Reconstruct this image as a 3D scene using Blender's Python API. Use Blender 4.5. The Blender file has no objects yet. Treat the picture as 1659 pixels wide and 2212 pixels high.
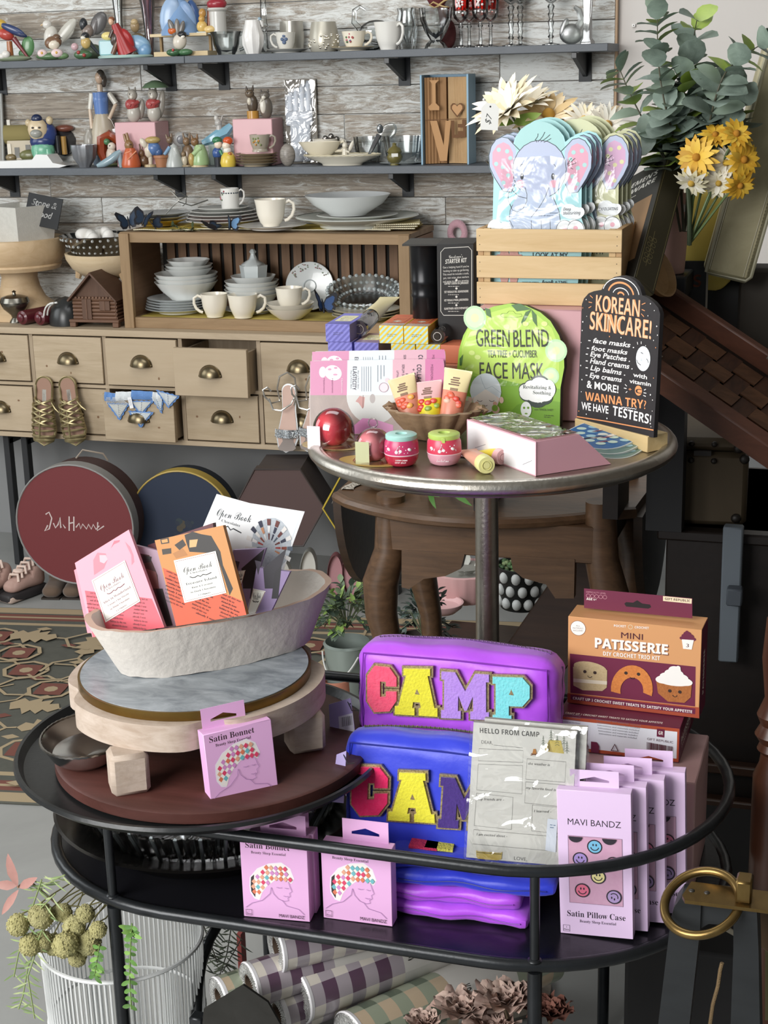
import bpy,math,random
from mathutils import Matrix,Vector
random.seed(11)
SC=bpy.context.scene
COL=SC.collection
R=math.radians
PI=math.pi
# ---- camera (phone, 2x lens, held at eye height)
FPX,CX,CY,CAMZ=3320.0,829.5,1106.0,1.60
_p,_r,_y=R(16),R(1.5),R(18)
FWD=Vector((-math.sin(_y)*math.cos(_p),math.cos(_y)*math.cos(_p),-math.sin(_p)))
_rt=Vector((math.cos(_y),math.sin(_y),0))
_dn=FWD.cross(_rt)
RIGHT=math.cos(_r)*_rt+math.sin(_r)*_dn
DOWN=-math.sin(_r)*_rt+math.cos(_r)*_dn
EYE=Vector((0,0,CAMZ))
cd=bpy.data.cameras.new('camera')
cd.sensor_fit='VERTICAL'
cd.sensor_height=36.0
cd.lens=36.0*FPX/2212.0
cd.clip_start=0.05
cam=bpy.data.objects.new('camera',cd)
COL.objects.link(cam)
m3=Matrix((RIGHT,-DOWN,-FWD)).transposed()
cam.matrix_world=Matrix.Translation(EYE)@m3.to_4x4()
SC.camera=cam
# ---- world, lights, exposure
SC.view_settings.view_transform='Standard'
SC.view_settings.look='None'
SC.view_settings.exposure=0.16
SC.view_settings.gamma=1.0
wd=bpy.data.worlds.new('world')
SC.world=wd
wd.use_nodes=True
bg=wd.node_tree.nodes['Background']
bg.inputs[0].default_value=(0.80,0.90,1.0,1)
bg.inputs[1].default_value=0.22
def area(name,loc,target,sx,sy,power,color=(1,1,1),spread=180):
 ld=bpy.data.lights.new(name,'AREA')
 ld.shape='RECTANGLE'
 ld.size,ld.size_y,ld.energy,ld.color=sx,sy,power,color
 ld.spread=R(spread)
 o=bpy.data.objects.new(name,ld)
 COL.objects.link(o)
 o.location=loc
 d=Vector(target)-Vector(loc)
 o.rotation_euler=d.to_track_quat('-Z','Y').to_euler()
 return o
 # daylight through the shop front: the big window behind and beside the camera
area('shop_window_light',(-2.3,-1.0,2.15),(-0.75,2.1,0.75),2.6,2.0,185,(1.0,0.99,0.975))
area('side_window_light',(-4.4,2.6,2.0),(-1.2,4.0,0.9),1.8,1.6,30,(0.92,0.97,1.0))
area('overhead_fill',(-1.2,3.0,2.75),(-1.2,3.6,0),1.6,0.9,16,(0.97,0.98,1.0))  # weak fill from overhead, added; no lamp is seen there
# ---- measuring the place from the photograph
def ray(x,y):
 return FWD+RIGHT*((x-CX)/FPX)+DOWN*((y-CY)/FPX)
def onz(x,y,z):
 d=ray(x,y)
 return EYE+d*((z-CAMZ)/d.z)
def ony(x,y,Y):
 d=ray(x,y)
 return EYE+d*(Y/d.y)
def pix(P):
 q=Vector(P)-EYE
 w=q.dot(FWD)
 return(CX+FPX*q.dot(RIGHT)/w,CY+FPX*q.dot(DOWN)/w)
def mpp(P):
 return(Vector(P)-EYE).dot(FWD)/FPX
def colx(x,Y,z):
 lo,hi=-6.0,3.0
 for _ in range(50):
  m=(lo+hi)/2
  if pix((m,Y,z))[0]<x:lo=m
  else:hi=m
 return Vector((lo,Y,z))
def up(P,y):
 lo,hi=-1.0,3.0
 for _ in range(50):
  m=(lo+hi)/2
  if pix((P[0],P[1],P[2]+m))[1]>y:lo=m
  else:hi=m
 return lo
def T(x=0,y=0,z=0):
 return Matrix.Translation(Vector((x,y,z))if not isinstance(x,(Vector,tuple,list))else Vector(x))
def Rx(a):return Matrix.Rotation(R(a),4,'X')
def Ry(a):return Matrix.Rotation(R(a),4,'Y')
def Rz(a):return Matrix.Rotation(R(a),4,'Z')
def S(x,y=None,z=None):
 return Matrix.Diagonal((x,x if y is None else y,x if z is None else z,1))
 # ---- materials
def lin(h):
 h=h.lstrip('#')
 c=[int(h[i:i+2],16)/255 for i in(0,2,4)]
 return tuple(a/12.92 if a<=.04045 else((a+.055)/1.055)**2.4 for a in c)+(1,)
_mats={}
def mat(hx,rough=.55,metal=0.0,n=None,bump=None,coat=0.0,spec=.5,sheen=0.0):
 """n = (second colour, scale, stretch xyz, contrast); bump = (scale, strength)"""
 key=(hx,rough,metal,n,bump,coat,spec,sheen)
 if key in _mats:return _mats[key]
 m=bpy.data.materials.new('paint_'+hx)
 m.use_nodes=True
 nt=m.node_tree
 b=nt.nodes['Principled BSDF']
 b.inputs['Base Color'].default_value=lin(hx)
 b.inputs['Roughness'].default_value=rough
 b.inputs['Metallic'].default_value=metal
 b.inputs['Specular IOR Level'].default_value=spec
 if coat:b.inputs['Coat Weight'].default_value=coat
 if sheen:b.inputs['Sheen Weight'].default_value=sheen
 if n or bump:
  tc=nt.nodes.new('ShaderNodeTexCoord')
 if n:
  h2,sc,st,con=n
  mp=nt.nodes.new('ShaderNodeMapping')
  mp.inputs['Scale'].default_value=st
  nz=nt.nodes.new('ShaderNodeTexNoise')
  nz.inputs['Scale'].default_value=sc
  nz.inputs['Detail'].default_value=6
  nz.inputs['Roughness'].default_value=.65
  nz.inputs['Distortion'].default_value=.6
  rp=nt.nodes.new('ShaderNodeValToRGB')
  rp.color_ramp.elements[0].position=.5-con
  rp.color_ramp.elements[1].position=.5+con
  rp.color_ramp.elements[0].color=lin(hx)
  rp.color_ramp.elements[1].color=lin(h2)
  nt.links.new(tc.outputs['Object'],mp.inputs[0])
  nt.links.new(mp.outputs[0],nz.inputs['Vector'])
  nt.links.new(nz.outputs['Fac'],rp.inputs[0])
  nt.links.new(rp.outputs[0],b.inputs['Base Color'])
 if bump:
  nb=nt.nodes.new('ShaderNodeTexNoise')
  nb.inputs['Scale'].default_value=bump[0]
  nb.inputs['Detail'].default_value=4
  bp=nt.nodes.new('ShaderNodeBump')
  bp.inputs['Strength'].default_value=bump[1]
  bp.inputs['Distance'].default_value=.004
  nt.links.new(tc.outputs['Object'],nb.inputs['Vector'])
  nt.links.new(nb.outputs['Fac'],bp.inputs['Height'])
  nt.links.new(bp.outputs[0],b.inputs['Normal'])
 _mats[key]=m
 return m
def wood(h1,h2,sc=1.0,axis=0,rough=.6):
 st=[26,26,26]
 st[axis]=2.2
 return mat(h1,rough,n=(h2,sc*1.6,tuple(st),.2),bump=(60,.08))
def film(tint='ffffff',gloss=.14,rough=.04,crinkle=0):
 """thin clear plastic or glass: lets light through, mirrors the rest"""
 key=('film',tint,gloss,rough,crinkle)
 if key in _mats:return _mats[key]
 m=bpy.data.materials.new('clear_'+tint)
 m.use_nodes=True
 nt=m.node_tree
 nt.nodes.clear()
 o=nt.nodes.new('ShaderNodeOutputMaterial')
 mx=nt.nodes.new('ShaderNodeMixShader')
 tr=nt.nodes.new('ShaderNodeBsdfTransparent')
 tr.inputs[0].default_value=lin(tint)
 gl=nt.nodes.new('ShaderNodeBsdfGlossy')
 gl.inputs['Roughness'].default_value=rough
 fr=nt.nodes.new('ShaderNodeFresnel')
 fr.inputs['IOR'].default_value=1.5
 ad=nt.nodes.new('ShaderNodeMath')
 ad.operation='ADD'
 ad.use_clamp=True
 ad.inputs[1].default_value=gloss
 if crinkle:
  tc,nz,bp=(nt.nodes.new(a)for a in('ShaderNodeTexCoord','ShaderNodeTexNoise','ShaderNodeBump'))
  nz.inputs['Scale'].default_value=16
  nz.inputs['Detail'].default_value=2.5
  nz.inputs['Distortion'].default_value=1.2
  bp.inputs['Strength'].default_value=.9
  bp.inputs['Distance'].default_value=.012*crinkle
  nt.links.new(tc.outputs['Object'],nz.inputs['Vector'])
  nt.links.new(nz.outputs['Fac'],bp.inputs['Height'])
  nt.links.new(bp.outputs[0],gl.inputs['Normal'])
 nt.links.new(fr.outputs[0],ad.inputs[0])
 nt.links.new(ad.outputs[0],mx.inputs[0])
 nt.links.new(tr.outputs[0],mx.inputs[1])
 nt.links.new(gl.outputs[0],mx.inputs[2])
 nt.links.new(mx.outputs[0],o.inputs[0])
 _mats[key]=m
 return m
def glass(tint='ffffff',rough=0.02):
 key=('glass',tint,rough)
 if key in _mats:return _mats[key]
 m=mat(tint,rough,spec=.5).copy()
 m.node_tree.nodes['Principled BSDF'].inputs['Transmission Weight'].default_value=1
 m.node_tree.nodes['Principled BSDF'].inputs['IOR'].default_value=1.45
 _mats[key]=m
 return m
def C(hx,rough=.55):return mat(hx,rough)
def ceramic(hx):return mat(hx,.22,coat=.3)
INK=lambda:C('1d1b1e',.6)
# ---- meshes
_txt={}
def mapf(s,U,L):
 return ''.join(chr(U+ord(c)-65)if 'A'<=c<='Z' else chr(L+ord(c)-97)if 'a'<=c<='z' else c for c in s)
def glyphs(s,style):
 key=(s,style)
 if key not in _txt:
  t=s
  if 'S' in style:t=mapf(s,0x1D400,0x1D41A)
  if 'K' in style:t=mapf(s,0x1D4D0,0x1D4EA)
  if 'B' in style:t=mapf(s,0x1D5D4,0x1D5EE)
  if 'I' in style:t=mapf(s,0x1D468,0x1D482)
  c=bpy.data.curves.new('t','FONT')
  c.body=t
  c.resolution_u=3
  c.align_x='LEFT'
  if '+' in style:c.offset=.018
  if '/' in style:c.shear=.25
  o=bpy.data.objects.new('t',c)
  me=bpy.data.meshes.new_from_object(o)
  vs=[(v.co.x,v.co.y)for v in me.vertices]
  fs=[tuple(p.vertices)for p in me.polygons]
  bpy.data.objects.remove(o)
  bpy.data.curves.remove(c)
  bpy.data.meshes.remove(me)
  _txt[key]=(vs,fs)
 return _txt[key]
class MB:
 def __init__(s,M=None):
  s.v,s.f,s.mi,s.sm,s.mats=[],[],[],[],[]
  s.M=M or Matrix()
 def add(s,vs,fs,m,smooth=True):
  b=len(s.v)
  if m not in s.mats:s.mats.append(m)
  i=s.mats.index(m)
  M=s.M
  s.v+=[M@Vector(p)for p in vs]
  for f in fs:
   s.f.append([k+b for k in f])
   s.mi.append(i)
   s.sm.append(smooth)
 def box(s,c,d,m,bev=0.0):
  x,y,z=(a/2 for a in d)
  if bev<=0:
   vs=[(c[0]+i*x,c[1]+j*y,c[2]+k*z)for i in(-1,1)for j in(-1,1)for k in(-1,1)]
   s.add(vs,[(0,1,3,2),(4,6,7,5),(0,4,5,1),(2,3,7,6),(0,2,6,4),(1,5,7,3)],m,False)
   return
  b=min(bev,x*.9,y*.9,z*.9)
  vs,ix=[],{}
  for i in(-1,1):
   for j in(-1,1):
    for k in(-1,1):
     for a in range(3):
      p=[i*(x-b),j*(y-b),k*(z-b)]
      p[a]+=b*(i,j,k)[a]
      ix[i,j,k,a]=len(vs)
      vs.append((c[0]+p[0],c[1]+p[1],c[2]+p[2]))
  fs=[]
  for a in range(3):
   u,w=(a+1)%3,(a+2)%3
   for sg in(-1,1):
    q=[]
    for su,sw in((-1,-1),(1,-1),(1,1),(-1,1)):
     t=[0,0,0]
     t[a],t[u],t[w]=sg,su,sw
     q.append(ix[t[0],t[1],t[2],a])
    fs.append(q if sg>0 else q[::-1])
   for su in(-1,1):
    for sw in(-1,1):
     t0,t1=[0,0,0],[0,0,0]
     t0[a],t0[u],t0[w]=-1,su,sw
     t1[a],t1[u],t1[w]=1,su,sw
     q=[ix[(*t0,u)],ix[(*t1,u)],ix[(*t1,w)],ix[(*t0,w)]]
     fs.append(q if su*sw<0 else q[::-1])
  for i in(-1,1):
   for j in(-1,1):
    for k in(-1,1):
     q=[ix[i,j,k,0],ix[i,j,k,1],ix[i,j,k,2]]
     fs.append(q if i*j*k>0 else q[::-1])
  s.add(vs,fs,m,False)
 def lathe(s,prof,m,n=28,c=(0,0,0),sx=1,sy=1,fl=None,arc=None):
  vs,fs=[],[]
  k=len(prof)
  a0,a1=arc or(0,2*PI)
  nn=n if arc is None else n+1
  for i in range(nn):
   a=a0+(a1-a0)*i/n
   for j,(r,z)in enumerate(prof):
    q=r*(fl(a,j/(k-1))if fl else 1)
    vs.append((c[0]+q*math.cos(a)*sx,c[1]+q*math.sin(a)*sy,c[2]+z))
  for i in range(n):
   e=(i+1)%nn
   for j in range(k-1):
    fs.append((i*k+j,e*k+j,e*k+j+1,i*k+j+1))
  s.add(vs,fs,m)
 def ball(s,c,r,m,n=14,rot=None):
  rx,ry,rz=r if isinstance(r,tuple)else(r,r,r)
  old=s.M
  s.M=old@T(c)@(rot or Matrix())
  h=max(5,n//2+1)
  pr=[(math.sin(PI*j/h),-math.cos(PI*j/h))for j in range(h+1)]
  pr[0],pr[-1]=(0,-1),(0,1)
  vs,fs=[(0,0,-rz)],[]
  for j in range(1,h):
   for i in range(n):
    a=2*PI*i/n
    vs.append((rx*pr[j][0]*math.cos(a),ry*pr[j][0]*math.sin(a),rz*pr[j][1]))
  vs.append((0,0,rz))
  for i in range(n):
   e=(i+1)%n
   fs.append((0,1+e,1+i))
   for j in range(h-2):
    fs.append((1+j*n+i,1+j*n+e,1+(j+1)*n+e,1+(j+1)*n+i))
   fs.append((1+(h-2)*n+i,1+(h-2)*n+e,len(vs)-1))
  s.add(vs,fs,m)
  s.M=old
 def tube(s,pts,r,m,n=8,closed=False):
  P=[Vector(p)for p in pts]
  k=len(P)
  rr=r if isinstance(r,(list,tuple))else[r]*k
  vs,fs=[],[]
  u=None
  for i in range(k):
   a=P[(i-1)%k]if(closed or i)else P[0]
   b=P[(i+1)%k]if(closed or i<k-1)else P[-1]
   t=(b-a)
   t=t.normalized()if t.length>1e-12 else Vector((0,0,1))
   if u is None:
    u=t.orthogonal().normalized()
   u=u-t*u.dot(t)
   u=u.normalized()if u.length>1e-9 else t.orthogonal().normalized()
   w=t.cross(u)
   for j in range(n):
    an=2*PI*j/n
    vs.append(P[i]+(u*math.cos(an)+w*math.sin(an))*rr[i])
  for i in range(k if closed else k-1):
   e=(i+1)%k
   for j in range(n):
    g=(j+1)%n
    fs.append((i*n+j,i*n+g,e*n+g,e*n+j))
  if not closed:
   fs.append(list(range(n))[::-1])
   fs.append([(k-1)*n+j for j in range(n)])
  s.add(vs,fs,m)
 def cone(s,a,ra,b,rb,m,n=12):
  s.tube([a,b],[ra,rb],m,n)
 def prism(s,poly,z0,z1,m,side=None,smooth=False):
  """outline in x,y; from z0 to z1"""
  k=len(poly)
  ar=sum(poly[i][0]*poly[(i+1)%k][1]-poly[(i+1)%k][0]*poly[i][1]for i in range(k))
  if ar<0:poly=poly[::-1]
  vs=[(x,y,z0)for x,y in poly]+[(x,y,z1)for x,y in poly]
  s.add(vs,[list(range(k))[::-1],list(range(k,2*k))],m,False)
  s.add(vs,[(i,(i+1)%k,k+(i+1)%k,k+i)for i in range(k)],side or m,smooth)
 def poly(s,pts,m):
  s.add(pts,[list(range(len(pts)))],m,False)
 def grid(s,fn,nu,nv,m,closed_u=False,smooth=True):
  vs=[fn(i/nu,j/nv)for i in range(nu+(0 if closed_u else 1))for j in range(nv+1)]
  k=nu if closed_u else nu+1
  fs=[]
  for i in range(nu):
   e=(i+1)%k
   for j in range(nv):
    fs.append((i*(nv+1)+j,e*(nv+1)+j,e*(nv+1)+j+1,i*(nv+1)+j+1))
  s.add(vs,fs,m,smooth)
 def rbox(s,c,d,r,m,n=8,fn=None):
  """soft box: grid cube with rounded edges, shaped by fn(x,y,z in -1..1, p)"""
  h=[a/2 for a in d]
  r=min([r]+h)
  ix,vs,fs={},[],[]
  def vert(t):
   k=tuple(round(a*1000)for a in t)
   if k in ix:return ix[k]
   p=[t[i]*h[i]for i in range(3)]
   q=[max(-(h[i]-r),min(h[i]-r,p[i]))for i in range(3)]
   dv=Vector(p)-Vector(q)
   if dv.length>1e-9:dv=dv.normalized()*r
   o=Vector(q)+dv
   if fn:o=Vector(fn(t,o))
   ix[k]=len(vs)
   vs.append((o.x+c[0],o.y+c[1],o.z+c[2]))
   return ix[k]
  g=[-1+2*i/n for i in range(n+1)]
  for i in range(3):
   pass
  for a in range(3):
   u,w=(a+1)%3,(a+2)%3
   for sg in(-1,1):
    for i in range(n):
     for j in range(n):
      q=[]
      for di,dj in((0,0),(1,0),(1,1),(0,1)):
       t=[0,0,0]
       t[a],t[u],t[w]=sg,g[i+di],g[j+dj]
       q.append(vert(t))
      fs.append(q if sg>0 else q[::-1])
  s.add(vs,fs,m)
 def leaf(s,base,d,nrm,L,W,m,bend=.25,fold=.12,round_=False):
  d=Vector(d).normalized()
  nrm=Vector(nrm)
  nrm=(nrm-d*nrm.dot(d))
  nrm=nrm.normalized()if nrm.length>1e-6 else d.orthogonal()
  sd=d.cross(nrm)
  b=Vector(base)
  ks=[(0,.08),(.18,.62),(.42,1),(.68,.82),(.87,.45),(1,.02)]
  if round_:ks=[(0,.1),(.12,.62),(.35,.97),(.6,1),(.85,.68),(1,.12)]
  vs,fs=[],[]
  for t,w in ks:
   cpt=b+d*(L*t)-nrm*(bend*L*t*t)
   e=sd*(W*w/2)
   f=nrm*(fold*W*w)
   vs+=[cpt-e+f,cpt,cpt+e+f]
  for i in range(len(ks)-1):
   q=i*3
   fs+=[(q,q+1,q+4,q+3),(q+1,q+2,q+5,q+4)]
  s.add(vs,fs,m)
 def done(s,name,parent=None,label=None):
  me=bpy.data.meshes.new(name)
  me.from_pydata(s.v,[],s.f)
  for a in s.mats:me.materials.append(a)
  me.polygons.foreach_set('material_index',s.mi)
  me.polygons.foreach_set('use_smooth',s.sm)
  me.update()
  me.set_sharp_from_angle(angle=R(42))
  o=bpy.data.objects.new(name,me)
  COL.objects.link(o)
  if parent:o.parent=parent
  if label:o['label']=label
  return o
class Art:
 """printing on a face: u to the right, v up, in the units of M; each layer lies a hair above the last"""
 def __init__(s,mb,M,lift=.00003):
  s.mb,s.M,s.k,s.lift=mb,M,1,lift
  s.u=M.to_scale()[2]or 1
 def put(s,vs,fs,m):
  old=s.mb.M
  s.mb.M=old@s.M
  z=s.k*s.lift/s.u
  s.mb.add([(x,y,z)for x,y in vs],fs,m,False)
  s.mb.M=old
  s.k+=1
 def poly(s,pts,m):s.put(pts,[list(range(len(pts)))],m)
 def rect(s,x,y,w,h,m):s.poly([(x,y),(x+w,y),(x+w,y+h),(x,y+h)],m)
 def rrect(s,x,y,w,h,r,m):
  p=[]
  for cx,cy,a in((x+w-r,y+r,-90),(x+w-r,y+h-r,0),(x+r,y+h-r,90),(x+r,y+r,180)):
   p+=[(cx+r*math.cos(R(a+t)),cy+r*math.sin(R(a+t)))for t in(0,30,60,90)]
  s.poly(p,m)
 def frame(s,x,y,w,h,t,m):
  s.line([(x,y),(x+w,y),(x+w,y+h),(x,y+h)],t,m,True)
 def circ(s,x,y,r,m,ry=None,n=20,rot=0):
  ry=ry or r
  c,q=math.cos(R(rot)),math.sin(R(rot))
  s.poly([(x+r*math.cos(2*PI*i/n)*c-ry*math.sin(2*PI*i/n)*q,y+r*math.cos(2*PI*i/n)*q+ry*math.sin(2*PI*i/n)*c)for i in range(n)],m)
 def arc(s,x,y,r,a0,a1,w,m,ry=None,n=12):
  ry=ry or r
  s.line([(x+r*math.cos(R(a0+(a1-a0)*i/n)),y+ry*math.sin(R(a0+(a1-a0)*i/n)))for i in range(n+1)],w,m)
 def ring(s,x,y,r,w,m,ry=None,n=20):s.arc(x,y,r,0,360,w,m,ry,n)
 def line(s,pts,w,m,closed=False):
  P=[Vector((a,b))for a,b in pts]
  k=len(P)
  vs,fs=[],[]
  for i in range(k):
   a=P[(i-1)%k]if(closed or i)else P[0]
   b=P[(i+1)%k]if(closed or i<k-1)else P[-1]
   t=b-a
   t=t.normalized()if t.length>1e-12 else Vector((1,0))
   n=Vector((-t.y,t.x))*(w/2)
   if closed and k==4:n*=1.41
   vs+=[tuple(P[i]-n),tuple(P[i]+n)]
  for i in range(k if closed else k-1):
   e=(i+1)%k
   fs.append((i*2,e*2,e*2+1,i*2+1))
  s.put(vs,fs,m)
 def text(s,t,x,y,h,m,w=None,al='C',st='',rot=0):
  """baseline at y, capitals h high, squeezed to width w"""
  vs,fs=glyphs(t,st)
  if not vs:return
  ref=glyphs('H',st if 'B' in st or 'S' in st or 'I' in st or 'K' in st else '')[0]
  ch=max(b for a,b in ref)or 1
  x0,x1=min(a for a,b in vs),max(a for a,b in vs)
  ky=h/ch
  kx=w/(x1-x0)if w else ky
  ww=(x1-x0)*kx
  ox={'C':-ww/2,'L':0,'R':-ww}[al]
  c,q=math.cos(R(rot)),math.sin(R(rot))
  out=[]
  for a,b in vs:
   px,py=(a-x0)*kx+ox,b*ky
   out.append((x+px*c-py*q,y+px*q+py*c))
  s.put(out,fs,m)
 def scrawl(s,x,y,w,h,m,n=3,th=None):
  """lines of small print too small to read"""
  for i in range(n):
   yy=y-i*h*1.9
   xx,e=x,x+w*(1 if i<n-1 else .7)
   while xx<e:
    l=h*random.uniform(1.0,3.2)
    s.rect(xx,yy,min(l,e-xx),th or h*.55,m)
    xx+=l+h*.6
def tag(o,label,cat,group=None,kind=None):
 if label:o['label']=label
 if cat:o['category']=cat
 if group:o['group']=group
 if kind:o['kind']=kind
 return o
def thing(name,label,cat,loc=(0,0,0),rz=0,group=None,kind=None,M=None):
 o=bpy.data.objects.new(name,None)
 o.empty_display_size=.02
 COL.objects.link(o)
 o.location=loc
 o.rotation_euler=(0,0,R(rz))
 if M is not None:o.matrix_world=M
 return tag(o,label,cat,group,kind)
def dup(o,label=None,loc=None,rz=None):
 """a copy of a thing with copies of its parts and sub-parts"""
 def cp(a,par):
  c=a.copy()
  COL.objects.link(c)
  if par:
   c.parent=par
  for ch in a.children:cp(ch,c)
  return c
 c=cp(o,None)
 if label:c['label']=label
 if loc is not None:c.location=loc
 if rz is not None:c.rotation_euler=(c.rotation_euler[0],c.rotation_euler[1],R(rz))
 return c
def struct(mb,name):
 return tag(mb.done(name),None,None,None,'structure')
def heading(P,Q):
 return math.degrees(math.atan2(Q[1]-P[1],Q[0]-P[0]))
def Face(w=1,x0=0,z0=0,y=0,unit=1.0,rx=90):
 """a face that looks towards -y: u right, v up"""
 return T(x0,y,z0)@Rx(rx)@S(unit)
 # ==== THE SETTING
WY=4.745
def wall_paint(h,h2):
 return mat(h,.85,n=(h2,1.3,(1,1,1),.3),bump=(180,.05))
def plank_mat():
 m=bpy.data.materials.new('weathered_planks')
 m.use_nodes=True
 nt=m.node_tree
 b=nt.nodes['Principled BSDF']
 b.inputs['Roughness'].default_value=.75
 L=nt.links.new
 def N(t,**k):
  n=nt.nodes.new(t)
  for a,v in k.items():n.inputs[a].default_value=v
  return n
 tc=N('ShaderNodeTexCoord')
 ge=N('ShaderNodeNewGeometry')
 ofs=N('ShaderNodeVectorMath');ofs.operation='SCALE';ofs.inputs[0].default_value=(37,11,53)
 L(ge.outputs['Random Per Island'],ofs.inputs['Scale'])
 ad=N('ShaderNodeVectorMath');ad.operation='ADD'
 L(tc.outputs['Object'],ad.inputs[0]);L(ofs.outputs[0],ad.inputs[1])
 def noise(scale,st,det=7,dist=.8,rough=.65):
  mp=N('ShaderNodeMapping');mp.inputs['Scale'].default_value=st
  L(ad.outputs[0],mp.inputs[0])
  n=N('ShaderNodeTexNoise',Scale=scale,Detail=det,Distortion=dist,Roughness=rough)
  L(mp.outputs[0],n.inputs['Vector'])
  return n
 def ramp(src,a,ca,bb,cb):
  r=N('ShaderNodeValToRGB')
  r.color_ramp.elements[0].position,r.color_ramp.elements[1].position=a,bb
  r.color_ramp.elements[0].color,r.color_ramp.elements[1].color=ca,cb
  L(src,r.inputs[0])
  return r
 grain=noise(5.5,(1.2,1,22),10,1.1)
 wcol=ramp(grain.outputs['Fac'],.3,lin('6b5f52'),.72,lin('b5aa9b'))
 paint_n=noise(4.2,(2.0,1,12),12,1.8,.8)
 big=noise(1.1,(1.2,1,3),3,.5)
 sm=N('ShaderNodeMath');sm.operation='MULTIPLY_ADD';sm.inputs[1].default_value=.55
 L(big.outputs['Fac'],sm.inputs[0])
 L(paint_n.outputs['Fac'],sm.inputs[2])
 rnd=N('ShaderNodeMath');rnd.operation='MULTIPLY_ADD';rnd.inputs[1].default_value=.16
 L(ge.outputs['Random Per Island'],rnd.inputs[0]);L(sm.outputs[0],rnd.inputs[2])
 pm=ramp(rnd.outputs[0],.79,(.03,.03,.03,1),.95,(1,1,1,1))
 mx=N('ShaderNodeMix');mx.data_type='RGBA'
 L(pm.outputs[0],mx.inputs[0]);L(wcol.outputs[0],mx.inputs[6])
 mx.inputs[7].default_value=lin('dfe1de')
 L(mx.outputs[2],b.inputs['Base Color'])
 bp=N('ShaderNodeBump',Strength=.35,Distance=.003)
 L(grain.outputs['Fac'],bp.inputs['Height']);L(bp.outputs[0],b.inputs['Normal'])
 return m
m=MB()
m.box((-1.6,2.0,-.05),(7.4,6.2,.1),mat('8b8c8a',.38,n=('a2a3a0',1.6,(1,1,1),.25),bump=(14,.05)))
struct(m,'floor')
m=MB()
m.box((-1.6,2.0,2.98),(7.4,6.2,.1),C('b9b8b4',.9))
struct(m,'ceiling')
EDGE=-0.781
m=MB()
m.box((-1.6,WY+.055,1.45),(7.4,.1,3.1),wall_paint('d6d0ca','dcd8d3'))
struct(m,'wall_back')
m=MB()
m.box((-5.25,2.0,1.45),(.1,6.2,3.1),wall_paint('9c9c9a','a8a8a6'))
struct(m,'wall_left')
m=MB()
m.box((1.55,2.0,1.45),(.1,6.2,3.1),wall_paint('4a443e','565049'))
struct(m,'wall_right')
# lower grey wall under the plank cladding
m=MB()
m.box((-2.4,WY+.002,.40),(5.6,.006,.80),wall_paint('86878a','90918f'))
struct(m,'wall_back_lower')
# weathered plank cladding
m=MB()
PM=plank_mat()
seam=ony(700,247,WY).z
pitch=.0856
z=seam-8*pitch
row=0
while z<2.6:
 x=-4.6+random.uniform(-.8,.0)
 while x<EDGE:
  l=random.choice((1.2,1.5,1.8))
  x1=min(x+l,EDGE)
  x0=max(x,-4.6)
  if x1>x0+.02:
   m.box(((x0+x1)/2,WY-.009-random.uniform(0,.0015),z+pitch/2),(x1-x0-.0015,.018,pitch-.002),PM,.0012)
  x+=l
 z+=pitch
 row+=1
m.box((EDGE+.003,WY-.009,1.79),(.006,.02,2.1),C('b79a7c',.7))
struct(m,'wall_back_cladding')
# small white hook plate on the plaster wall
P=ony(1369,55,WY)
m=MB(T(P.x,WY-.001,P.z))
m.box((0,0,0),(.010,.006,.009),C('f2f0ec',.4),.001)
m.ball((0,-.003,0),.002,C('8d8a86',.4),8)
tag(m.done('wall_anchor'),'tiny white plastic anchor on the bare plaster wall','wall anchor')
# ---- two long grey shelves on brackets
SY0,SY1=4.535,WY-.019
SH1,SH2=1.6607,1.324
shelf_m=mat('54595e',.5,n=('5f646a',9,(1,1,1),.3),bump=(220,.12))
brk_m=C('2b2e31',.55)
def bracket(px,zt):
 X=colx(px,SY0+.012,zt-.03).x
 t=thing('shelf_bracket',None,'bracket',(X,SY1,zt))
 m=MB()
 m.box((0,-.002,-.042),(.038,.004,.084),brk_m)
 m.done('wall_plate',t)
 m=MB()
 d=SY1-SY0-.012
 m.M=Ry(90)@Rz(0)
 m.M=Matrix(((0,0,1,0),(1,0,0,0),(0,1,0,0),(0,0,0,1)))
 m.prism([(-.002,-.002),(-d,-.002),(-d,-.016),(-.002,-.07)],-.006,.006,brk_m)
 m.done('gusset',t)
 m=MB()
 m.box((0,-d-.001,-.009),(.016,.005,.016),C('17191a',.35),.001)
 m.done('end_clip',t)
 return t
def shelf(name,label,x0,x1,z,th):
 m=MB()
 m.box(((x0+x1)/2,(SY0+SY1)/2,z-th/2),(x1-x0,SY1-SY0,th),shelf_m,.0015)
 return tag(m.done(name),label,'shelf')
XR1=ony(1313,94,SY0).x
XM1=colx(398,SY0,SH1).x
shelf('wall_shelf','charcoal grey wall shelf, the highest run, carrying glassware and teacups',XM1,XR1,SH1,.022)
shelf('wall_shelf','charcoal grey wall shelf carrying the porcelain bird figurines',-3.6,XM1-.001,SH1,.022)
XR2=ony(1062,358,SY0).x
XM2=colx(398,SY0,SH2).x
shelf('wall_shelf','charcoal grey wall shelf carrying the folded book and oval platter',XM2,XR2,SH2,.023)
shelf('wall_shelf','charcoal grey wall shelf carrying the pink boxes and animal figurines',-3.6,XM2-.001,SH2,.023)
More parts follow.
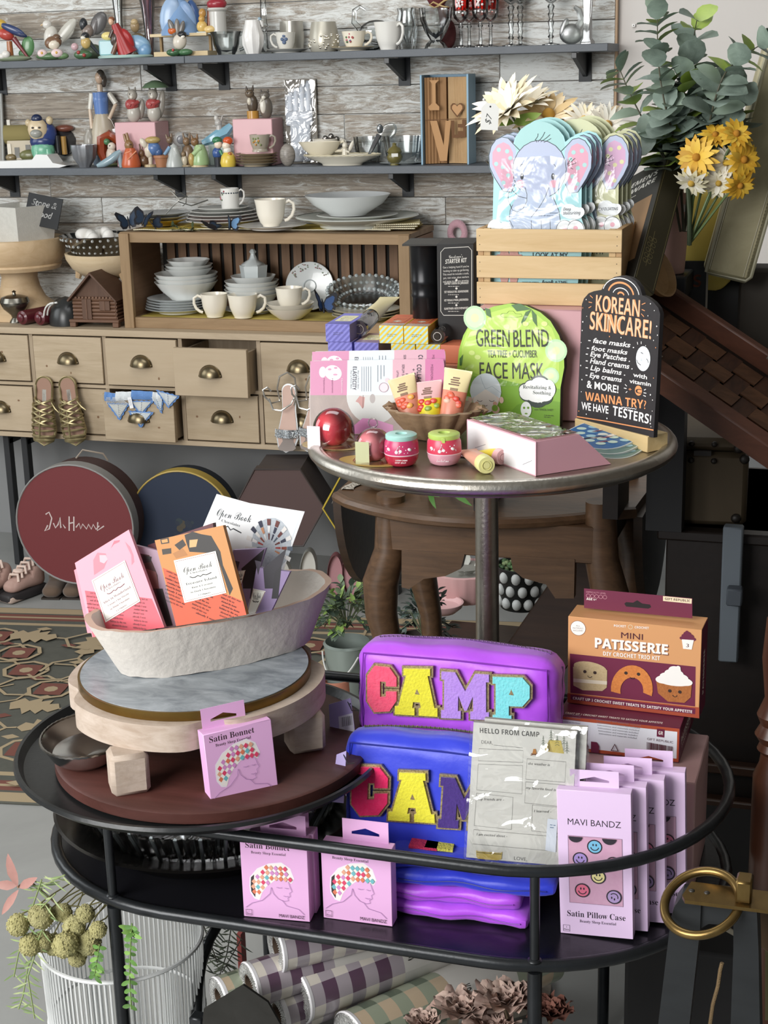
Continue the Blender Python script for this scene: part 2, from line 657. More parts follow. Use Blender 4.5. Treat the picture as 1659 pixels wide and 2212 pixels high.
for px,zt,lab in((316,SH1,'black angled bracket under the bird figurines, beyond the kneeling red-caped one'),(434,SH1,'black angled bracket under the cut glass creamer'),(836,SH1,'black angled bracket under the shelf near the white embossed cup'),(1240,SH1,'black angled bracket near the plaster end of the upper shelf'),(-60,SH1,'black angled bracket cut by the edge, under the parrot figurine'),(338,SH2,'black angled bracket under the shelf of small rabbit figurines'),(463,SH2,'black angled bracket under the pink box with two cats on it'),(845,SH2,'black angled bracket under the folded book art'),(-30,SH2,'black angled bracket above the stone planter with a sign')):
 bracket(px,zt-.022)['label']=lab
 # ---- rug
RGZ=.006
a,b=onz(0,1330,RGZ),onz(0,1732,RGZ)
hd=9.0
t=thing('area_rug','worn kilim rug with dark field, tan branches and rust flowers','rug',(0,0,0))
m=MB()
rug_o=Vector((b.x,b.y,0))
mm=T(rug_o.x,rug_o.y,0)@Rz(hd)
m.M=mm
RW,RD=2.6,(a-b).length*.985
field,tan,rust=mat('56564e',.95,n=('494a43',30,(1,1,1),.3)),mat('a08f72',.95),mat('6f4238',.95)
m.box((.15,RD/2,RGZ/2),(RW,RD,RGZ),field,.002)
ar=Art(m,T(0,0,RGZ),.00002)
for o,w,c in((.0,.045,tan),(.055,.05,rust),(.075,.012,tan),(.13,.02,tan)):
 ar.rect(-RW/2+.17,o+.004,RW-.04,w,c)
 ar.rect(-RW/2+.17,RD-o-w-.004,RW-.04,w,c)
def sprig(x,y,a,s):
 c,q=math.cos(a),math.sin(a)
 f=lambda u,v:(x+(u*c-v*q)*s,y+(u*q+v*c)*s)
 ar.poly([f(*p)for p in((0,.0),(.1,.16),(.22,.1),(.24,.26),(.38,.16),(.42,.32),(.55,.14),(.68,.22),(.8,0),(.68,-.2),(.56,-.12),(.42,-.3),(.38,-.15),(.24,-.25),(.22,-.1),(.1,-.15))],tan)
 ar.line([f(*p)for p in((-.7,.35),(-.35,.3),(-.15,0),(0,0))],.05*s,tan)
 ar.line([f(*p)for p in((-.15,0),(-.4,-.3),(-.8,-.32),(-1.0,-.1))],.05*s,tan)
def rosette(x,y,s):
 ar.poly([(x+s*math.cos(k*PI/4)*(1 if k%2 else .72),y+s*math.sin(k*PI/4)*(1 if k%2 else .72))for k in range(8)],rust)
 ar.ring(x,y,s*1.15,.012,tan,n=8)
 ar.circ(x,y,s*.35,tan,n=8)
yy,k=.28,0
while yy<RD-.2:
 xx=-1.0+(.12 if k%2 else 0)
 while xx<1.35:
  if(k+int(xx*7))%3==0:rosette(xx,yy,.055)
  else:sprig(xx,yy,random.choice((0,PI/2,PI,-PI/2))+random.uniform(-.25,.25),random.uniform(.15,.21))
  ar.poly([(xx+.1,yy+.07),(xx+.125,yy+.085),(xx+.15,yy+.07),(xx+.125,yy+.055)],rust if k%2 else tan)
  xx+=.19
 yy+=.125
 k+=1
yy=.042
for xx in[-1.1+.09*i for i in range(27)]:
 ar.poly([(xx,.085),(xx+.03,.1),(xx+.06,.085),(xx+.03,.07)],tan)
m.done('rug_field',t)
# ==== BUILDERS FOR SMALL SHELF THINGS (units: photo pixels at that distance)
def op(m,o,gl=True):
 k,h=o[0],o[1]
 ma=h if not isinstance(h,str)else(mat(h,.28,coat=.15)if gl else mat(h,.6))
 if k=='b':m.ball(o[2:5],tuple(o[5:8]),ma,14,Ry(o[8])if len(o)>8 else None)
 elif k=='c':m.tube([o[2:5],[(o[2+i]+o[6+i])/2 for i in range(3)],o[6:9]],[o[5],(o[5]+o[9])/2,o[9]],ma,12)
 elif k=='l':m.lathe(o[2],ma,24,(o[3],o[4],o[5]if len(o)>5 else 0))
 elif k=='x':m.box(o[2:5],o[5:8],ma,o[8]if len(o)>8 else 0)
 elif k=='t':m.tube(o[2],o[3],ma,7)
 elif k=='f':m.leaf(o[2],o[3],o[4],o[5],o[6],ma)
def fig(name,label,cat,x,z,Y,parts,rz=18,group=None,gl=True,px=None):
 P=colx(x,Y,z)
 u=px or mpp(P)
 if len(parts)==1:
  m=MB(S(u))
  for o in list(parts.values())[0]:op(m,o,gl)
  ob=m.done(name)
  ob.location,ob.rotation_euler=P,(0,0,R(rz))
  return tag(ob,label,cat,group)
 t=thing(name,label,cat,P,rz,group)
 t['u']=u
 for n,ops in parts.items():
  m=MB(S(u))
  for o in ops:op(m,o,gl)
  m.done(n,t)
 return t
def cupprof(w,h,th=2.0,foot=.55,flare=.0):
 r=w/2
 o=[(0,0),(r*foot,0),(r*foot,h*.05),(r*(.72+flare*.0),h*.16),(r*.9,h*.45),(r*.96,h*.75),(r*(1+flare),h)]
 i=[(r*(1+flare)-th,h),(r*.96-th,h*.75),(r*.9-th,h*.45),(r*.7-th,h*.2),(0,h*.12)]
 return o+i
def cup(name,label,x,z,Y,w,h,hx,side=1,foot=.55,flare=.0,decor=None,group=None,cat='cup',mt=None,straight=False,hrz=18):
 ma=mt or ceramic(hx)
 P=colx(x,Y,z)
 u=mpp(P)
 t=thing(name,label,cat,P,hrz,group)
 m=MB(S(u))
 pr=cupprof(w,h,max(1.2,w*.03),foot,flare)
 if straight:pr=[(0,0),(w*.45,0),(w*.48,h*.05),(w*.5,h),(w*.5-2,h),(w*.47-2,h*.1),(0,h*.08)]
 m.lathe(pr,ma,30)
 if decor:decor(m,w/2,h)
 m.done('cup_body',t)
 m=MB(S(u))
 r=w/2*.93
 pts=[(side*(r+q*w*.30),0,h*a)for q,a in((-.02,.84),(.5,.93),(.95,.82),(1,.6),(.75,.38),(.3,.24),(-.06,.2))]
 m.tube(pts,[max(2,w*.055)]*7,ma,8)
 m.done('handle',t)
 return t
def spray(m,r,h,cols,a0=-150,n=9,seed=1):
 """little painted flowers on a cup's side"""
 rd=random.Random(seed)
 for i in range(n):
  a,zz=R(a0+rd.uniform(-28,28)),h*rd.uniform(.35,.85)
  m.ball((r*.93*math.cos(a),r*.93*math.sin(a),zz),(r*.1,r*.1,r*.1),C(rd.choice(cols)),8)
def plate(name,label,x,z,Y,w,hx,h=8,group=None,cat='plate',rim=None,depth=None):
 P=colx(x,Y,z)
 u=mpp(P)
 m=MB(S(u))
 r=w/2
 m.lathe([(0,0),(r*.6,0),(r*.62,h*.25),(r*.96,h*.9),(r,h),(r*.97,h*1.06),(r*.63,h*.55),(0,h*.45)],ceramic(hx),40)
 if rim:m.lathe([(r*.985,h*.98),(r*1.004,h*1.02),(r*.97,h*1.1)],mat(rim,.3),40)
 o=m.done(name)
 o.location=P
 return tag(o,label,cat,group)
def lathething(name,label,cat,x,z,Y,prof,ma,n=28,group=None,fl=None,sx=1,sy=1,rz=18,decor=None):
 P=colx(x,Y,z)
 u=mpp(P)
 m=MB(S(u))
 m.lathe(prof,ma,n,fl=fl,sx=sx,sy=sy)
 if decor:decor(m)
 o=m.done(name)
 o.location,o.rotation_euler=P,(0,0,R(rz))
 return tag(o,label,cat,group)
GL=film('fbfdfd',.10,.09)
GLW=film('f4f7f6',.2,.15)
# ==== HIGHEST SHELF
z1=SH1
fig('parrot_figurine','bright parrot figurine with yellow head beside a green leaf, at the shelf end','figurine',30,z1,4.61,{'base':[('b','8f9a80',0,0,6,40,16,7),('b','e8e4dc',-13,-12,15,9,6,8),('b','e8e4dc',-22,-10,11,7,5,6),('c','a5673f',-6,0,8,7,-6,0,42,6)],'bird_body':[('b','b8493f',-12,0,56,18,10,12,20),('b','d8b24c',-24,0,76,16,10,12),('c','7a2f34',4,0,48,6,34,-4,4,2)],'wing':[('b','33436e',4,-7,66,28,4,8,24),('b','2b3557',14,-6,58,22,4,6,20)],'foliage':[('b','5d8a5a',32,4,30,14,4,22,10),('b','4f7a50',24,6,16,14,5,10)]})
fig('dove_figurine','white porcelain dove with raised fanned wing behind pink flowers','figurine',118,z1,4.66,{'bird_body':[('b','d9d5cb',-4,0,50,15,12,22,15),('b','e2ded6',-10,0,74,10,9,9),('c','d6b48a',-18,0,75,2.5,-25,0,72,.5)],'wing':[('b','c9c6bb',28,2,58,12,4,36,42),('b','d4d1c6',22,3,50,12,4,30,55)],'base':[('b','c8c1ae',0,0,10,22,12,12)]})
t=fig('wren_figurine','small brown wren figurine sitting on pale pink flowers and leaves','figurine',116,z1,4.57,{'bird_body':[('b','7d5f48',2,0,36,19,12,14,-10),('b','e3d9c6',4,-5,32,13,9,11),('b','6e543f',10,0,46,9,8,8),('c','3c332d',17,-3,46,2,23,-5,45,.5)],'flowers':[('b','e6cfcf',-22,-6,14,11,6,9),('b','e6cfcf',10,-9,14,13,6,9),('b','d9a84e',10,-14,15,3,2,3),('b','d9a84e',-22,-11,15,3,2,3)],'leaves':[('b','5d7a55',-8,0,8,30,12,8),('b','6f8d62',20,-3,8,14,8,7)]})
fig('chickadee_figurine','black and grey bird figurine with fanned tail feathers on mossy base','figurine',200,z1,4.66,{'bird_body':[('b','2f3236',-14,0,72,9,8,14),('b','86786f',-6,0,58,13,9,14,20)],'wing':[('b','5d5b5a',18,4,74,16,4,26,30),('b','757170',8,2,66,8,4,20,20)],'base':[('b','59644f',0,0,14,26,12,18)]})
fig('goldfinch_figurine','tiny black-capped yellow-breasted bird figurine on red berries','figurine',186,z1,4.57,{'bird_body':[('b','c6a96a',2,0,34,11,9,13),('b','2b2c2e',2,0,48,9,8,8),('b','e8e2d2',-2,-5,44,6,4,4)],'base':[('b','4d6b4a',-6,0,9,20,10,10),('b','a33a36',-14,-8,14,4,3,4),('b','a33a36',-2,-9,8,4,3,4),('b','c9a7ab',-22,-3,26,8,5,8)],'tail':[('c','35383b',8,2,36,5,28,6,10,3)]})
fig('kneeling_figurine','porcelain man in red cape kneeling at a pale blue bed','figurine',272,z1,4.60,{'base':[('l','bfe0d8',[(0,0),(58,0),(60,3),(56,6),(0,6)],0,0)],'body':[('b','4a3a33',-18,-8,40,11,9,16,20),('c','6b4a38',-14,-10,34,6,-26,-12,8,5),('c','4a3a33',-10,-8,30,7,6,-6,12,6),('b','e0b898',-25,-8,76,6,6,8),('c','4a3a33',-22,-9,58,5,-30,-10,42,4)],'hair':[('b','8a5536',-24,-6,80,7,7,6)],'cape':[('c','a52b2b',-18,-6,70,8,6,-4,8,22),('b','b03030',4,-8,34,16,8,28,-18)],'bed':[('x','9ec4c9',-32,6,22,48,22,32,3),('b','e6d48a',-36,0,46,14,8,9),('b','8fb3cf',30,6,28,26,10,18,25),('b','7aa2c6',40,4,16,16,10,16)]})
fig('owl_figurine','little tan owl ornament on a post behind the kneeling figurine','figurine',296,z1,4.70,{'bird_body':[('b','b59a72',0,0,66,10,8,14),('b','c9b083',0,-4,74,8,6,7)],'post':[('b','8a7a5c',4,0,40,16,8,12),('c','7d6c50',4,0,4,10,4,0,34,8)]})
fig('gown_figurine','porcelain lady in wide pale blue gown, its head out of frame','figurine',392,z1+.063,4.63,{'gown':[('l','7f9fc6',[(46,0),(44,8),(30,34),(16,62),(10,80),(0,84)],0,0),('b','9db7d6',-20,-14,40,22,8,40,12),('b','8aa7cd',16,-12,36,18,8,36,-14)],'torso':[('c','5d7fae',0,0,78,10,0,0,104,9),('c','5d7fae',6,-4,98,5,26,-8,84,4)],'shawl':[('b','3f5d8f',30,0,36,14,12,38,-10)]})
fig('well_figurine','figurine of a white stone well with yellow hens and red cloth','figurine',460,z1+.063,4.62,{'well':[('l','c8c6c0',[(0,0),(18,0),(18,46),(22,50),(20,54),(0,54)],12,0)],'hens':[('b','d9b568',-22,-6,16,12,9,13),('b','c79b4e',-22,-6,32,7,7,8),('b','e0c182',-4,-12,10,14,7,8),('c','8a5236',-8,0,8,4,-4,0,60,5),('b','b98a48',-20,-4,44,8,7,10)],'cloth':[('b','9c2f3a',12,-4,62,22,14,12),('b','8f2b35',20,-2,76,12,10,16)],'base':[('x','b9cbd2',-4,0,3,60,26,6,1)]})
# two-tier display step under them
P=colx(400,4.63,z1)
u=mpp(P)
t=thing('display_step','small pale wooden two-tier step riser between the gown figurine and creamer','display riser',P,0)
m=MB(S(u));m.box((0,0,44),(132,62,6),wood('d9c6a0','c9b186'));m.done('top_board',t)
m=MB(S(u));m.box((4,-6,5),(126,50,10),wood('d9c6a0','c9b186'));m.done('base_board',t)
for sx in(-58,58):
 m=MB(S(u));m.box((sx,8,25.5),(5,8,31),wood('a98d62','8f744c'));m.done('upright',t)
fig('titmouse_figurine','black-capped bird figurine with fanned tail on holly leaves','figurine',390,z1,4.565,{'bird_body':[('b','d8cfc0',0,0,30,15,11,17,20),('b','26282b',6,-2,44,10,9,8),('b','efe9dc',8,-7,40,5,4,4)],'tail':[('b','6d6964',-14,4,56,7,3,22,-20),('b','7d7872',-4,4,58,6,3,20,0),('b','6d6964',5,4,56,6,3,18,18)],'leaves':[('b','3f6342',-14,-3,8,16,9,8),('b','4d7550',12,-5,8,16,9,7),('b','3a5a3c',0,3,7,22,8,7),('b','b23b38',-14,-12,13,3,2,3)]})
fig('pumpkin_ornament','small orange pumpkin ornament peeking above the bird\'s fanned tail','figurine',374,z1+.063,4.57,{'pumpkin':[('b','c8642c',0,0,9,11,9,9),('c','5d6b3a',0,0,16,2,1,0,21,1)]})
lathething('bud_vase','tall faceted pale rose glass vase behind the shelf step','vase',326,z1,4.68,[(0,0),(15,0),(15,4),(9,14),(11,60),(15,105),(22,140),(20,140),(13,105),(9,60),(0,16)],film('dcc6cc',.2,.08),12)
lathething('clear_vase','slender clear glass vase standing behind the red-caped figurine','vase',262,z1,4.70,[(0,0),(12,0),(8,10),(8,80),(13,140),(11,140),(6,80),(0,12)],GL,12)
m_=lambda a,t:1+.03*math.cos(18*a)
t=cup('glass_creamer','cut clear glass creamer with diamond pattern and loop handle',490,z1,4.60,62,48,'ffffff',1,.6,.12,mt=film('f6f9f8',.16,.15),cat='creamer')
P=colx(548,4.60,z1)
t=thing('swan_vase','white ribbed porcelain shell vase shaped like a resting swan','vase',P,18)
u=mpp(P)
m=MB(S(u));m.lathe([(0,0),(15,0),(16,4),(22,20),(23,38),(17,58),(15,70),(13,70),(14,56),(18,38),(0,14)],ceramic('eceae6'),28,fl=lambda a,t:1+.07*math.cos(9*a+5*t)*(t<.6));m.done('vase_body',t)
m=MB(S(u));m.tube([(10,0,62),(15,0,72),(20,0,66),(22,0,56)],[5,4,4,2],ceramic('eceae6'));m.ball((16,-2,72),(4,3,4),ceramic('8fa7b5'),8);m.done('spout',t)
lathething('candlestick','tall faceted crystal candlestick behind the white shell vase','candlestick',573,z1,4.69,[(0,0),(18,0),(18,4),(8,14),(6,50),(10,56),(7,64),(6,118),(12,128),(12,140),(0,140)],GL,8)
plate('saucer','white saucer under the teacup with a blue flower',622,z1,4.61,92,'d9d8d2',8,'saucers on the upper shelf','saucer',rim='a8a59c')
cup('teacup','white teacup painted with one blue flower',618,z1+.007,4.61,42,38,'d8d5cc',-1,.6,.04,decor=lambda m,r,h:[m.ball((r*.9*math.cos(R(a)),r*.9*math.sin(R(a)),h*zz),(r*.22,r*.12,r*.2),C('5a6a86'),8)for a,zz in((-108,.62),(-86,.62),(-97,.8),(-97,.45))],cat='teacup')
def merc(m):
 for i in range(40):
  a,zz=R(random.uniform(-170,-10)),random.uniform(5,36)
  r=33-abs(zz-20)*.1
  m.ball((r*math.cos(a),r*math.sin(a),zz),(3,3,2.5),mat('f4efe2',.12,1.0),6)
lathething('votive_holder','frosted mercury glass votive holder with speckled gold base','candle holder',701,z1,4.60,[(0,0),(28,0),(32,8),(33,24),(30,44),(26,62),(24,62),(28,44),(30,24),(0,8)],mat('a5a39b',.35,.35,n=('c9c2ae',.02,(1,1,1),.3)),28,decor=merc)
lathething('mercury_votive','shiny silver striped votive cup behind the blue flower teacup','candle holder',632,z1,4.69,[(0,0),(22,0),(26,30),(24,66),(22,66),(23,30),(0,8)],mat('b9b6ac',.3,.6),20,fl=lambda a,t:1+.04*math.cos(16*a))
plate('saucer','cream saucer under the teacup with a rose spray',762,z1,4.60,92,'e3dccb',8,'saucers on the upper shelf','saucer',rim='b79d62')
cup('teacup','cream teacup with a small rose spray and gold band',765,z1+.007,4.60,50,36,'e9e1cf',1,.6,.05,decor=lambda m,r,h:spray(m,r,h*1.05,['a8504f','6a6d9c','5d7a55','c2717a'],-118,9,3),cat='teacup')
# clear glass bird lying behind the teacups
P=colx(800,4.69,z1)
t=thing('glass_bird','clear blown glass swan figurine lying behind the rose teacup','figurine',P,18)
u=mpp(P);m=MB(S(u));m.ball((14,0,38),(38,14,26),GL);m.ball((0,0,12),(26,14,12),GL);m.done('bird_body',t)
m=MB(S(u));m.tube([(-18,0,42),(-34,0,60),(-32,0,84),(-20,0,92),(-8,0,84)],[8,6,5,4,2],GL);m.done('neck',t)
cup('creamer','white embossed porcelain creamer with handle, beside a glass pitcher',840,z1,4.60,60,58,'e4e2db',1,.62,.06,cat='creamer',hrz=-30)
lathething('glass_pitcher','ribbed clear glass pitcher behind the white embossed creamer','pitcher',880,z1,4.69,[(0,0),(16,0),(20,20),(24,50),(18,76),(20,86),(18,86),(15,76),(21,50),(0,8)],GL,24,fl=lambda a,t:1+.05*math.cos(12*a))
lathething('footed_vase','clear tulip glass footed vase tied with a raffia bow','vase',942,z1,4.60,[(0,0),(24,0),(20,10),(12,18),(22,34),(32,60),(34,84),(31,84),(29,60),(18,34),(0,20)],GL,24,fl=lambda a,t:1+.06*math.cos(8*a))
t=fig('raffia_bow','straw raffia bow tied on the red bag above the footed vase','bow',948,z1+.112,4.59,{'bow_loops':[('t',mat('bda36f',.8),[(0,0,8),(-12,-2,14),(-20,-2,8),(-10,-3,2),(0,0,6)],2),('t',mat('bda36f',.8),[(0,0,8),(12,-2,16),(24,-2,20)],2),('t',mat('c9b07c',.8),[(0,-2,8),(10,-4,4),(22,-3,2)],1.6)]},gl=False)
fig('red_bag','tall gathered dark red cloth bag standing between footed vase and goblets','bag',968,z1,4.68,{'bag':[('b',mat('5a2a2a',.8),0,0,30,18,12,32),('c',mat('5a2a2a',.8),0,0,40,15,-14,0,88,9),('b',mat('5e2326',.8),-22,0,112,24,12,28)]})
def goblet(x,Y,s,label,group,red=True):
 P=colx(x,Y,z1);u=mpp(P)
 t=thing('goblet',label,'wine glass',P,18,group)
 m=MB(S(u*s));m.lathe([(0,0),(17,0),(17,2),(4,6),(3.2,40),(6,44),(3.5,48),(4,52),(0,54)],GL,18);m.done('stem',t)
 m=MB(S(u*s));m.lathe([(0,52),(5,53),(15,62),(18,74),(17,78)],GL,20)
 m.lathe([(17,78),(18.5,90),(18.5,122),(17,122),(17,80)],film('f07a5c',.10,.08)if red else GL,20)
 if red:
  for i in range(12):m.ball((18.6*math.cos(R(-100+random.uniform(-22,22))),18.6*math.sin(R(-100+random.uniform(-22,22))),random.uniform(84,100)),(2.6,2.6,2.6),C('f2e9e6'),6)
 m.done('goblet_bowl',t)
for x,Y,s,lab in((996,4.60,.98,'red banded goblet with white grapes, first of four from the raffia bow'),(1014,4.69,1.0,'red banded goblet at the rear of the group of four'),(1038,4.60,1.0,'red banded goblet with white grapes, third from the raffia bow'),(1060,4.66,1.0,'red banded goblet farthest from the raffia bow')):
 goblet(x,Y,s,lab,'red banded goblets')
for x,lab in((1104,'clear goblet with beaded stem nearest the red goblets'),(1124,'clear beaded-stem goblet standing just behind another clear one'),(1190,'clear beaded-stem goblet beside the frosted bird')):
 P=colx(x,4.63 if x!=1124 else 4.69,z1);u=mpp(P)
 t=thing('goblet',lab,'wine glass',P,18,'clear beaded goblets')
 m=MB(S(u));m.lathe([(0,0),(19,0),(19,2),(4,6),(4,14),(7,18),(4,22),(6,30),(4,36),(7,48),(4,54),(7,64),(4,70),(8,80),(4,86)],GL,16);m.done('stem',t)
 m=MB(S(u));m.lathe([(0,86),(6,87),(22,100),(28,130),(26,130),(20,102),(0,90)],GL,20);m.done('goblet_bowl',t)
t=fig('frosted_bird','frosted white glass bird figurine between goblet and crystal flute','figurine',1234,z1,4.64,{'bird_body':[('b',film('dfe3e0',.35,.4),0,0,22,26,14,22),('t',film('dfe3e0',.35,.4),[(12,0,32),(22,0,50),(16,0,70),(6,0,78)],[10,8,7,4])],'wing':[('b',film('dfe3e0',.35,.4),-16,-4,36,8,5,20,20)]})
lathething('crystal_flute','heavy fluted crystal vase at the plaster end of the shelf','vase',1268,z1,4.61,[(0,0),(15,0),(15,5),(10,12),(9,60),(12,120),(10,120),(7,60),(0,14)],film('fafcfc',.22,.1),10,fl=lambda a,t:1+.12*math.cos(5*a))
# ==== LOWER SHELF
z2=SH2
m=MB();P=colx(-14,4.68,z2);u=mpp(P);m.M=S(u)@Rx(-6)
m.box((0,0,76),(56,6,152),C('a9aaa5',.5),1.5);ar=Art(m,T(-24,-3,6)@Rx(90));ar.rect(0,0,48,138,C('cfcac0'));ar.circ(30,18,8,C('a3504b'))
o=m.done('picture_frame');o.location=P;tag(o,'grey framed picture cut by the edge beside the cottage ornament','picture frame')
P=colx(78,4.60,z2);u=mpp(P)
t=thing('serving_tray','long white ceramic tray with raised handle in front of the lion','tray',P,3)
m=MB(S(u));m.prism([(-105,0),(72,0),(88,4),(60,7),(48,10),(38,26),(14,28),(4,18),(-105,15)],-2,2,ceramic('eeeeec'))
m.M=S(u)@T(0,30,0)@Rx(90);m.prism([(-105,0),(66,0),(84,4),(52,10),(40,27),(14,28),(4,17),(-105,14)],0,60,ceramic('e9e9e6'));m.v=m.v;
m2=MB(S(u));m2.M=S(u)@T(0,-24,0)@Rx(90);m2.prism([(-105,0),(66,0),(84,4),(52,10),(40,27),(14,28),(4,17),(-105,14)],0,-50,ceramic('ececea'));m2.done('tray_body',t)
fig('cottage_ornament','tiny thatched cottage ornament behind the white tray','ornament',50,z2+.02,4.68,{'walls':[('x','b3a58a',0,0,24,58,30,48,2),('x','4c4a40',-8,-15.5,16,10,2,22),('x','4c4a40',16,-15.5,26,10,2,12),('x','cfc6b2',-24,-14,20,8,6,30)],'thatched_roof':[('c',mat('8d8152',.9),-34,0,54,20,34,0,54,20),('x',mat('857a4c',.9),0,0,48,70,36,14,3)],'chimney':[('x','b9b4a6',-24,0,74,8,8,22,1)],'garden':[('b','6f7048',18,-16,10,22,8,12),('b','7c6c4a',-22,-16,6,12,6,8)]})
t=fig('lion_figurine','stout painted lion figurine, blue mane, mint chest, striped back','figurine',104,z2+.018,4.66,{'lion_body':[('c','3b3a3c',26,22,34,28,38,40,40,26),('b','6fae90',-8,-6,22,26,18,24),('c','6fae90',-20,-14,0,9,-18,-12,24,10),('c','6fae90',6,-14,0,9,4,-12,24,10)],'mane':[('b','34457c',-6,0,56,30,20,30),('b','2c3b6c',-8,-2,40,28,20,18)],'face':[('b','d6c2a0',-14,-12,66,22,14,24),('b','9a9a92',-16,-24,58,13,7,9),('b','c9b692',12,-10,84,8,6,9),('b','c9b692',-34,-8,80,7,6,8),('b','26304f',-14,-14,88,12,8,10),('b','3a3430',-22,-25,70,3,2,2),('b','3a3430',-8,-25,70,3,2,2)],'stripes':[('c','a98347',36,6,12,6,36,4,50,6),('c','2b2b2e',24,0,12,5,24,-2,52,5),('b','7d4b3c',36,20,66,22,14,8)]})
lathething('fluted_cup','small silver grey fluted cup beside the white tray','cup',184,z2,4.585,[(0,0),(12,0),(13,3),(23,18),(27,40),(27,47),(25,47),(24,40),(19,18),(0,6)],mat('8f9195',.3,.5),40,fl=lambda a,t:1+.05*math.cos(10*a))
t=fig('lady_figurine','tall porcelain peasant lady in blue bodice and cream skirt with jug','figurine',228,z2,4.68,{'body':[('c','c9b49d',0,0,150,6,0,0,168,6),('b','c9ae96',0,0,182,9,9,13),('c','d8d4c8',-18,0,150,6,-24,-2,118,5),('c','c9b49d',-24,-2,118,4,-22,-6,66,4),('c','d8d4c8',18,0,150,6,32,-2,128,6),('c','c9b49d',32,-2,128,4,16,-8,96,4)],'hair':[('b','4c463f',3,2,186,10,10,13),('b','4c463f',8,4,176,8,8,14)],'bodice':[('c','5f7fb8',0,0,100,14,0,0,152,17),('b','6a89c0',0,-4,138,16,12,16)],'skirt':[('l','b9ae9a',[(26,22),(30,40),(26,70),(18,98),(14,108),(0,110)],0,0),('c','c7bda9',-10,-12,30,12,-4,-8,100,8),('c','c0b5a1',12,-10,24,12,6,-6,98,8),('l','93a3b3',[(0,0),(24,0),(26,6),(25,24),(0,26)],0,0)],'jug':[('l','9c978d',[(0,0),(9,0),(14,18),(13,36),(7,46),(8,52),(0,52)],-28,-8,26)]})
P=colx(252,4.64,z2+.10)
m=MB(S(mpp(P))@Ry(-12));m.box((0,0,0),(13,.8,26),C('eceef0'),0);ar=Art(m,T(-5,-.4,-9)@Rx(90));ar.scrawl(1,12,8,2,C('7f8fb0'),3)
m.tube([(0,0,13),(-3,2,30),(-9,3,40)],.5,C('e6e2da'),5)
o=m.done('price_tag');o.location,o.rotation_euler=P,(0,0,R(18));tag(o,'white paper price tag hanging from the lady figurine\'s arm','price tag')
def riserbox(x,Y,w,h,d,label,hx='d6a9ad'):
 P=colx(x,Y,z2);u=mpp(P)
 m=MB(S(u));m.box((0,0,h/2),(w,d,h),mat(hx,.35),1.5)
 o=m.done('display_box');o.location,o.rotation_euler=P,(0,0,R(4));return tag(o,label,'display riser','pink display boxes on the lower shelf')
riserbox(312,4.655,92,92,78,'glossy pink display box with two squirrel figurines on top')
riserbox(561,4.655,88,97,78,'glossy pink display box with two cat figurines on top')
zt=z2+92*mpp(colx(312,4.655,z2))
for x,lab,um in((290,'grey squirrel figurine in red jacket, hands together, without umbrella',0),(334,'grey squirrel figurine in red jacket under a green umbrella',1)):
 d={'animal_body':[('b','b8b3a8',0,0,18,15,13,20),('b','a9a398',0,-2,56,11,11,12),('c','8a8378',-6,0,64,3,-7,0,73,1),('c','8a8378',6,0,64,3,7,0,73,1),('b','2d2a28',-4,-11,58,1.6,1.5,1.8),('b','d8d2c6',-1,-11,52,4,3,4)],'jacket':[('b','a54a48',-2,-2,36,15,12,13),('c','a54a48',-12,-4,42,4,-2,-13,34,3.5),('c','a54a48',12,-4,42,4,2,-13,34,3.5)],'tail':[('b','9c968c',16,6,36 if um else 26,8,7,30 if um else 22,10)]}
 if um:d['umbrella']=[('l','62785c',[(30,0),(22,9),(8,15),(0,16)],6,4,70),('c','5a4a3a',4,-2,40,1,5,2,74,1)]
 fig('squirrel_figurine',lab,'figurine',x,zt,4.63,d)
zt2=z2+97*mpp(colx(561,4.655,z2))
fig('cat_figurine','tabby cat figurine seated on a yellow basket, ears up','figurine',545,zt2,4.635,{'animal_body':[('b','55493c',2,0,30,12,10,20),('b','6a5b4a',-3,-2,52,10,9,9),('c','4c4034',-9,0,58,3.5,-10,0,68,.8),('c','4c4034',3,0,58,3.5,5,0,70,.8),('b','cfc6b4',-4,-9,36,5,4,8),('b','26231f',-7,-10,54,1.4,1,1.4),('b','26231f',0,-10,54,1.4,1,1.4)],'basket':[('l','b98a3f',[(0,0),(13,0),(13,16),(0,16)],2,0)]})
fig('cat_figurine','grey and white tabby cat figurine standing with paw at cheek','figurine',574,zt2,4.635,{'animal_body':[('b','6a6258',2,0,22,14,11,24),('b','6e675d',0,-2,48,11,9,9),('b','dcd6c8',-4,-8,26,7,5,16),('b','dcd6c8',-2,-8,44,5,4,4),('c','524b43',-7,0,54,3,-8,0,61,.8),('c','524b43',7,0,54,3,8,0,61,.8),('c','d5cfc1',-9,-6,32,3.5,-5,-12,40,3)]})
fig('squirrel_figurine','glossy russet squirrel figurine with big curled tail and green cap','figurine',240,z2,4.62,{'animal_body':[('b','cdbfae',4,-8,22,12,10,20),('b','d8cdbd',6,-10,42,9,8,9),('b','2a2725',3,-18,44,1.5,1,1.5)],'tail':[('t',mat('8e3f22',.25,coat=.3),[(-10,4,6),(-18,4,30),(-16,4,58),(0,4,66),(14,4,58),(18,4,40)],[8,11,12,11,10,7])],'cap':[('b','4d7a52',-4,-8,52,7,6,7)],'base':[('b','7c8c60',0,-4,4,20,12,5)]})
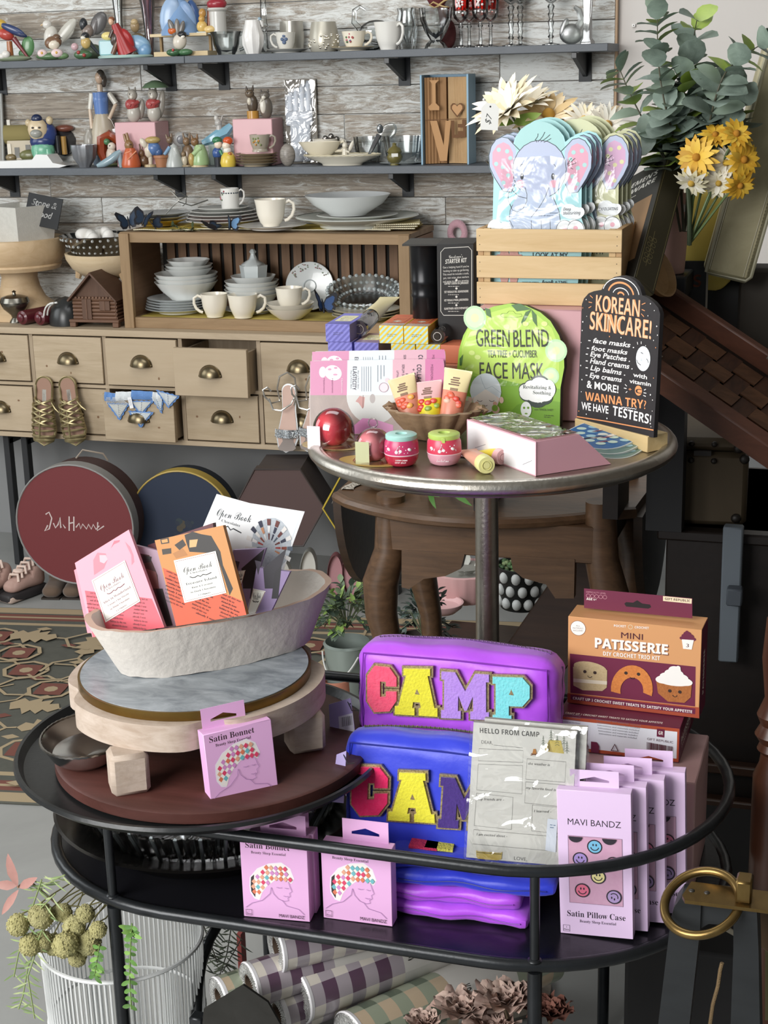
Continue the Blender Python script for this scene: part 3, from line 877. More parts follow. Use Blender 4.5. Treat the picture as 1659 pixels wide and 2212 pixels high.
def shoe(x,Y,label,s=1,hx='8fa5ae',fl=1):
 P=colx(x,Y,z2);u=mpp(P)*s
 t=thing('shoe_ornament',label,'ornament',P,18)
 m=MB(S(u));m.tube([(-28*fl,0,4),(-14*fl,0,8),(2*fl,0,16),(16*fl,0,26),(26*fl,0,34)],[4,8,9,9,5],ceramic(hx),12);m.done('shoe_body',t)
 m=MB(S(u));m.cone((22*fl,0,28),6,(24*fl,0,0),4,ceramic(hx));m.done('heel',t)
 return t
shoe(238,4.555,'small pale blue porcelain slipper in front of the russet squirrel')
fig('rabbit_figurine','brown rabbit figurine wrapped in an orange shawl','figurine',284,z2,4.57,{'animal_body':[('b','8c6a45',-2,0,46,10,9,12),('c','8c6a45',-8,2,54,4,-12,3,70,2.5),('c','94724c',-3,2,55,4,-6,3,72,2.5),('b','2a2320',3,-8,48,1.5,1,1.5)],'shawl':[('l','c2603a',[(0,0),(20,0),(21,6),(17,24),(10,40),(0,42)],0,0),('t',mat('d98a62',.3),[(-14,-12,10),(0,-19,20),(14,-10,34)],1.6),('t',mat('d98a62',.3),[(-10,-10,30),(2,-14,34),(12,-6,20)],1.6)]})
fig('rabbit_figurine','small dark brown rabbit figurine beside the orange shawl','figurine',312,z2,4.60,{'animal_body':[('b','6d513a',0,0,12,13,9,13),('b','75583f',-4,-2,28,7,7,8),('c','6d513a',-6,0,34,2.5,-8,0,48,1.4),('c','6d513a',-1,0,34,2.5,-2,0,47,1.4)]})
fig('duck_figurine','rabbit figurine in blue coat and straw bonnet bending forward','figurine',330,z2,4.585,{'animal_body':[('c','d2c6b2',-4,0,4,4,-4,0,22,5),('b','d8cebc',-16,-4,50,7,6,12,-30),('l','b5a27c',[(0,0),(14,0),(13,5),(0,6)],-4,0),('b','d2c6b2',-6,-1,34,10,8,16)],'coat':[('b','5473a5',4,0,38,16,11,15),('b','44608e',14,0,30,10,9,10)],'bonnet':[('b','b59d62',4,-2,56,17,10,8)]})
lathething('flower_pot','tiny terracotta flower pot ornament among the rabbit figurines','ornament',350,z2,4.56,[(0,0),(12,0),(15,20),(17,20),(17,25),(14,25),(0,22)],mat('a5714f',.5),20)
fig('mouse_figurine','mouse figurine in long pale grey dress with ears up','figurine',376,z2,4.575,{'animal_body':[('b','75604b',-6,-2,56,7,7,8),('c','75604b',-11,0,60,3,-13,0,68,2),('c','75604b',-2,0,61,3,-2,0,70,2)],'dress':[('l','b4b8b4',[(0,0),(20,0),(20,5),(14,26),(8,44),(0,50)],2,0),('c','7fa0bd',-6,-6,42,4,-18,-10,26,3.5),('c','c9ccc8',8,-8,10,8,4,-5,40,5)]})
fig('fan_ornament','round openwork white lace ornament behind the mouse figurines','ornament',392,z2+.055,4.69,{'fan':[('b','a9a9a6',0,0,16,16,4,16),('b','85868a',0,-4,16,9,2,9),('c','8c8c88',0,0,-40,3,0,0,4,3)]})
fig('mouse_figurine','brown mouse figurine with a tiny companion, ears touching','figurine',408,z2,4.60,{'animal_body':[('b','7a634b',0,0,22,14,10,24),('b','84694e',-2,-2,52,8,8,9),('c','7a634b',-7,0,58,3,-9,0,70,1.6),('c','7a634b',4,0,58,3,6,0,70,1.6),('b','cabda5',-8,-10,12,7,5,12),('b','8a7358',-9,-11,26,5,5,6),('l','a08c6c',[(0,0),(18,0),(17,3),(0,4)],-2,-3)]})
fig('fox_figurine','fox figurine in long pale green coat with basket','figurine',432,z2,4.57,{'animal_body':[('b','80603f',-8,-2,52,9,8,9),('c','80603f',-13,0,58,3.5,-15,0,68,1),('c','80603f',-3,0,58,3.5,-2,0,69,1),('l','c2b089',[(0,0),(19,0),(18,4),(0,5)],0,0)],'coat':[('l','9db784',[(0,4),(19,4),(20,12),(16,30),(10,46),(0,48)],2,0),('c','a9c28f',4,-10,40,6,-12,-14,26,5)],'basket':[('b','b59a5a',-16,-10,16,7,6,14)]})
fig('mouse_figurine','white mouse figurine riding a large pale blue slipper','figurine',472,z2+.062,4.67,{'animal_body':[('b','b5b2ac',2,0,46,8,8,9),('b','cfccc5',-2,0,56,5,5,6),('c','a39f98',8,0,50,3,12,0,60,2),('c','b5b2ac',4,0,20,9,3,0,42,6)],'slipper':[('t',ceramic('86b6cb'),[(-34,-4,4),(-18,-4,10),(0,-4,20),(16,0,26),(30,2,40)],[6,10,12,12,7])],'base':[('x','b3c2ba',-4,0,-22,34,22,48,3)]})
fig('boy_figurine','small Dutch boy figurine in blue jacket and green cap','figurine',472,z2,4.57,{'body':[('b','e6d2bd',2,-2,46,9,8,9),('c','2a2c33',0,0,0,8,0,0,20,9)],'jacket':[('b','35538c',-1,0,28,11,9,13),('c','3f7f5a',6,-6,34,4,10,-8,24,3)],'cap':[('b','3b7a54',0,0,55,11,9,8)]})
fig('girl_figurine','small Dutch girl figurine in yellow dress and orange cap','figurine',494,z2,4.565,{'body':[('b','ecdcc8',-3,-2,44,9,8,9),('b','e8e4d8',-1,-2,34,9,8,8)],'dress':[('l','ddc04f',[(0,0),(16,0),(18,8),(15,22),(9,30),(0,32)],0,0),('b','b06a34',4,-9,26,5,3,5)],'cap':[('b','d0572c',1,0,54,11,9,9)]})
for i in range(4):
 plate('saucer','brown-rimmed saucer in the stack of four under the floral mug',555,z2+.0005+i*.0088,4.575,92,'b3a58c',8.5,'four stacked brown saucers','saucer',rim='6e5a3a')
cup('coffee_cup','painted cup with daffodils on brown stacked saucers',562,z2+.0445,4.575,44,36,'a9a090',1,.8,0,decor=lambda m,r,h:spray(m,r*1.02,h,['c98a3c','7d8a55','6f7d4c','cfa64c','c9c2b0'],-100,12,7))
fig('stone_ornament','polished grey banded stone owl standing by the stacked saucers','ornament',622,z2,4.57,{'stone':[('b',mat('a29b92',.35,n=('6b655e',60,(1,1,3),.2)),0,0,23,17,11,24)]},gl=False)
# oven mitt in a clear pack
P=colx(654,4.69,z2);u=mpp(P)
t=thing('glove_pack','grey card pack holding a printed white oven mitt','packaged glove',P,14)
m=MB(S(u)@Rx(-4));m.box((0,0,88),(68,3,176),C('8c8579',.6),.5);m.done('backing_card',t)
m=MB(S(u)@Rx(-4));mt=mat('e3e6ea',.5,n=('c3ccd8',60,(1,1,1),.2))
m.rbox((-2,-6,46),(44,9,84),5,mt,6);m.rbox((-4,-6,112),(58,9,66),5,mt,6)
for i,(xx,hh)in enumerate(((-22,150),(-9,158),(4,166),(17,172))):m.tube([(xx,-6,110),(xx+1,-6,hh-8),(xx+1,-6,hh)],[8,7.5,4],mt,10)
m.done('mitt',t)
m=MB(S(u)@Rx(-4));m.box((0,-12,88),(66,.6,172),film('ffffff',.05,.08,1));m.done('clear_sleeve',t)
# cups, gravy boat, platter, angel
P=colx(740,4.60,z2);u=mpp(P)
t=thing('oval_platter','cream oval platter with rope edge under the gravy boat','platter',P,3)
m=MB(S(u));m.lathe([(0,0),(44,0),(46,4),(86,20),(84,22),(44,8),(0,7)],ceramic('e2dccb'),44,sy=.55);m.done('platter_body',t)
m=MB(S(u));m.tube([(85*math.cos(2*PI*i/60),47*math.sin(2*PI*i/60),22+(.8 if i%2 else-.2))for i in range(60)],1.6,ceramic('cfc5a8'),6,True);m.done('rope_edge',t)
P=colx(694,4.60,z2+.028)
t=thing('gravy_boat','cream basket-weave gravy boat lying on the oval platter','gravy boat',P,10);u=mpp(P)
m=MB(S(u));m.lathe([(0,0),(20,0),(36,14),(44,30),(41,30),(33,15),(0,5)],ceramic('ddd4bd'),36,sy=.6,fl=lambda a,t:(1+.22*max(0,-math.cos(a))*t)*(1+.02*math.cos(30*a+12*t)));m.done('boat_body',t)
m=MB(S(u));m.tube([(36,0,26),(50,0,30),(56,0,20),(44,0,10),(30,0,10)],3.5,ceramic('ddd4bd'),8);m.done('handle',t)
cup('coffee_cup','wide cream cup behind the gravy boat, holding silver ornaments',704,z2+.03,4.68,56,32,'dcd6c8',1,.7,0)
fig('silver_flower','little silver metal flowers standing in the wide cream cup','ornament',716,z2+.055,4.68,{'petals':[('b',mat('8f8b86',.25,1.0),x,0,zz,7,5,8,a)for x,zz,a in((-12,14,-20),(0,18,0),(11,12,25),(-4,6,10),(8,4,40))]})
fig('angel_figurine','small ivory cherub figurine with raised wing on the platter','figurine',746,z2+.018,4.56,{'body':[('b','d9d2c0',0,0,30,6,6,7),('c','d2cab6',0,0,2,8,0,0,24,6),('c','d9d2c0',-3,-3,20,3,9,-5,16,2.5)],'wing':[('b','dcd6c6',13,3,28,4,2,13,25)]})
fig('glass_hummingbird','clear and grey glass hummingbird with long diagonal stem','ornament',812,z2+.03,4.66,{'bird_body':[('t',mat('8c8f90',.15,.7),[(-18,0,-8),(-4,0,18),(8,0,40)],[3,5,6])],'wing':[('b',GLW,26,2,44,24,3,16,-40),('b',mat('777a7b',.2,.7),10,-2,52,7,3,10)]})
for x,Y,w,h,lab in((796,4.69,62,56,'clear pressed glass box dish behind the angel figurine'),(872,4.66,88,58,'oblong clear glass dish with scalloped beaded rim')):
 P=colx(x,Y,z2);u=mpp(P);m=MB(S(u))
 m.lathe([(0,0),(w*.36,0),(w*.44,h*.4),(w*.5,h),(w*.48,h),(w*.41,h*.4),(0,4)],film('f8fafa',.12,.15),40,sy=.7,fl=lambda a,t:1+.03*math.cos(20*a))
 o=m.done('glass_dish');o.location,o.rotation_euler=P,(0,0,R(6));tag(o,lab,'glass dish')
lathething('snuff_jar','olive green stone jar with lid in front of glass dish','jar',853,z2,4.575,[(0,0),(10,0),(9,4),(15,10),(17,18),(14,24),(16,29),(12,36),(6,39),(4,43),(5,46),(0,48)],mat('6e663a',.3),22,decor=lambda m:m.box((0,-16,22),(14,1.5,7),C('e4e3dc')))
plate('glass_plate','flat clear glass plate under the green stone jar',868,z2,4.63,96,'cfd6d6',4,None,'plate')
# book folded into letters
P0,P1=colx(916,4.60,z2),colx(1014,4.60,z2)
t=thing('folded_book','open blue book with pages folded into letters and a heart','book art',(P0+P1)/2,2)
W=(P1-P0).length;Hh=.262
pg=mat('a88158',.8,n=('8a6642',90,(8,1,.2),.3));pg2=mat('c4a57c',.8,n=('a5835a',120,(10,1,.2),.3));dk=mat('6e4c30',.85)
m=MB()
m.box((-W/2,.03,Hh/2),(.006,.10,Hh),C('8fb0c4'),.001);m.box((W/2,.03,Hh/2),(.006,.10,Hh),C('8fb0c4'),.001);m.box((0,.079,Hh/2),(W,.006,Hh),C('7d9cb2'),.001)
m.done('cover',t)
def leafblock(name,x0,x1,d0,d1,z0,zz,ma):
 m=MB();n=14
 k=n+1
 vs=[]
 for i in range(k):
  x=x0+(x1-x0)*i/n
  y=d0+(d1-d0)*i/n-.003*(i%2)
  vs+=[(x,y,z0),(x,y,zz)]
 m.add(vs,[(2*i,2*i+2,2*i+3,2*i+1)for i in range(n)],ma,False)
 m.box(((x0+x1)/2,.045,(z0+zz)/2),(abs(x1-x0),.05,zz-z0),ma)
 m.done(name,t)
leafblock('page_block',-W*.46,-W*.02,.0,.03,.002,Hh*.97,pg)
leafblock('page_block',W*.02,W*.46,.03,.0,.002,Hh*.97,pg2)
m=MB();ar=Art(m,T(-W*.47,-.006,0)@Rx(90))
s=W/100
def ab(pts):return[(x*s*.94,z*Hh/100*.98)for x,z in pts]
ar.poly(ab([(36,4),(52,4),(62,50),(50,50),(45,22),(30,50),(14,50)]),C('b98e62',.8));ar.poly(ab([(14,62),(36,62),(36,66),(28,70),(28,92),(36,96),(14,96),(20,92),(20,70),(10,66)]),C('b98e62',.8))
ht=[(x*15+77,62+z*8.0)for x,z in[(0,-1.1),(.55,-.45),(1,.15),(1,.62),(.7,.95),(.35,.95),(0,.6),(-.35,.95),(-.7,.95),(-1,.62),(-1,.15),(-.55,-.45)]]
ar.poly(ab(ht),dk);ar.poly(ab([((x-77)*.78+77,(z-63)*.76+63)for x,z in ht]),C('c09468',.8))
ar.poly(ab([(62,50),(64,30),(96,31),(96,51),(88,51),(88,46),(78,46),(78,42),(90,42),(90,38),(78,38),(78,34),(70,34),(70,50)]),dk)
ar.line(ab([(2,51),(98,52)]),.002,dk)
m.done('folded_letters',t)
# ==== DRAWER CABINET
CY0=4.36
ctop=ony(140,709.5,CY0).z
cbot=ony(280,956,CY0).z
cth=.021
xd=[ony(px,y,CY0).x for px,y in((70,780),(225,783),(384,790),(560,800))]
pit=(xd[3]-xd[0])/3
XL,XRc=xd[0]-pit*2,xd[3]+pit*1.78
pine=wood('a8957a','bdab92',1.1,0)
pine2=wood('95836b','aa9880',1.3,2)
t=thing('drawer_cabinet','long pine apothecary cabinet of small drawers with brass cup pulls','cabinet',(0,0,0))
cab=t
CD=WY-.022-CY0
m=MB()
ym=CY0+CD/2
m.box(((XL+XRc)/2,ym-.004,ctop-cth/2),(XRc-XL,CD+.008,cth),pine,.002)
m.box(((XL+XRc)/2,ym,cbot+.008),(XRc-XL,CD,.016),pine,.001)
m.box((XRc-.006,ym,(ctop-cth+cbot)/2),(.012,CD,ctop-cth-cbot),pine2)
m.box(((XL+XRc)/2,WY-.03,(ctop+cbot)/2),(XRc-XL,.012,ctop-cbot-.02),C('3a2f26',.8))
mid=(ctop-cth+cbot+.016)/2
m.box(((XL+XRc)/2,ym,mid),(XRc-XL,CD,.010),pine)
for k in range(-2,5):
 x=min(xd[0]+pit*k,XRc-.006)
 m.box((x,ym,(ctop-cth+cbot+.016)/2),(.013,CD-.002,ctop-cth-cbot-.016),pine2)
m.done('carcass',t)
brass=mat('5d5444',.32,.9,n=('8a7c60',30,(1,1,1),.3))
def cup_pull(par,y):
 m=MB()
 def f(u,v):
  a,e=PI*u,PI/2*v
  return(-.036*math.cos(a)*(1-.05*v),y-.024*math.sin(a)*math.cos(e)-.001,.034*math.sin(a)*math.sin(e)-.012+.0)
 def f(u,v):
  a=-PI/2+PI*u
  e=PI/2*v
  return(.036*math.sin(a)*(1),y-.026*math.cos(a)*math.cos(e),-.012+.036*math.cos(a)*math.sin(e))
 m.grid(f,14,8,brass)
 m.tube([(.037*math.cos(PI*i/14),y-.001,-.013+.037*math.sin(PI*i/14))for i in range(15)],.0022,brass,6)
 for sx in(-1,1):
  m.ball((sx*.033,y-.003,-.009),(.006,.003,.005),brass,8)
  m.ball((sx*.033,y-.006,-.009),.0018,C('3a352b',.3),6)
 m.done('cup_pull',par)
dh1=ctop-cth-mid-.012
for k in range(-2,5):
 for row in(0,1):
  x0=xd[0]+pit*k+.009
  x1=min(xd[0]+pit*(k+1)-.009,XRc-.016)
  if x1-x0<.06:continue
  zc=(ctop-cth+mid+.005)/2 if row==0 else(mid-.005+cbot+.016)/2
  hh=dh1-.003
  pull={(2,0):.075,(1,1):.055,(3,1):.0,(1,0):.012,(0,1):-.006}.get((k,row),.004)
  d=thing('drawer',None,None,((x0+x1)/2,CY0-pull,zc-(.012 if(k,row)==(2,0)else 0)),random.uniform(-.5,.5))
  d.parent=cab
  m=MB()
  wm=wood(random.choice(('a89579','b19e83','a28f74')),random.choice(('c0ae94','b8a68c')),random.uniform(.7,1.3),0)
  m.box((0,.009,0),(x1-x0,.018,hh),wm,.0015)
  for sx in(-1,1):m.box((sx*((x1-x0)/2-.012),.13,-.004),(.009,.225,hh-.02),pine2)
  m.box((0,.24,-.004),(x1-x0-.03,.009,hh-.02),pine2)
  m.box((0,.13,-hh/2+.012),(x1-x0-.03,.22,.006),pine2)
  ar=Art(m,T(0,0,0)@Rx(90))
  for _ in range(3):
   if random.random()<.7:ar.circ(random.uniform(-.09,.09),random.uniform(-.05,.05),random.uniform(.002,.006),C('7d5f44',.7),random.uniform(.002,.005),10)
  m.done('drawer_front',d)
  cup_pull(d,0)
for px in(36,74,860):
 x=ony(px,1000,CY0+.1).x
 m=MB()
 m.box((x,CY0+.06,cbot/2),(.022,.03,cbot),C('2a2b2d',.5),.002)
 m.box((x,CY0+.2,cbot-.03),(.022,.3,.02),C('2a2b2d',.5),.002)
 m.done('stand_leg',cab)
 # ==== OPEN CRATE SHELF ON THE CABINET
BY=4.41
bx0,bx1=ony(258,510,BY).x,ony(884,520,BY).x
bz0,bz1=ctop,ony(560,503,BY).z
BD=.27
cw,cw2=wood('846a4a','9d8260',1.0,0),wood('846a4a','9a7f5d',1.0,2)
t=thing('display_crate','open pine display crate with slatted back holding white china','shelf unit',(0,0,0))
m=MB();m.box(((bx0+bx1)/2,BY+BD/2,bz1-.009),(bx1-bx0,BD,.018),wood('775f45','927a5c',1.0,0),.002);m.done('top_board',t)
rail_h=.031
m=MB();m.box(((bx0+bx1)/2,BY+.008,bz1-.018-rail_h/2+.016),(bx1-bx0,.018,rail_h),cw,.001);m.done('top_rail',t)
btop=ony(560,692,BY).z
m=MB();m.box(((bx0+bx1)/2,BY+.01,(bz0+btop)/2),(bx1-bx0,.02,btop-bz0),cw,.001);m.box(((bx0+bx1)/2,BY+BD/2+.01,bz0+.02),(bx1-bx0-.02,BD-.02,.016),cw);m.done('bottom_board',t)
bfl=bz0+.028
for x in(bx0+.018,bx1-.015):
 m=MB();m.box((x,BY-.001,(bz0+bz1)/2-.002),(.034,.018,bz1-bz0-.004),cw2,.001);m.done('front_post',t)
for x in(bx0+.006,bx1-.006):
 m=MB()
 m.box((x,BY+BD/2,(bz0+bz1)/2-.01),(.012,BD-.02,bz1-bz0-.02),wood('7d6047','93735a',1.0,1));m.done('end_panel',t)
m=MB()
n=22
for i in range(n):
 x=bx0+.03+(bx1-bx0-.06)*(i+.5)/n
 m.box((x,BY+BD-.006,(bz0+bz1)/2),((bx1-bx0-.06)/n*.68,.008,bz1-bz0-.02),wood('6e5138','86664a',1.0,2))
m.box(((bx0+bx1)/2,BY+BD+.003,(bz0+bz1)/2),(bx1-bx0-.03,.004,bz1-bz0-.03),C('2b2825',.9))
m.done('back_slats',t)
# ---- things inside
def bowl(name,label,x,z,Y,w,h,hx='e3e5e2',group=None,cat='bowl',flut=None,foot=.5,ma=None,sy=1):
 P=colx(x,Y,z);u=mpp(P);r=w/2
 m=MB(S(u))
 m.lathe([(0,0),(r*foot,0),(r*(foot+.05),h*.1),(r*.82,h*.55),(r,h),(r-1.5,h),(r*.8,h*.6),(r*foot,h*.22),(0,h*.18)],ma or ceramic(hx),44,fl=flut,sy=sy)
 o=m.done(name);o.location,o.rotation_euler=P,(0,0,R(18))
 return tag(o,label,cat,group)
U=mpp((-1.6,4.5,.9))
zin=bfl+.001
# lace cloth on the crate's floor
m=MB()
m.grid(lambda a,b:(bx0+.03+(bx1-bx0-.06)*a,BY+.022+.2*b,bfl+.0015+.0012*math.sin(40*a)*math.sin(9*b)),60,6,mat('d9c66a',.85,n=('c9b45a',40,(1,1,1),.3)))
m.tube([(bx0+.03+(bx1-bx0-.06)*i/120,BY+.021-.004*(i%2),bfl+.003)for i in range(121)],.0022,C('e4ddc2',.8),5)
tag(m.done('lace_runner'),'yellow runner with cream beaded edge under the china inside the crate','table runner')
zin=bfl+.004
for i in range(5):
 plate('dinner_plate','white plate in the stack below the bowls inside the crate',388,zin+i*.0082,4.545,146-2*i,'e1e4e3',11,'white plates stacked in the crate',rim='a3a9ab')
zs=zin+5*.0082+.003
for i in range(3):
 bowl('soup_bowl','wide white soup bowl in the middle of the tall bowl stack',404,zs+i*.0135,4.545,136,38,group='wide soup bowls in the crate',flut=lambda a,t:1+.012*math.cos(12*a))
zs+=3*.0135+.024
for i in range(2):
 bowl('dessert_bowl','small white dessert bowl upper in the tall bowl stack',409,zs+i*.011,4.545,104,24,group='small dessert bowls in the crate')
bowl('berry_bowl','scalloped white bowl topping the tallest china stack in the crate',408,zs+.026,4.545,92,24,flut=lambda a,t:1+.05*t*math.cos(10*a))
for i in range(4):
 bowl('cereal_bowl','white cereal bowl in the stack under the hexagonal sugar bowl',545,zin+.012+i*.0135,4.575,118,34,group='cereal bowls under the sugar bowl')
bowl('cereal_bowl','topmost smaller white bowl directly beneath the hexagonal sugar bowl',548,zin+.012+4*.0135+.014,4.575,98,26)
P=colx(549,4.575,zin+.095);u=mpp(P)
t=thing('sugar_bowl','hexagonal white sugar bowl with pointed lid','sugar bowl',P,10)
m=MB(S(u));m.lathe([(0,0),(24,0),(27,6),(31,38),(29,38),(0,6)],ceramic('d5dcdc'),6);m.done('bowl_body',t)
m=MB(S(u));m.lathe([(0,37),(28,37),(24,42),(10,50),(6,58),(5,62),(8,66),(4,72),(0,73)],ceramic('d5dcdc'),6);m.done('lid',t)
plate('saucer','white plate lying below the cereal bowls',545,zin,4.575,130,'dfe2e0',10,'white plates stacked in the crate')
cup('mug','cream mug inside the crate with its handle turned to the plates',465,zin,4.47,58,50,'e9e2d2',-1,.62,.02,group=None,cat='mug')
cup('mug','cream mug inside the crate, handle towards the stacked saucers',526,zin,4.47,64,50,'e9e2d2',1,.62,.02,cat='mug')
for i in range(2):
 bowl('shallow_bowl','cream shallow bowl stacked under the mug inside the crate',628,zin+i*.0145,4.475,104,24,'e6e0d2','cream shallow bowls in the crate')
cup('mug','cream mug standing on two shallow bowls inside the crate',626,zin+.03,4.475,58,46,'e9e2d2',1,.62,.02,cat='mug')
# plate standing on edge
P=colx(672,4.64,zin);u=mpp(P)
m=MB(S(u)@T(0,0,52)@Rx(78));m.lathe([(0,0),(30,0),(32,3),(52,8),(51,10),(32,5.5),(0,4)],ceramic('dfe4e4'),44)
rd=random.Random(5)
for i in range(34):
 a=R(rd.uniform(30,150));r=rd.uniform(36,50);m.ball((r*math.cos(a),r*math.sin(a),7.5+(r-36)*.1),(2.2,1.6,1),C(rd.choice(('8a8078','8d9a86','a5787a'))),6)
m.lathe([(13,5.2),(14,6),(12,6)],C('aab2b4'),30)
o=m.done('standing_plate');o.location,o.rotation_euler=P,(0,0,R(14));tag(o,'white plate with grey flower rim standing on edge against the slats','plate')
# cut glass oval dish leaning in the crate
P=colx(790,4.60,zin+.03);u=mpp(P)
m=MB(S(u)@Rx(34));
m.lathe([(0,4),(52,5),(66,18),(80,40),(77,41),(63,20),(50,8),(0,7)],film('f4f8f8',.3,.2),60,sy=.62,fl=lambda a,t:1+.04*math.cos(30*a)*t)
for ring,(r,zz)in enumerate(((79,40),(70,24),(58,12))):
 for i in range(34):
  a=2*PI*(i+ring*.5)/34;m.ball((r*math.cos(a),r*.62*math.sin(a),zz),(4.6,4,4),mat('b9c2c3',.12),6)
o=m.done('cut_glass_dish');o.location,o.rotation_euler=P,(0,0,R(8));tag(o,'hobnail clear glass oval dish leaning in the crate over plates','glass dish')
for i in range(3):
 plate('dinner_plate','cream plate under the hobnail glass dish',792,zin+i*.0085,4.50,150,'dcd8c8',11,'cream plates under the glass dish',rim='b3a988')
def butterfly(P,s,rz,rx,ry,label,blue='34507f'):
 t=thing('butterfly',label,'ornament',M=T(P)@Rz(rz)@Rx(rx)@Ry(ry))
 dkm,bl=mat('1c1d24',.5),mat(blue,.35,.2)
 m=MB(S(s));m.tube([(0,-.9,.05),(0,0,.1),(0,.8,.05)],[.08,.14,.05],dkm,8);m.done('body',t)
 for sx in(-1,1):
  m=MB(S(s)@Ry(sx*-38))
  w=[(0,.1),(.5,.9),(1.5,1.25),(1.75,.9),(1.5,.2),(1.15,-.1),(1.3,-.6),(1.0,-1.1),(.45,-.95),(0,-.3)]
  m.prism([(sx*a,b)for a,b in w],-.03,.0,dkm)
  m.prism([(sx*(a*.72+.12),b*.7)for a,b in w],.0,.02,bl)
  m.done('wing',t)
 return t
butterfly(colx(697,4.455,zin+.045),.030,30,50,20,'large blue-black butterfly in front of the glass dish in the crate')
# ---- on top of the crate
zt=bz1+.001
m=MB()
yl=mat('d8c25a',.85,n=('c7ad4a',40,(1,1,1),.3))
def runner(x0,x1,Y0,Y1,zz,amp,m):
 m.grid(lambda a,b:(x0+(x1-x0)*a,Y0+(Y1-Y0)*b,zz+amp*(1+math.sin(9*a+4*b))/2),24,8,yl)
 m.tube([(x0+(x1-x0)*i/60,Y0-.003*(i%2),zz+.002+amp*(1+math.sin(9*i/60))/2)for i in range(61)],.002,C('e4ddc2',.8),5)
xa,xb=colx(292,4.44,zt).x,colx(420,4.44,zt).x
runner(xa,xb,4.43,4.66,zt+.001,.002,m)
tag(m.done('napkin'),'yellow cloth napkin under the plates at the butterfly end of the crate','napkin')
m=MB();xa,xb=colx(430,4.5,zt).x,colx(850,4.5,zt).x
runner(xa,xb,4.47,4.65,zt+.0005,.002,m)
tag(m.done('napkin'),'yellow cloth runner with beaded edge under the white platters','napkin')
for i in range(3):
 m=MB(Rz(6+5*i));P=colx(868,4.56,zt+.0052+i*.0062)
 m.grid(lambda a,b:(-.075+.13*a,-.08+.15*b,.0015*math.sin(6*a)),8,6,yl)
 m.grid(lambda a,b:(-.075+.13*a,-.08+.15*b,.003+.0015*math.sin(6*a)),8,6,mat('d6c796',.85))
 m.tube([(-.075+.13*i2/40,-.081-.003*(i2%2),.002)for i2 in range(41)],.002,C('e4ddc2',.8),5)
 o=m.done('napkin');o.location=P
 tag(o,'folded yellow napkin in the pile at the plaster-wall end of the crate','napkin','folded yellow napkins')
zp=zt+.005
for i,(w,hx)in enumerate(((124,'c9a84a'),(128,'b7b4a9'),(134,'9da0a0'))):
 plate('dinner_plate',['yellow glazed plate lowest of the three behind the butterflies','cream plate between a yellow and a grey one','grey rimmed plate topmost of the three behind the butterflies'][i],345,zp+i*.011,4.575,w,hx,12)
for i,(w,hx)in enumerate(((160,'cfcfc9'),(156,'a98a82'),(150,'a9aaa4'),(140,'a3a49f'),(112,'c9cac5'))):
 plate('dinner_plate',['large pale plate lowest in the stack under the small floral cup','dusty pink plate in the stack under the small floral cup','grey plate just above a dusty pink one','grey green plate fourth in the stack under the floral cup','small white-rimmed plate directly under the small floral cup'][i],482,zp+i*.0098,4.57,w,hx,12,rim='e6e5df')
cup('demitasse_cup','tall small white cup with a band of roses, on stacked plates',498,zp+5*.0098+.003,4.57,40,44,'e4e2dc',1,.8,0,decor=lambda m,r,h:[spray(m,r*1.06,h*1.05,['9c4f58','6d7c62','5b5360'],-150,6,2)]+[m.ball((r*.98*math.cos(R(a)),r*.98*math.sin(R(a)),h*.78),(2,2,1.6),C('3d4a52'),6)for a in range(-140,-20,16)],straight=True)
plate('dinner_plate','white plate directly under the lone cream mug on the crate',588,zp,4.47,150,'e4e2dc',9)
cup('mug','cream mug with twisted handle standing on top of the crate',586,zp+.008,4.47,66,58,'ece5d6',1,.55,.04,cat='mug')
P=colx(770,4.565,zp);u=mpp(P)
for i,(w,hx)in enumerate(((310,'dfe2d9'),(205,'d3d4ce'))):
 plate('platter',['large white oval platter lowest under the wide bowl','smaller white plate between the platter and the wide bowl'][i],772,zp+i*.019,4.565,w*.86,hx,22 if i==0 else 12,None,'platter',rim='c9ccc6')
bowl('serving_bowl','wide white serving bowl with flared rim on top of the platters',752,zp+.034,4.565,186,44,'dfe2e2',foot=.42)
for px,Y,dz,s,rz,rx,ry,lab in((278,4.44,.026,.026,40,55,-20,'dark butterfly ornament at the corner of the crate, wings raised'),(312,4.445,.034,.024,-30,60,30,'dark butterfly ornament with tall open wings in front of the plates'),(330,4.43,.018,.022,60,35,10,'dark butterfly ornament lying nearest the yellow napkin'),(458,4.43,.008,.022,80,8,5,'dark butterfly ornament lying flat before the stacked plates')):
 butterfly(colx(px,Y,zt+dz),s,rz,rx,ry,lab,'2b3a4d')
butterfly(colx(497,4.42,zt+.026),.021,5,80,60,'bright blue butterfly ornament with folded upright wings','7aa3cc')
m=MB();rd=random.Random(4)
P=colx(395,4.43,zt)
for i in range(26):
 b=(P.x+rd.uniform(-.04,.05),P.y+rd.uniform(-.012,.012),P.z+rd.uniform(.002,.012))
 m.leaf(b,(rd.uniform(-1,1),rd.uniform(-.6,.2),rd.uniform(.0,.6)),(0,0,1),.024,.009,mat(rd.choice(('4d5b45','5d6a4d','6d7355')),.6))
m.tube([(P.x-.05,P.y,P.z+.003),(P.x,P.y,P.z+.007),(P.x+.06,P.y,P.z+.003)],.0012,C('5a5a3f'),5)
tag(m.done('leaf_sprig'),'small artificial green leaf sprig lying on the crate top','foliage')
t=thing('silver_antler','thin wire dragonfly ornament standing behind the grey plates','ornament',colx(385,4.62,zp+.05),18)
m=MB(S(U));mm_=mat('8c8b84',.35,.8)
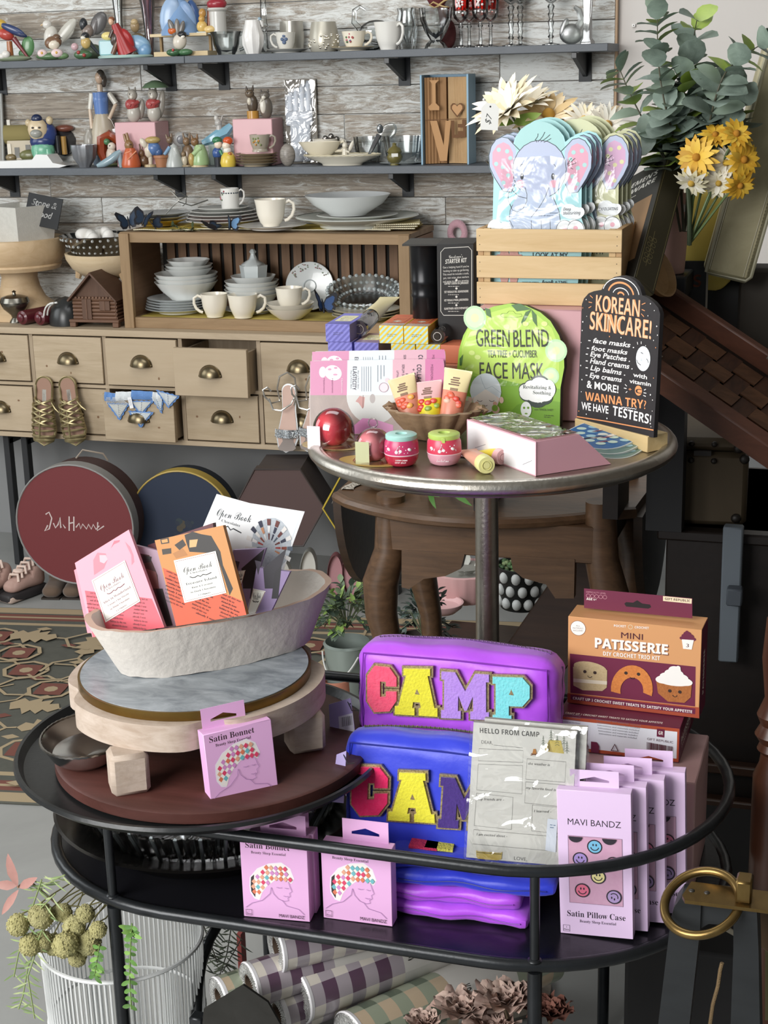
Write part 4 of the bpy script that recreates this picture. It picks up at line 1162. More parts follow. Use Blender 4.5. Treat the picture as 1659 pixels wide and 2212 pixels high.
for pts in([(-30,0,-14),(-10,0,6),(4,0,18),(-16,0,40)],[(4,0,18),(20,0,24),(18,0,10),(10,0,4)],[(0,0,14),(30,0,4),(68,0,16)],[(4,0,18),(-6,0,28),(8,0,34),(22,0,24)]):m.tube(pts,1.4,mm_,6)
m.done('wire',t)
# ==== CABINET TOP, DARK END
zc=ctop+.001
P=colx(50,4.56,zc);u=mpp(P)
t=thing('wooden_pedestal','big turned pale wood pedestal under the stone planter','pedestal',P,0)
pw=wood('bfa27c','d0b692',.8,0)
m=MB(S(u));m.lathe([(0,0),(78,0),(78,14),(70,22),(68,30),(52,44),(42,66),(38,86),(42,104),(0,106)],pw,40);m.done('foot',t)
m=MB(S(u));m.lathe([(0,104),(88,104),(92,112),(90,116),(100,130),(103,158),(101,168),(97,170),(90,166),(0,158)],pw,44);m.done('top_dish',t)
# stone planter
P=colx(45,4.56,zc+160*u);u=mpp(P)
t=thing('stone_planter','square white stone planter with a small black sign inside','planter',P+Vector((0,0,.004)),-24)
m=MB(S(u));st=mat('d2d0c8',.8,n=('c2c0b8',50,(1,1,1),.3),bump=(200,.2))
def taper(w0,w1,h,th):
 vs=[]
 for w,z in((w0,0),(w1,h),(w1-th,h),(w0-th,6)):
  vs+=[(-w,-w*.8,z),(w,-w*.8,z),(w,w*.8,z),(-w,w*.8,z)]
 fs=[(3,2,1,0)]
 for k in range(3):
  for i in range(4):fs.append((k*4+i,k*4+(i+1)%4,k*4+4+(i+1)%4,k*4+4+i))
 fs.append((12,13,14,15))
 m.add(vs,fs,st,False)
taper(57,66,76,7)
m.done('planter_body',t)
P2=colx(95,4.55,P.z+74*u);
t=thing('small_sign','small black hand-lettered sign leaning in the stone planter','sign',P2,0)
t.rotation_euler=(R(-12),R(12),R(10))
m=MB(S(u));m.box((0,0,-8),(76,3,66),C('26282a',.7),.5);ar=Art(m,T(-38,-1.5,-41)@Rx(90));
ar.text('Stone &',38,42,13,C('e9e9e6'),56,st='/+');ar.text('Wood',38,20,13,C('e9e9e6'),44,st='/+')
m.done('sign_board',t)
# wooden footed bowl with cut glass bowl of white hearts
P=colx(246,4.60,zc);u=mpp(P)
t=thing('footed_wood_bowl','pale wooden footed bowl on a stem under the cut glass bowl','bowl',P,0)
m=MB(S(u));m.lathe([(0,0),(40,0),(34,8),(16,20),(14,80),(30,92),(0,94)],pw,28);m.done('stem',t)
m=MB(S(u));m.lathe([(0,90),(58,92),(80,108),(92,128),(94,140),(88,140),(84,128),(50,106),(0,104)],wood('cdb793','ddc9a8',.8,0),44);m.done('bowl',t)
for a in(200,260,320,80):
 m=MB(S(u));m.tube([(66*math.cos(R(a)),66*math.sin(R(a)),100),(70*math.cos(R(a)),70*math.sin(R(a)),86)],[9,6],pw,8);m.done('knob_foot',t)
P=colx(218,4.60,zc+108*u);u=mpp(P)
m=MB(S(u));m.lathe([(0,0),(30,0),(46,18),(70,50),(84,68),(81,69),(66,50),(40,18),(0,6)],mat('a9a9a4',.15,.2,n=('6d6e6c',.35,(1,1,1),.2)).copy()if False else film('b9bab6',.35,.1),48,fl=lambda a,t:1+.05*math.cos(24*a)*t)
for ring in range(5):
 for i in range(30):
  a=2*PI*(i+ring*.5)/30;r=34+ring*11.5;m.ball((r*math.cos(a),r*math.sin(a),8+ring*13.5),(3.4,3.4,3.4),mat('a9aba8',.15),6)
o=m.done('cut_glass_bowl');o.location=P;tag(o,'cut glass bowl filled with white ceramic hearts','glass bowl')
def heart(P,s,rz,rx,ry,label):
 m=MB(S(s))
 def f(a,b):
  th,ph=2*PI*a,-PI/2+PI*b
  x=16*math.sin(th)**3/16
  z=(13*math.cos(th)-5*math.cos(2*th)-2*math.cos(3*th)-math.cos(4*th))/16
  return(x*math.cos(ph),.62*math.sin(ph),z*math.cos(ph))
 m.grid(f,28,10,mat('e6e3dc',.4),True)
 o=m.done('ceramic_heart');o.matrix_world=T(P)@Rz(rz)@Rx(rx)@Ry(ry)
 return tag(o,label,'ornament')
u=mpp(colx(210,4.58,zc))
for px,Y,py,sz,rz,rx,ry,lab in((190,4.58,512,27,-20,55,10,'big puffed white ceramic heart on the pedestal side of the glass bowl'),(222,4.62,508,24,25,50,-30,'white ceramic heart at the back of the glass bowl'),(238,4.57,516,24,60,30,30,'white ceramic heart next to the crate post in the glass bowl'),(200,4.56,524,22,10,20,80,'white ceramic heart half sunk in the glass bowl')):
 heart(ony(px,py,Y),sz*u,rz,rx,ry,lab)
 # silver sugar bowls, rolling pins, striped helmet bag, log cabin
sil=mat('6d6a63',.25,.95,n=('98948a',20,(1,1,1),.3))
for px,lab in((36,'tarnished silver footed sugar bowl with lid beside the maroon rollers'),(-34,'tarnished silver footed bowl cut by the photo edge')):
 P=colx(px,4.45,zc);u=mpp(P)
 t=thing('sugar_bowl',lab,'sugar bowl',P,18)
 m=MB(S(u));m.lathe([(0,0),(15,0),(14,3),(9,10),(11,16),(26,30),(31,42),(30,46),(0,46)],sil,28);m.done('bowl_body',t)
 m=MB(S(u));m.lathe([(32,44),(31,47),(28,54),(16,58),(4,60),(3,64),(5,66),(0,69)],sil,28);m.done('lid',t)
mar=mat('5a1f28',.3,coat=.3)
for px,lab in((50,'maroon lacquered roller nearest the silver sugar bowl'),(88,'maroon lacquered roller next to the log cabin')):
 P=colx(px,4.40,zc);u=mpp(P);r=15.5*u
 m=MB(T(0,0,r)@Rx(-90));m.lathe([(0,-.016),(r*.3,-.016),(r*.55,-.013),(r*.62,-.006),(r*.95,-.002),(r,.008),(r,.20),(r*.8,.21),(0,.21)],mar,24)
 o=m.done('rolling_pin');o.location,o.rotation_euler=P,(0,0,R(-14));tag(o,lab,'rolling pin','maroon rollers on the cabinet')
P=colx(146,4.44,zc);u=mpp(P)
t=thing('domed_lid','dark domed lid with white stripes tucked behind the log cabin','dome',P,0)
m=MB(S(u));m.lathe([(38,0),(38,14),(33,36),(20,54),(0,60)],mat('2b2c2c',.3),30);m.done('dome',t)
for off in(-14,-2):
 m=MB(S(u));m.tube([((-36+off*.0+37-37*math.cos(PI*i/14))*1.0-(37)*.0+off*.4,-22*math.sin(PI*i/14)-14+off*.5,60*math.sin(PI*i/14)*.86)for i in range(2,8)],2,C('e4e4e0'),6);m.done('stripe',t)
P=colx(206,4.40,zc);u=mpp(P)
t=thing('log_cabin','small dark wooden log cabin model with pitched roof','model house',P,3)
lw,lw2=wood('5e4131','75553f',1.0,0),wood('523828','664937',1.0,2)
m=MB(S(u));m.box((0,36,13),(116,84,6),lw,1)
for sx in(-50,50):m.box((sx,0,5),(14,12,10),lw,1);m.box((sx,70,5),(14,12,10),lw,1)
m.done('base',t)
m=MB(S(u));m.box((0,40,38),(96,70,46),lw)
for i in range(6):m.tube([(-50,4,19+i*8),(50,4,19+i*8)],4,lw,8);m.tube([(49,2,19+i*8),(49,78,19+i*8)],4,lw,8)
m.M=S(u)@T(0,0,0)@Rx(90);m.prism([(-48,62),(48,62),(0,112)],-6,-72,lw2)
m.M=S(u)
for i in range(11):m.box((-40+i*8,-.5,63),(5,4,4),lw)
m.done('walls',t)
for sx in(-1,1):
 m=MB(S(u)@T(0,36,118)@Ry(sx*46.5));m.box((sx*42,0,-1.5),(84,94,4.5),wood('4f3729','5f4434',1.2,1),.8);m.done('roof_slope',t)
m=MB(S(u));m.box((-16,-1,38),(22,3,44),lw2,.5);m.box((-16,-3,38),(2,2,44),lw);m.done('door',t)
m=MB(S(u));m.box((26,-1,46),(24,3,20),lw2,.5);m.box((26,-3,46),(1.5,1,20),lw);m.done('window',t)
# ==== THINGS HANGING ON THE DRAWERS
def sole_outline(L,w,hw):
 p=[]
 for i in range(25):
  a=PI*i/24
  p.append((hw*math.cos(a),L-hw+hw*math.sin(a)))
 p+=[(-hw*.92,L*.62),(-w*.82,L*.4),(-w,L*.22),(-w*.75,L*.07),(0,0),(w*.75,L*.07),(w,L*.22),(w*.82,L*.4),(hw*.92,L*.62)]
 return p
gold=mat('b3a57c',.35,.6,n=('8f8260',60,(1,1,1),.3))
def gold_sandal(px,tilt,label,seed):
 P=ony(px,962,CY0-.035);u=mpp(P)
 t=thing('gold_sandal',label,'sandal',M=T(P)@Rz(4)@Ry(tilt)@Rx(-4))
 Lh=150
 m=MB(S(u)@Rx(90));ol=sole_outline(Lh,27,19)
 m.prism(ol,-5,2,gold);m.prism([(x*.88,4+y*.95)for x,y in ol],2,3,C('9c7a68',.7));ar=Art(m,T(0,0,3));ar.rect(-4,92,9,30,C('d8d6cc'));ar.scrawl(-2,116,5,1.2,C('55524c'),9)
 m.done('sole',t)
 m=MB(S(u))
 def strap(pts,r=2.2):m.tube(pts,r,gold,6)
 def over(z0,z1,h,w0=25,w1=25,r=2.4):
  strap([(w0*math.cos(PI-PI*i/10)if math.cos(PI-PI*i/10)<0 else w1*math.cos(PI-PI*i/10),-3-h*math.sin(PI*i/10),z0+(z1-z0)*i/10)for i in range(11)],r)
 over(14,14,14,20,20,5);over(22,22,16,24,24,3.6)
 for z in(34,45,56):over(z,z+2,18,26,26,2.6)
 for a,b in((40,66),(52,82),(66,92)):
  over(a,b,20,26,24);over(b,a,21,24,26)
 over(84,104,16,23,20);over(104,84,15,20,23)
 strap([(-2,-21,20),(-1,-23,40),(1,-24,60),(0,-22,78)],2.4)
 strap([(-18,-2,104),(-17,-6,120),(-19,-2,132)],2);strap([(18,-2,104),(20,-9,96),(30,-12,84),(38,-10,76)],1.8)
 strap([(-22,-3,90),(-6,-18,100),(2,-16,92)],2)
 m.tube([(x*1.0,-3,y)for x,y in ol],1.6,gold,5,True)
 m.done('straps',t)
gold_sandal(97,3,'strappy gold gladiator sandal hanging nearest the cabinet end',1)
gold_sandal(166,-6,'strappy gold gladiator sandal with a loose lace, beside its mate',2)
def silver_heel(px,py,tilt,label,dx=0):
 P=ony(px,py,CY0-.05);u=mpp(P)
 t=thing('silver_heel',label,'sandal',M=T(P)@Rz(8)@Ry(tilt)@Rx(-6))
 ol=[(x*.95+6*math.sin(y/60),y)for x,y in sole_outline(150,26,17)]
 sv=mat('b9b9b8',.25,.8)
 m=MB(S(u)@Rx(90));m.prism(ol,-5,2,sv);m.prism([(x*.86,4+y*.95)for x,y in ol],2,3,C('cfae9f',.5));m.prism([(x*.8,3+y*.24)for x,y in ol],3,3.6,C('8b7f78',.4));m.done('sole',t)
 m=MB(S(u));rd=random.Random(px);gm=mat('d9dde0',.2,.7,n=('8f959a',220,(1,1,1),.15))
 m.grid(lambda a,b:(-26*math.cos(PI*a)+3,-3-17*math.sin(PI*a),34+18*b),16,4,gm)
 for _ in range(90):
  a,b=rd.random(),rd.random();m.ball((-26*math.cos(PI*a)+3,-4-17*math.sin(PI*a),34+18*b),1.5,mat('f0f3f4',.1,.9),5)
 m.done('glitter_band',t)
 m=MB(S(u));k=mat('c9c6bf',.2,.7)
 m.tube([(-14,-3,112),(-30,-16,108),(-44,-22,122),(-48,-20,136),(-38,-22,142),(-30,-20,134)],2.2,k,6)
 m.tube([(-14,-3,112),(-18,-16,140),(-12,-22,166),(6,-24,176),(20,-16,164),(22,-4,130),(16,-2,104)],2.2,k,6)
 m.tube([(-34,-22,118),(-24,-26,96),(-6,-28,94),(14,-22,108),(20,-12,124)],2.2,k,6)
 m.done('ankle_strap',t)
 m=MB(S(u));m.tube([(2,8,142),(2,14,120),(3,46,60)],[9,6,3.4],sv,8);m.done('heel',t)
silver_heel(618,978,2,'silver heeled sandal with glitter band hung on a drawer edge')
silver_heel(664,976,8,'silver heeled sandal half hidden behind the pink face mask packs')
# crochet bunting
t=thing('crochet_bunting','blue and white crocheted bunting hanging from the open drawer','bunting',(0,0,0))
Yb=CY0-.062
bl,wh=mat('6f97cf',.9,n=('5a82bd',90,(1,1,1),.3),bump=(600,.5)),mat('e9ecec',.9,n=('cfd6da',140,(1,1,1),.2),bump=(600,.5))
def at(px,py,dy=0):return ony(px,py,Yb+dy)
def pennant(pts,c,dy,edge=True,inner=wh):
 m=MB()
 def thick(pp,ma,d0,th):
  F=[at(*p,d0)for p in pp];B=[at(*p,d0+th)for p in pp];k=len(pp)
  m.add(F+B,[list(range(k)),list(range(k,2*k))[::-1]]+[(i,(i+1)%k,k+(i+1)%k,k+i)for i in range(k)],ma,False)
 P=[Vector(p)for p in pts];c0=sum(P,Vector((0,0)))/len(P)
 sc=[]
 for i in range(len(P)):
  a,b=P[i],P[(i+1)%len(P)]
  n=max(2,int((b-a).length/5))
  for j in range(n):sc.append(tuple(a+(b-a)*j/n+((a+b)/2-c0).normalized()*(1.5 if j%2 else-.6)))
 thick(sc,c,dy,.003)
 thick([tuple(c0+(p-c0)*.80)for p in P],inner,dy-.0022,.002)
 top=(P[0]+P[1])/2;tip=P[2]
 for k in range(1,8):
  q=top+(tip-top)*k/9
  m.ball(at(q.x,q.y,dy-.0032),.0016,C('6d7d95'),6)
  for sg in(0,1):
   e=P[sg]+(tip-P[sg])*max(0,(k-2)/9)
   e=c0+(e-c0)*.78
   m.tube([at(q.x,q.y,dy-.003),at(e.x,e.y,dy-.003)],.0007,C('b8c2ca',.9),4)
 m.done('pennant',t)
pennant([(230,870),(280,872),(258,908)],bl,0,inner=mat('d5d0c2',.9,n=('bfc2bc',140,(1,1,1),.2)))
pennant([(280,866),(332,866),(304,898)],bl,.001,inner=mat('d9d8d0',.9))
pennant([(276,888),(332,890),(304,924)],bl,-.004)
pennant([(336,842),(388,856),(364,882)],bl,-.002)
pennant([(322,854),(352,866),(350,894)],bl,.002,inner=mat('c9d4dc',.9))
m=MB()
for a,b,c in(((226,846),(250,850),bl),((250,846),(284,846),wh),((284,843),(330,846),bl),((330,846),(350,850),wh)):
 p0,p1=at(*a,.002),at(*b,.002);d0,d1=at(a[0],a[1]+20,.0),at(b[0],b[1]+18,.0)
 m.grid(lambda s_,t_:(p0+(p1-p0)*s_)*(1-t_)+(d0+(d1-d0)*s_)*t_+Vector((0,-.004*math.sin(PI*t_)-.002*math.sin(12*s_),0)),8,5,c)
for k in range(14):
 a=at(228+k*2.2,858,-.003);b=at(232+k*3.6,874,-.004);m.tube([a,b],.0008,wh,4)
m.done('knit_band',t)
P=at(282,870,-.008);m=MB(T(P)@Ry(-10));m.box((0,0,0),(.013,.0008,.036),C('eff0f1'));ar=Art(m,T(-.0055,-.0004,-.016)@Rx(90));ar.scrawl(.001,.026,.009,.0016,C('8d94a3'),7)
m.tube([(0,0,.018),(.004,.002,.03)],.0005,C('e9e9e6'),4);m.done('price_tag',t)
P=ony(988,503,WY-.045)
m=MB(T(P)@Rx(90));m.lathe([(16*mpp(P)+7*mpp(P)*math.cos(2*PI*i/10),7*mpp(P)*math.sin(2*PI*i/10))for i in range(11)],mat('d3a5b0',.95,bump=(300,.8),sheen=.5),24,sy=1.25)
m.tube([(0,.018,0),(0,.028,-.012),(0,.03,-.03)],.0015,C('2a2a2a'),5)
tag(m.done('pink_ring'),'fuzzy pink ring ornament hanging behind the black planter kit','ornament')
# ==== FLOOR UNDER THE CABINET
def disc_box(name,label,cat,c,r,Y,depth,face,rimc,side,poly=None,rz=0,deco=None,group=None):
 """box lying on its rim: face towards the room"""
 P=ony(c[0],c[1],Y);u=mpp(P);rr=r*u
 P.z=max(P.z,rr*(math.cos(PI/poly)if poly else 1)+.001)
 t=thing(name,label,cat,P,rz,group)
 n=poly or 56
 off=PI/2+(PI/n if poly else 0)
 pts=[(rr*math.cos(off+2*PI*i/n),rr*math.sin(off+2*PI*i/n))for i in range(n)]
 m=MB(Rx(90));m.prism([(x*.965,y*.965)for x,y in pts],-.03,-depth,side,smooth=not poly);m.done('box_body',t)
 m=MB(Rx(90));m.prism(pts,0,-.045,face,rimc,smooth=not poly)
 if rimc is not side:
  m.tube([(x*.99,y*.99,0)for x,y in pts],.003,rimc,6,True)
 ar=Art(m,T(0,0,0)@S(rr))
 if deco:deco(ar)
 m.done('lid',t)
 return t,P,rr
red_m=mat('6e2b2e',.6)
def sig(ar):
 w=C('c9b9b6')
 for pts in([(-.48,.16),(-.42,.2),(-.38,.1),(-.44,-.08),(-.52,-.12),(-.46,-.02)],[(-.36,.02),(-.33,-.06),(-.28,0),(-.24,.12),(-.24,-.06),(-.2,.0),(-.16,-.06)],[(-.08,.14),(-.1,-.1)],[(-.1,.02),(-.02,.04)],[(0,.14),(-.02,-.1)],[(.02,-.04),(.08,.03),(.1,-.06),(.14,.02),(.2,-.06),(.24,.02),(.28,-.06),(.32,.02),(.36,-.06),(.42,.0)],[(.4,.06),(.38,-.08),(.5,.0)]):ar.line(pts,.022,w)
t,P,rr=disc_box('hat_box','round dark red hat box with white signature, standing on its rim','hat box',(161,1134),135,4.12,.13,red_m,C('8b8a88',.5),mat('43302f',.7),deco=sig,rz=6)
m=MB();m.tube([(-.02,.10,rr*.97),(.0,.11,rr*1.1),(.06,.13,rr*1.02),(.07,.14,rr*.9)],.003,C('9c8f80'),6);m.done('cord_handle',t)
def flo(ar):
 rd=random.Random(2)
 for i in range(22):ar.circ(-.0+rd.uniform(-.2,.22),-.2+rd.uniform(-.22,.24),rd.uniform(.03,.07),C(rd.choice(('2e3a40','4a4438','27303f'))),n=8)
disc_box('hat_box','round navy hat box with gold rim, next to the red one','hat box',(393,1130),117,4.265,.10,mat('1e2a3f',.55),C('b39a4f',.4),mat('262a30',.7),deco=flo,rz=6)
def city(ar):
 ar.text('HAT CITY' if False else 'MALT CITY',.25,.02,.12,C('8d7b78'),1.0,rot=14)
 ar.scrawl(-.1,.2,.7,.04,C('6e5c59'),2)
disc_box('hat_box','dull brown hexagonal hat box behind the white chocolate leaflet','hat box',(603,1097),100,4.18,.20,mat('54413f',.7),C('3b3331',.6),mat('3f3837',.7),poly=6,deco=None,rz=12)
t,P,rr=disc_box('hat_box','black hexagonal hat box edged in yellow beside the oak table','hat box',(800,1098),104,4.14,.14,mat('18181a',.5),C('b9a12f',.5),mat('161618',.6),poly=6,rz=14)
m=MB(Rx(90));ar=Art(m,S(rr));ar.poly([(-.47,-.3),(-.12,-.42),(-.12,-.84),(-.47,-.84)],C('cbb21f'));m.done('yellow_panel',t)
# shoes
def flat_shoe(P,L,w,label,hx,inner,M,group=None,cat='shoe'):
 t=thing('flat_shoe',label,cat,M=T(P)@M,group=group)
 m=MB()
 def side(a):
  th=2*PI*a
  y=-math.cos(th)*.5+.5
  ww=w*(.46*math.sin(th)*(1-.18*math.cos(th*1)*(1 if y<.4 else 0)))
  return ww,y*L
 def f(a,b):
  x,y=side(a)
  h=(.018+.03*(max(0,(.45-y/L))*1.2)+.02*max(0,y/L-.7))*1.0
  k=1-.12*b
  return(x*k,y,h*b)
 m.grid(f,32,4,mat(hx,.45),True)
 m.prism([side(i/32)for i in range(32)],-.006,0,mat(hx,.5))
 # toe cover
 m.grid(lambda a,b:((side(.0+.16*(b))[0])*(2*a-1)*1.0,side(.16*b)[1],.022+.018*math.sin(PI*a)*(.4+b*.6)),10,6,mat(hx,.45))
 m.done('upper',t)
 m=MB();m.prism([(side(i/32)[0]*.84,.004+side(i/32)[1]*.97)for i in range(32)],0,.003,C(inner,.6));m.done('insole',t)
 return t
up90=Rx(98)
for px,py,Y,L,w,hx,inn,tz,lab in((664,1285,4.00,.165,.062,'c9c9c2','dcdad2',6,'white flat shoe stood on its toe behind the plaster bowl'),(622,1292,4.02,.15,.056,'b9b9b2','cfccc4',-4,'second white flat shoe, behind the leaflet\'s lower corner'),(724,1296,4.06,.165,.06,'8c5a5e','c08f94',4,'dusty pink flat shoe stood upright by the oak table leg'),(766,1300,4.04,.16,.058,'8f5d62','c39499',-5,'dusty pink flat shoe, mate nearest the oak table leg')):
 P=onz(px,py,.004)
 flat_shoe(P,L,w,lab,hx,inn,Rz(12)@Ry(tz)@Rx(97))
def boot(px,label):
 P=onz(px,1283,0);u=mpp(P)
 t=thing('ankle_boot',label,'boot',P,10,'brown suede boots')
 m=MB(S(u));b=mat('5f4d3e',.9,sheen=.3)
 m.tube([(0,26,12),(0,24,40),(0,22,80),(0,24,118)],[24,21,22,25],b,18)
 m.rbox((0,0,18),(42,84,34),17,b,8,lambda tt,p:(p[0],p[1],p[2]*(1.2 if p[1]>10 else .8)-(3 if p[1]<-20 else 0)))
 m.done('boot_upper',t)
 m=MB(S(u));m.box((0,2,2),(40,84,4),C('2e2620'));m.done('outsole',t)
boot(122,'brown suede ankle boot standing beside the sneaker');boot(166,'brown suede ankle boot farther from the sneaker')
def sneaker(px,py,rz,label):
 P=onz(px,py,0);u=mpp(P)
 t=thing('sneaker',label,'sneaker',P,rz,'pink chunky sneakers')
 pk=mat('b99a90',.8,n=('a58579',30,(1,1,1),.3))
 m=MB(S(u));m.rbox((0,0,12),(46,112,22),10,C('2d2a2b',.6),8,lambda tt,p:(p[0]*(1-.12*abs(tt[1])),p[1],p[2]));m.rbox((0,-30,10),(42,50,18),8,C('c7b2a4'),6);m.done('outsole',t)
 m=MB(S(u));m.rbox((0,4,38),(42,100,44),18,pk,10,lambda tt,p:(p[0]*(1-.15*max(0,tt[2])),p[1],p[2]*(.55+.45*(tt[1]+1)/2)+(16 if tt[1]>.2 and tt[2]>0 else 0)-6*max(0,-tt[1])));m.done('upper',t)
 m=MB(S(u))
 for i in range(5):m.tube([(-16,-22+11*i,44+6*i),(-6,-26+11*i,58+6*i),(8,-18+11*i,58+6*i),(16,-24+11*i,44+6*i)],3.2,C('d9c3b6',.8),6)
 m.ball((0,-8,62),(14,12,5),C('d4bdb0',.8),10);m.done('laces',t)
sneaker(52,1290,-18,'pink chunky sneaker with dark sole beside the brown boots');sneaker(-14,1296,-10,'pink chunky sneaker cut by the photo edge')
P=onz(222,1246,0)
flat_shoe(P,.2,.07,'tan slip-on shoe behind the pink chocolate bars','6f5c4b','8a7562',Rz(170),None)
# ==== OAK DROP-LEAF TABLE BEHIND THE METAL STAND
TZ=.745
a,b,c=onz(727,1062,TZ),onz(1010,1118,TZ),onz(1372,1096,TZ)
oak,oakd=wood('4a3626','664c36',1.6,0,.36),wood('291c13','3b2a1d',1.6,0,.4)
t=thing('oak_table','old dark oak drop-leaf table with cabriole legs and shaped apron','table',(0,0,0))
oakt=t
dep=.46
m=MB()
front=[tuple(a[:2])]
for i in range(1,16):
 f=i/16
 x=a.x+(c.x-a.x)*f
 y=a.y+(c.y-a.y)*f-(a.y+(c.y-a.y)*.45-b.y)*(1-(2*f-.95)**2)
 front.append((x,y))
front+=[tuple(c[:2])]
out=front+[(c.x+.02,c.y+dep),(a.x-.02,a.y+dep)]
m.prism(out,TZ-.022,TZ,oak)
cx_,cy_=sum(p[0]for p in out)/len(out),sum(p[1]for p in out)/len(out)
m.tube([(x,y,TZ-.011)for x,y in front],.012,oak,8)
m.done('tabletop',t)
AY=b.y+.055
p0,p1=ony(813,1096,AY),ony(1303,1108,AY)
q0=ony(813,1186,AY)
m=MB();m.box(((p0.x+p1.x)/2,AY+.012,(TZ-.02+q0.z)/2),(p1.x-p0.x,.024,TZ-.02-q0.z),oak,.002)
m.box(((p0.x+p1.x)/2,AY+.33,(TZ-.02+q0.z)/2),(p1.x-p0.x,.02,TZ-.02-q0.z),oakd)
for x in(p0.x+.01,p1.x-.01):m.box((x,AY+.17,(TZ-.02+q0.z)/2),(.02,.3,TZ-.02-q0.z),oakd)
m.done('apron',t)
def w3(px,py,dy=0):return ony(px,py,AY+dy)
for pts in([(868,1187),(1004,1197),(996,1228),(962,1244),(916,1250),(884,1272),(868,1268)],[(1103,1200),(1242,1208),(1240,1292),(1200,1292),(1180,1262),(1130,1248),(1108,1230)]):
 m=MB(Rx(90));m.prism([(w3(*p).x,w3(*p).z)for p in pts],-AY+.002,-AY-.02,oak);m.done('bracket',t)
for xs,lab in(((838,1196),0),((1290,1216),1)):
 s=-1 if lab==0 else 1
 P=w3(*xs)
 for dy in(.0,.30):
  m=MB(T(P.x,AY+.03+dy,0))
  z0=P.z
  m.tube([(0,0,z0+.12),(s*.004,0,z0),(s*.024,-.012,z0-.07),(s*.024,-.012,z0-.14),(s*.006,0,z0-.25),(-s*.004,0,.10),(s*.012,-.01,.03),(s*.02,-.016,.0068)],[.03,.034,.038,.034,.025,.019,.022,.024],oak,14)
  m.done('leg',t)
for x,s in((a.x-.006,-1),(c.x+.006,1)):
 m=MB(T(x,a.y+.235,TZ-.02)@Rz(90)@Rx(90));k=20
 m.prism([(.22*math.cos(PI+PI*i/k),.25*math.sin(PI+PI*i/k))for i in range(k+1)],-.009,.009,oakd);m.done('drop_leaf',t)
 # on the oak table
P=onz(838,1054,TZ);u=mpp(P)
fig('stone_dish','rough beige stone dish on the oak table under the metal rim','dish',838,TZ+.001,P.y,{'dish':[('l',mat('6f5a44',.8,n=('8d775c',40,(1,1,1),.3)),[(0,0),(34,0),(52,14),(58,26),(50,24),(0,12)],0,0)]},gl=False)
m=MB();L0,L1=onz(731,1058,TZ),onz(745,1030,TZ)
m.grid(lambda a_,b_:(L0.x-.014+.02*a_,L0.y-.03+.14*a_,TZ+.001+(0 if b_<.5 else 0)-.075*max(0,b_-.35)+.002*math.sin(20*a_))if False else(L0.x-.016+.05*(1-b_)**1.4-.004*math.sin(14*a_),L0.y+.16*a_,TZ+.003-.06*max(0,b_-.4)),20,8,mat('cfc8ba',.9,n=('5d5348',260,(1,1,1),.06)))
tag(m.done('lace_doily'),'cream lace doily hanging over the oak table corner','doily')
t=thing('artificial_leaves','bright green artificial leaves hanging under the metal table rim','foliage',(0,0,0))
for pts in(((905,1046),(912,1062)),((935,1046),(912,1075)),((968,1046),(982,1076)),((950,1046),(985,1050))):
 A,B=onz(pts[0][0],pts[0][1],TZ+.006),ony(*pts[1],b.y-.02);m=MB();m.leaf(A,B-A,(0,-1,.3),(B-A).length,.017,mat('4d7a38',.4),.15);m.done('leaf',t)
m=MB();A,B=onz(905,1044,TZ+.003),onz(968,1044,TZ+.003);m.tube([A,A*.5+B*.5+Vector((0,0,.002)),B],.002,C('4a6b35'),6);m.done('stem',t)
# low bench and pots under the table
LB=.19
m=MB();m.box((-.72,3.50,LB-.015),(.62,.44,.03),oakd,.004)
for sx in(-1.0,-.44):
 for sy in(3.31,3.69):m.box((sx,sy,(LB-.03)/2+.0034),(.04,.04,LB-.0368),oakd)
tag(m.done('low_bench'),'dark wooden low bench holding the pink pots behind the oak table','bench')
P=onz(972,1291,LB);u=mpp(P)
t=thing('fluted_pot','pale pink fluted planter on the dark bench','planter',P+Vector((.035,.02,.001)),0)
m=MB(S(u));m.lathe([(0,0),(62,0),(68,8),(74,62),(70,64),(66,30),(0,26)],mat('cfa5a4',.6),72,fl=lambda a,t_:1+.035*abs(math.sin(11*a))*(t_<.6));m.done('pot',t)
m=MB(S(u));m.lathe([(62,58),(66,60),(0,61)],C('8e8d86'),30)
for i in range(14):a_=random.uniform(0,6.28);m.leaf((30*math.cos(a_),30*math.sin(a_),56),(math.cos(a_),math.sin(a_),1.2),(0,0,1),34,14,C('b9bab2'),.3)
m.done('succulent',t)
P=onz(958,1318,LB);u=mpp(P)
m=MB(S(u));m.lathe([(0,0),(30,0),(44,12),(47,22),(43,22),(38,12),(0,6)],mat('d6b0b0',.5),36);o=m.done('pink_saucer');o.location=P+Vector((-.0,-.015,.001));tag(o,'shallow pink dish in front of the fluted pink planter','dish')
P=onz(1116,1325,LB);u=mpp(P)
t=thing('dotted_pot','black planter with big white dots and moss','planter',P+Vector((.0,.06,.001)),0)
m=MB(S(u));m.lathe([(0,0),(46,0),(58,96),(54,96),(48,80),(0,78)],C('1b1d1d',.4),40)
for k in range(12):
 for r_ in range(3):
  a_=2*PI*(k+.5*(r_%2))/12;zz=18+r_*30;rr_=46+12*zz/96
  c_=MB(S(u));m.ball((rr_*math.cos(a_)*.985,rr_*math.sin(a_)*.985,zz),(10.5,10.5,13),C('c9ccca',.5),12)
m.done('pot',t)
m=MB(S(u));rd=random.Random(3)
for i in range(60):a_,r_=rd.uniform(0,6.28),rd.uniform(0,48);m.ball((r_*math.cos(a_),r_*math.sin(a_),88+rd.uniform(-3,8)),(6,6,5),C(rd.choice(('3f5a37','567a48','7d8f62'))),6)
m.done('moss',t)
A,B=ony(1098,1330,3.1),ony(1190,1196,3.1)
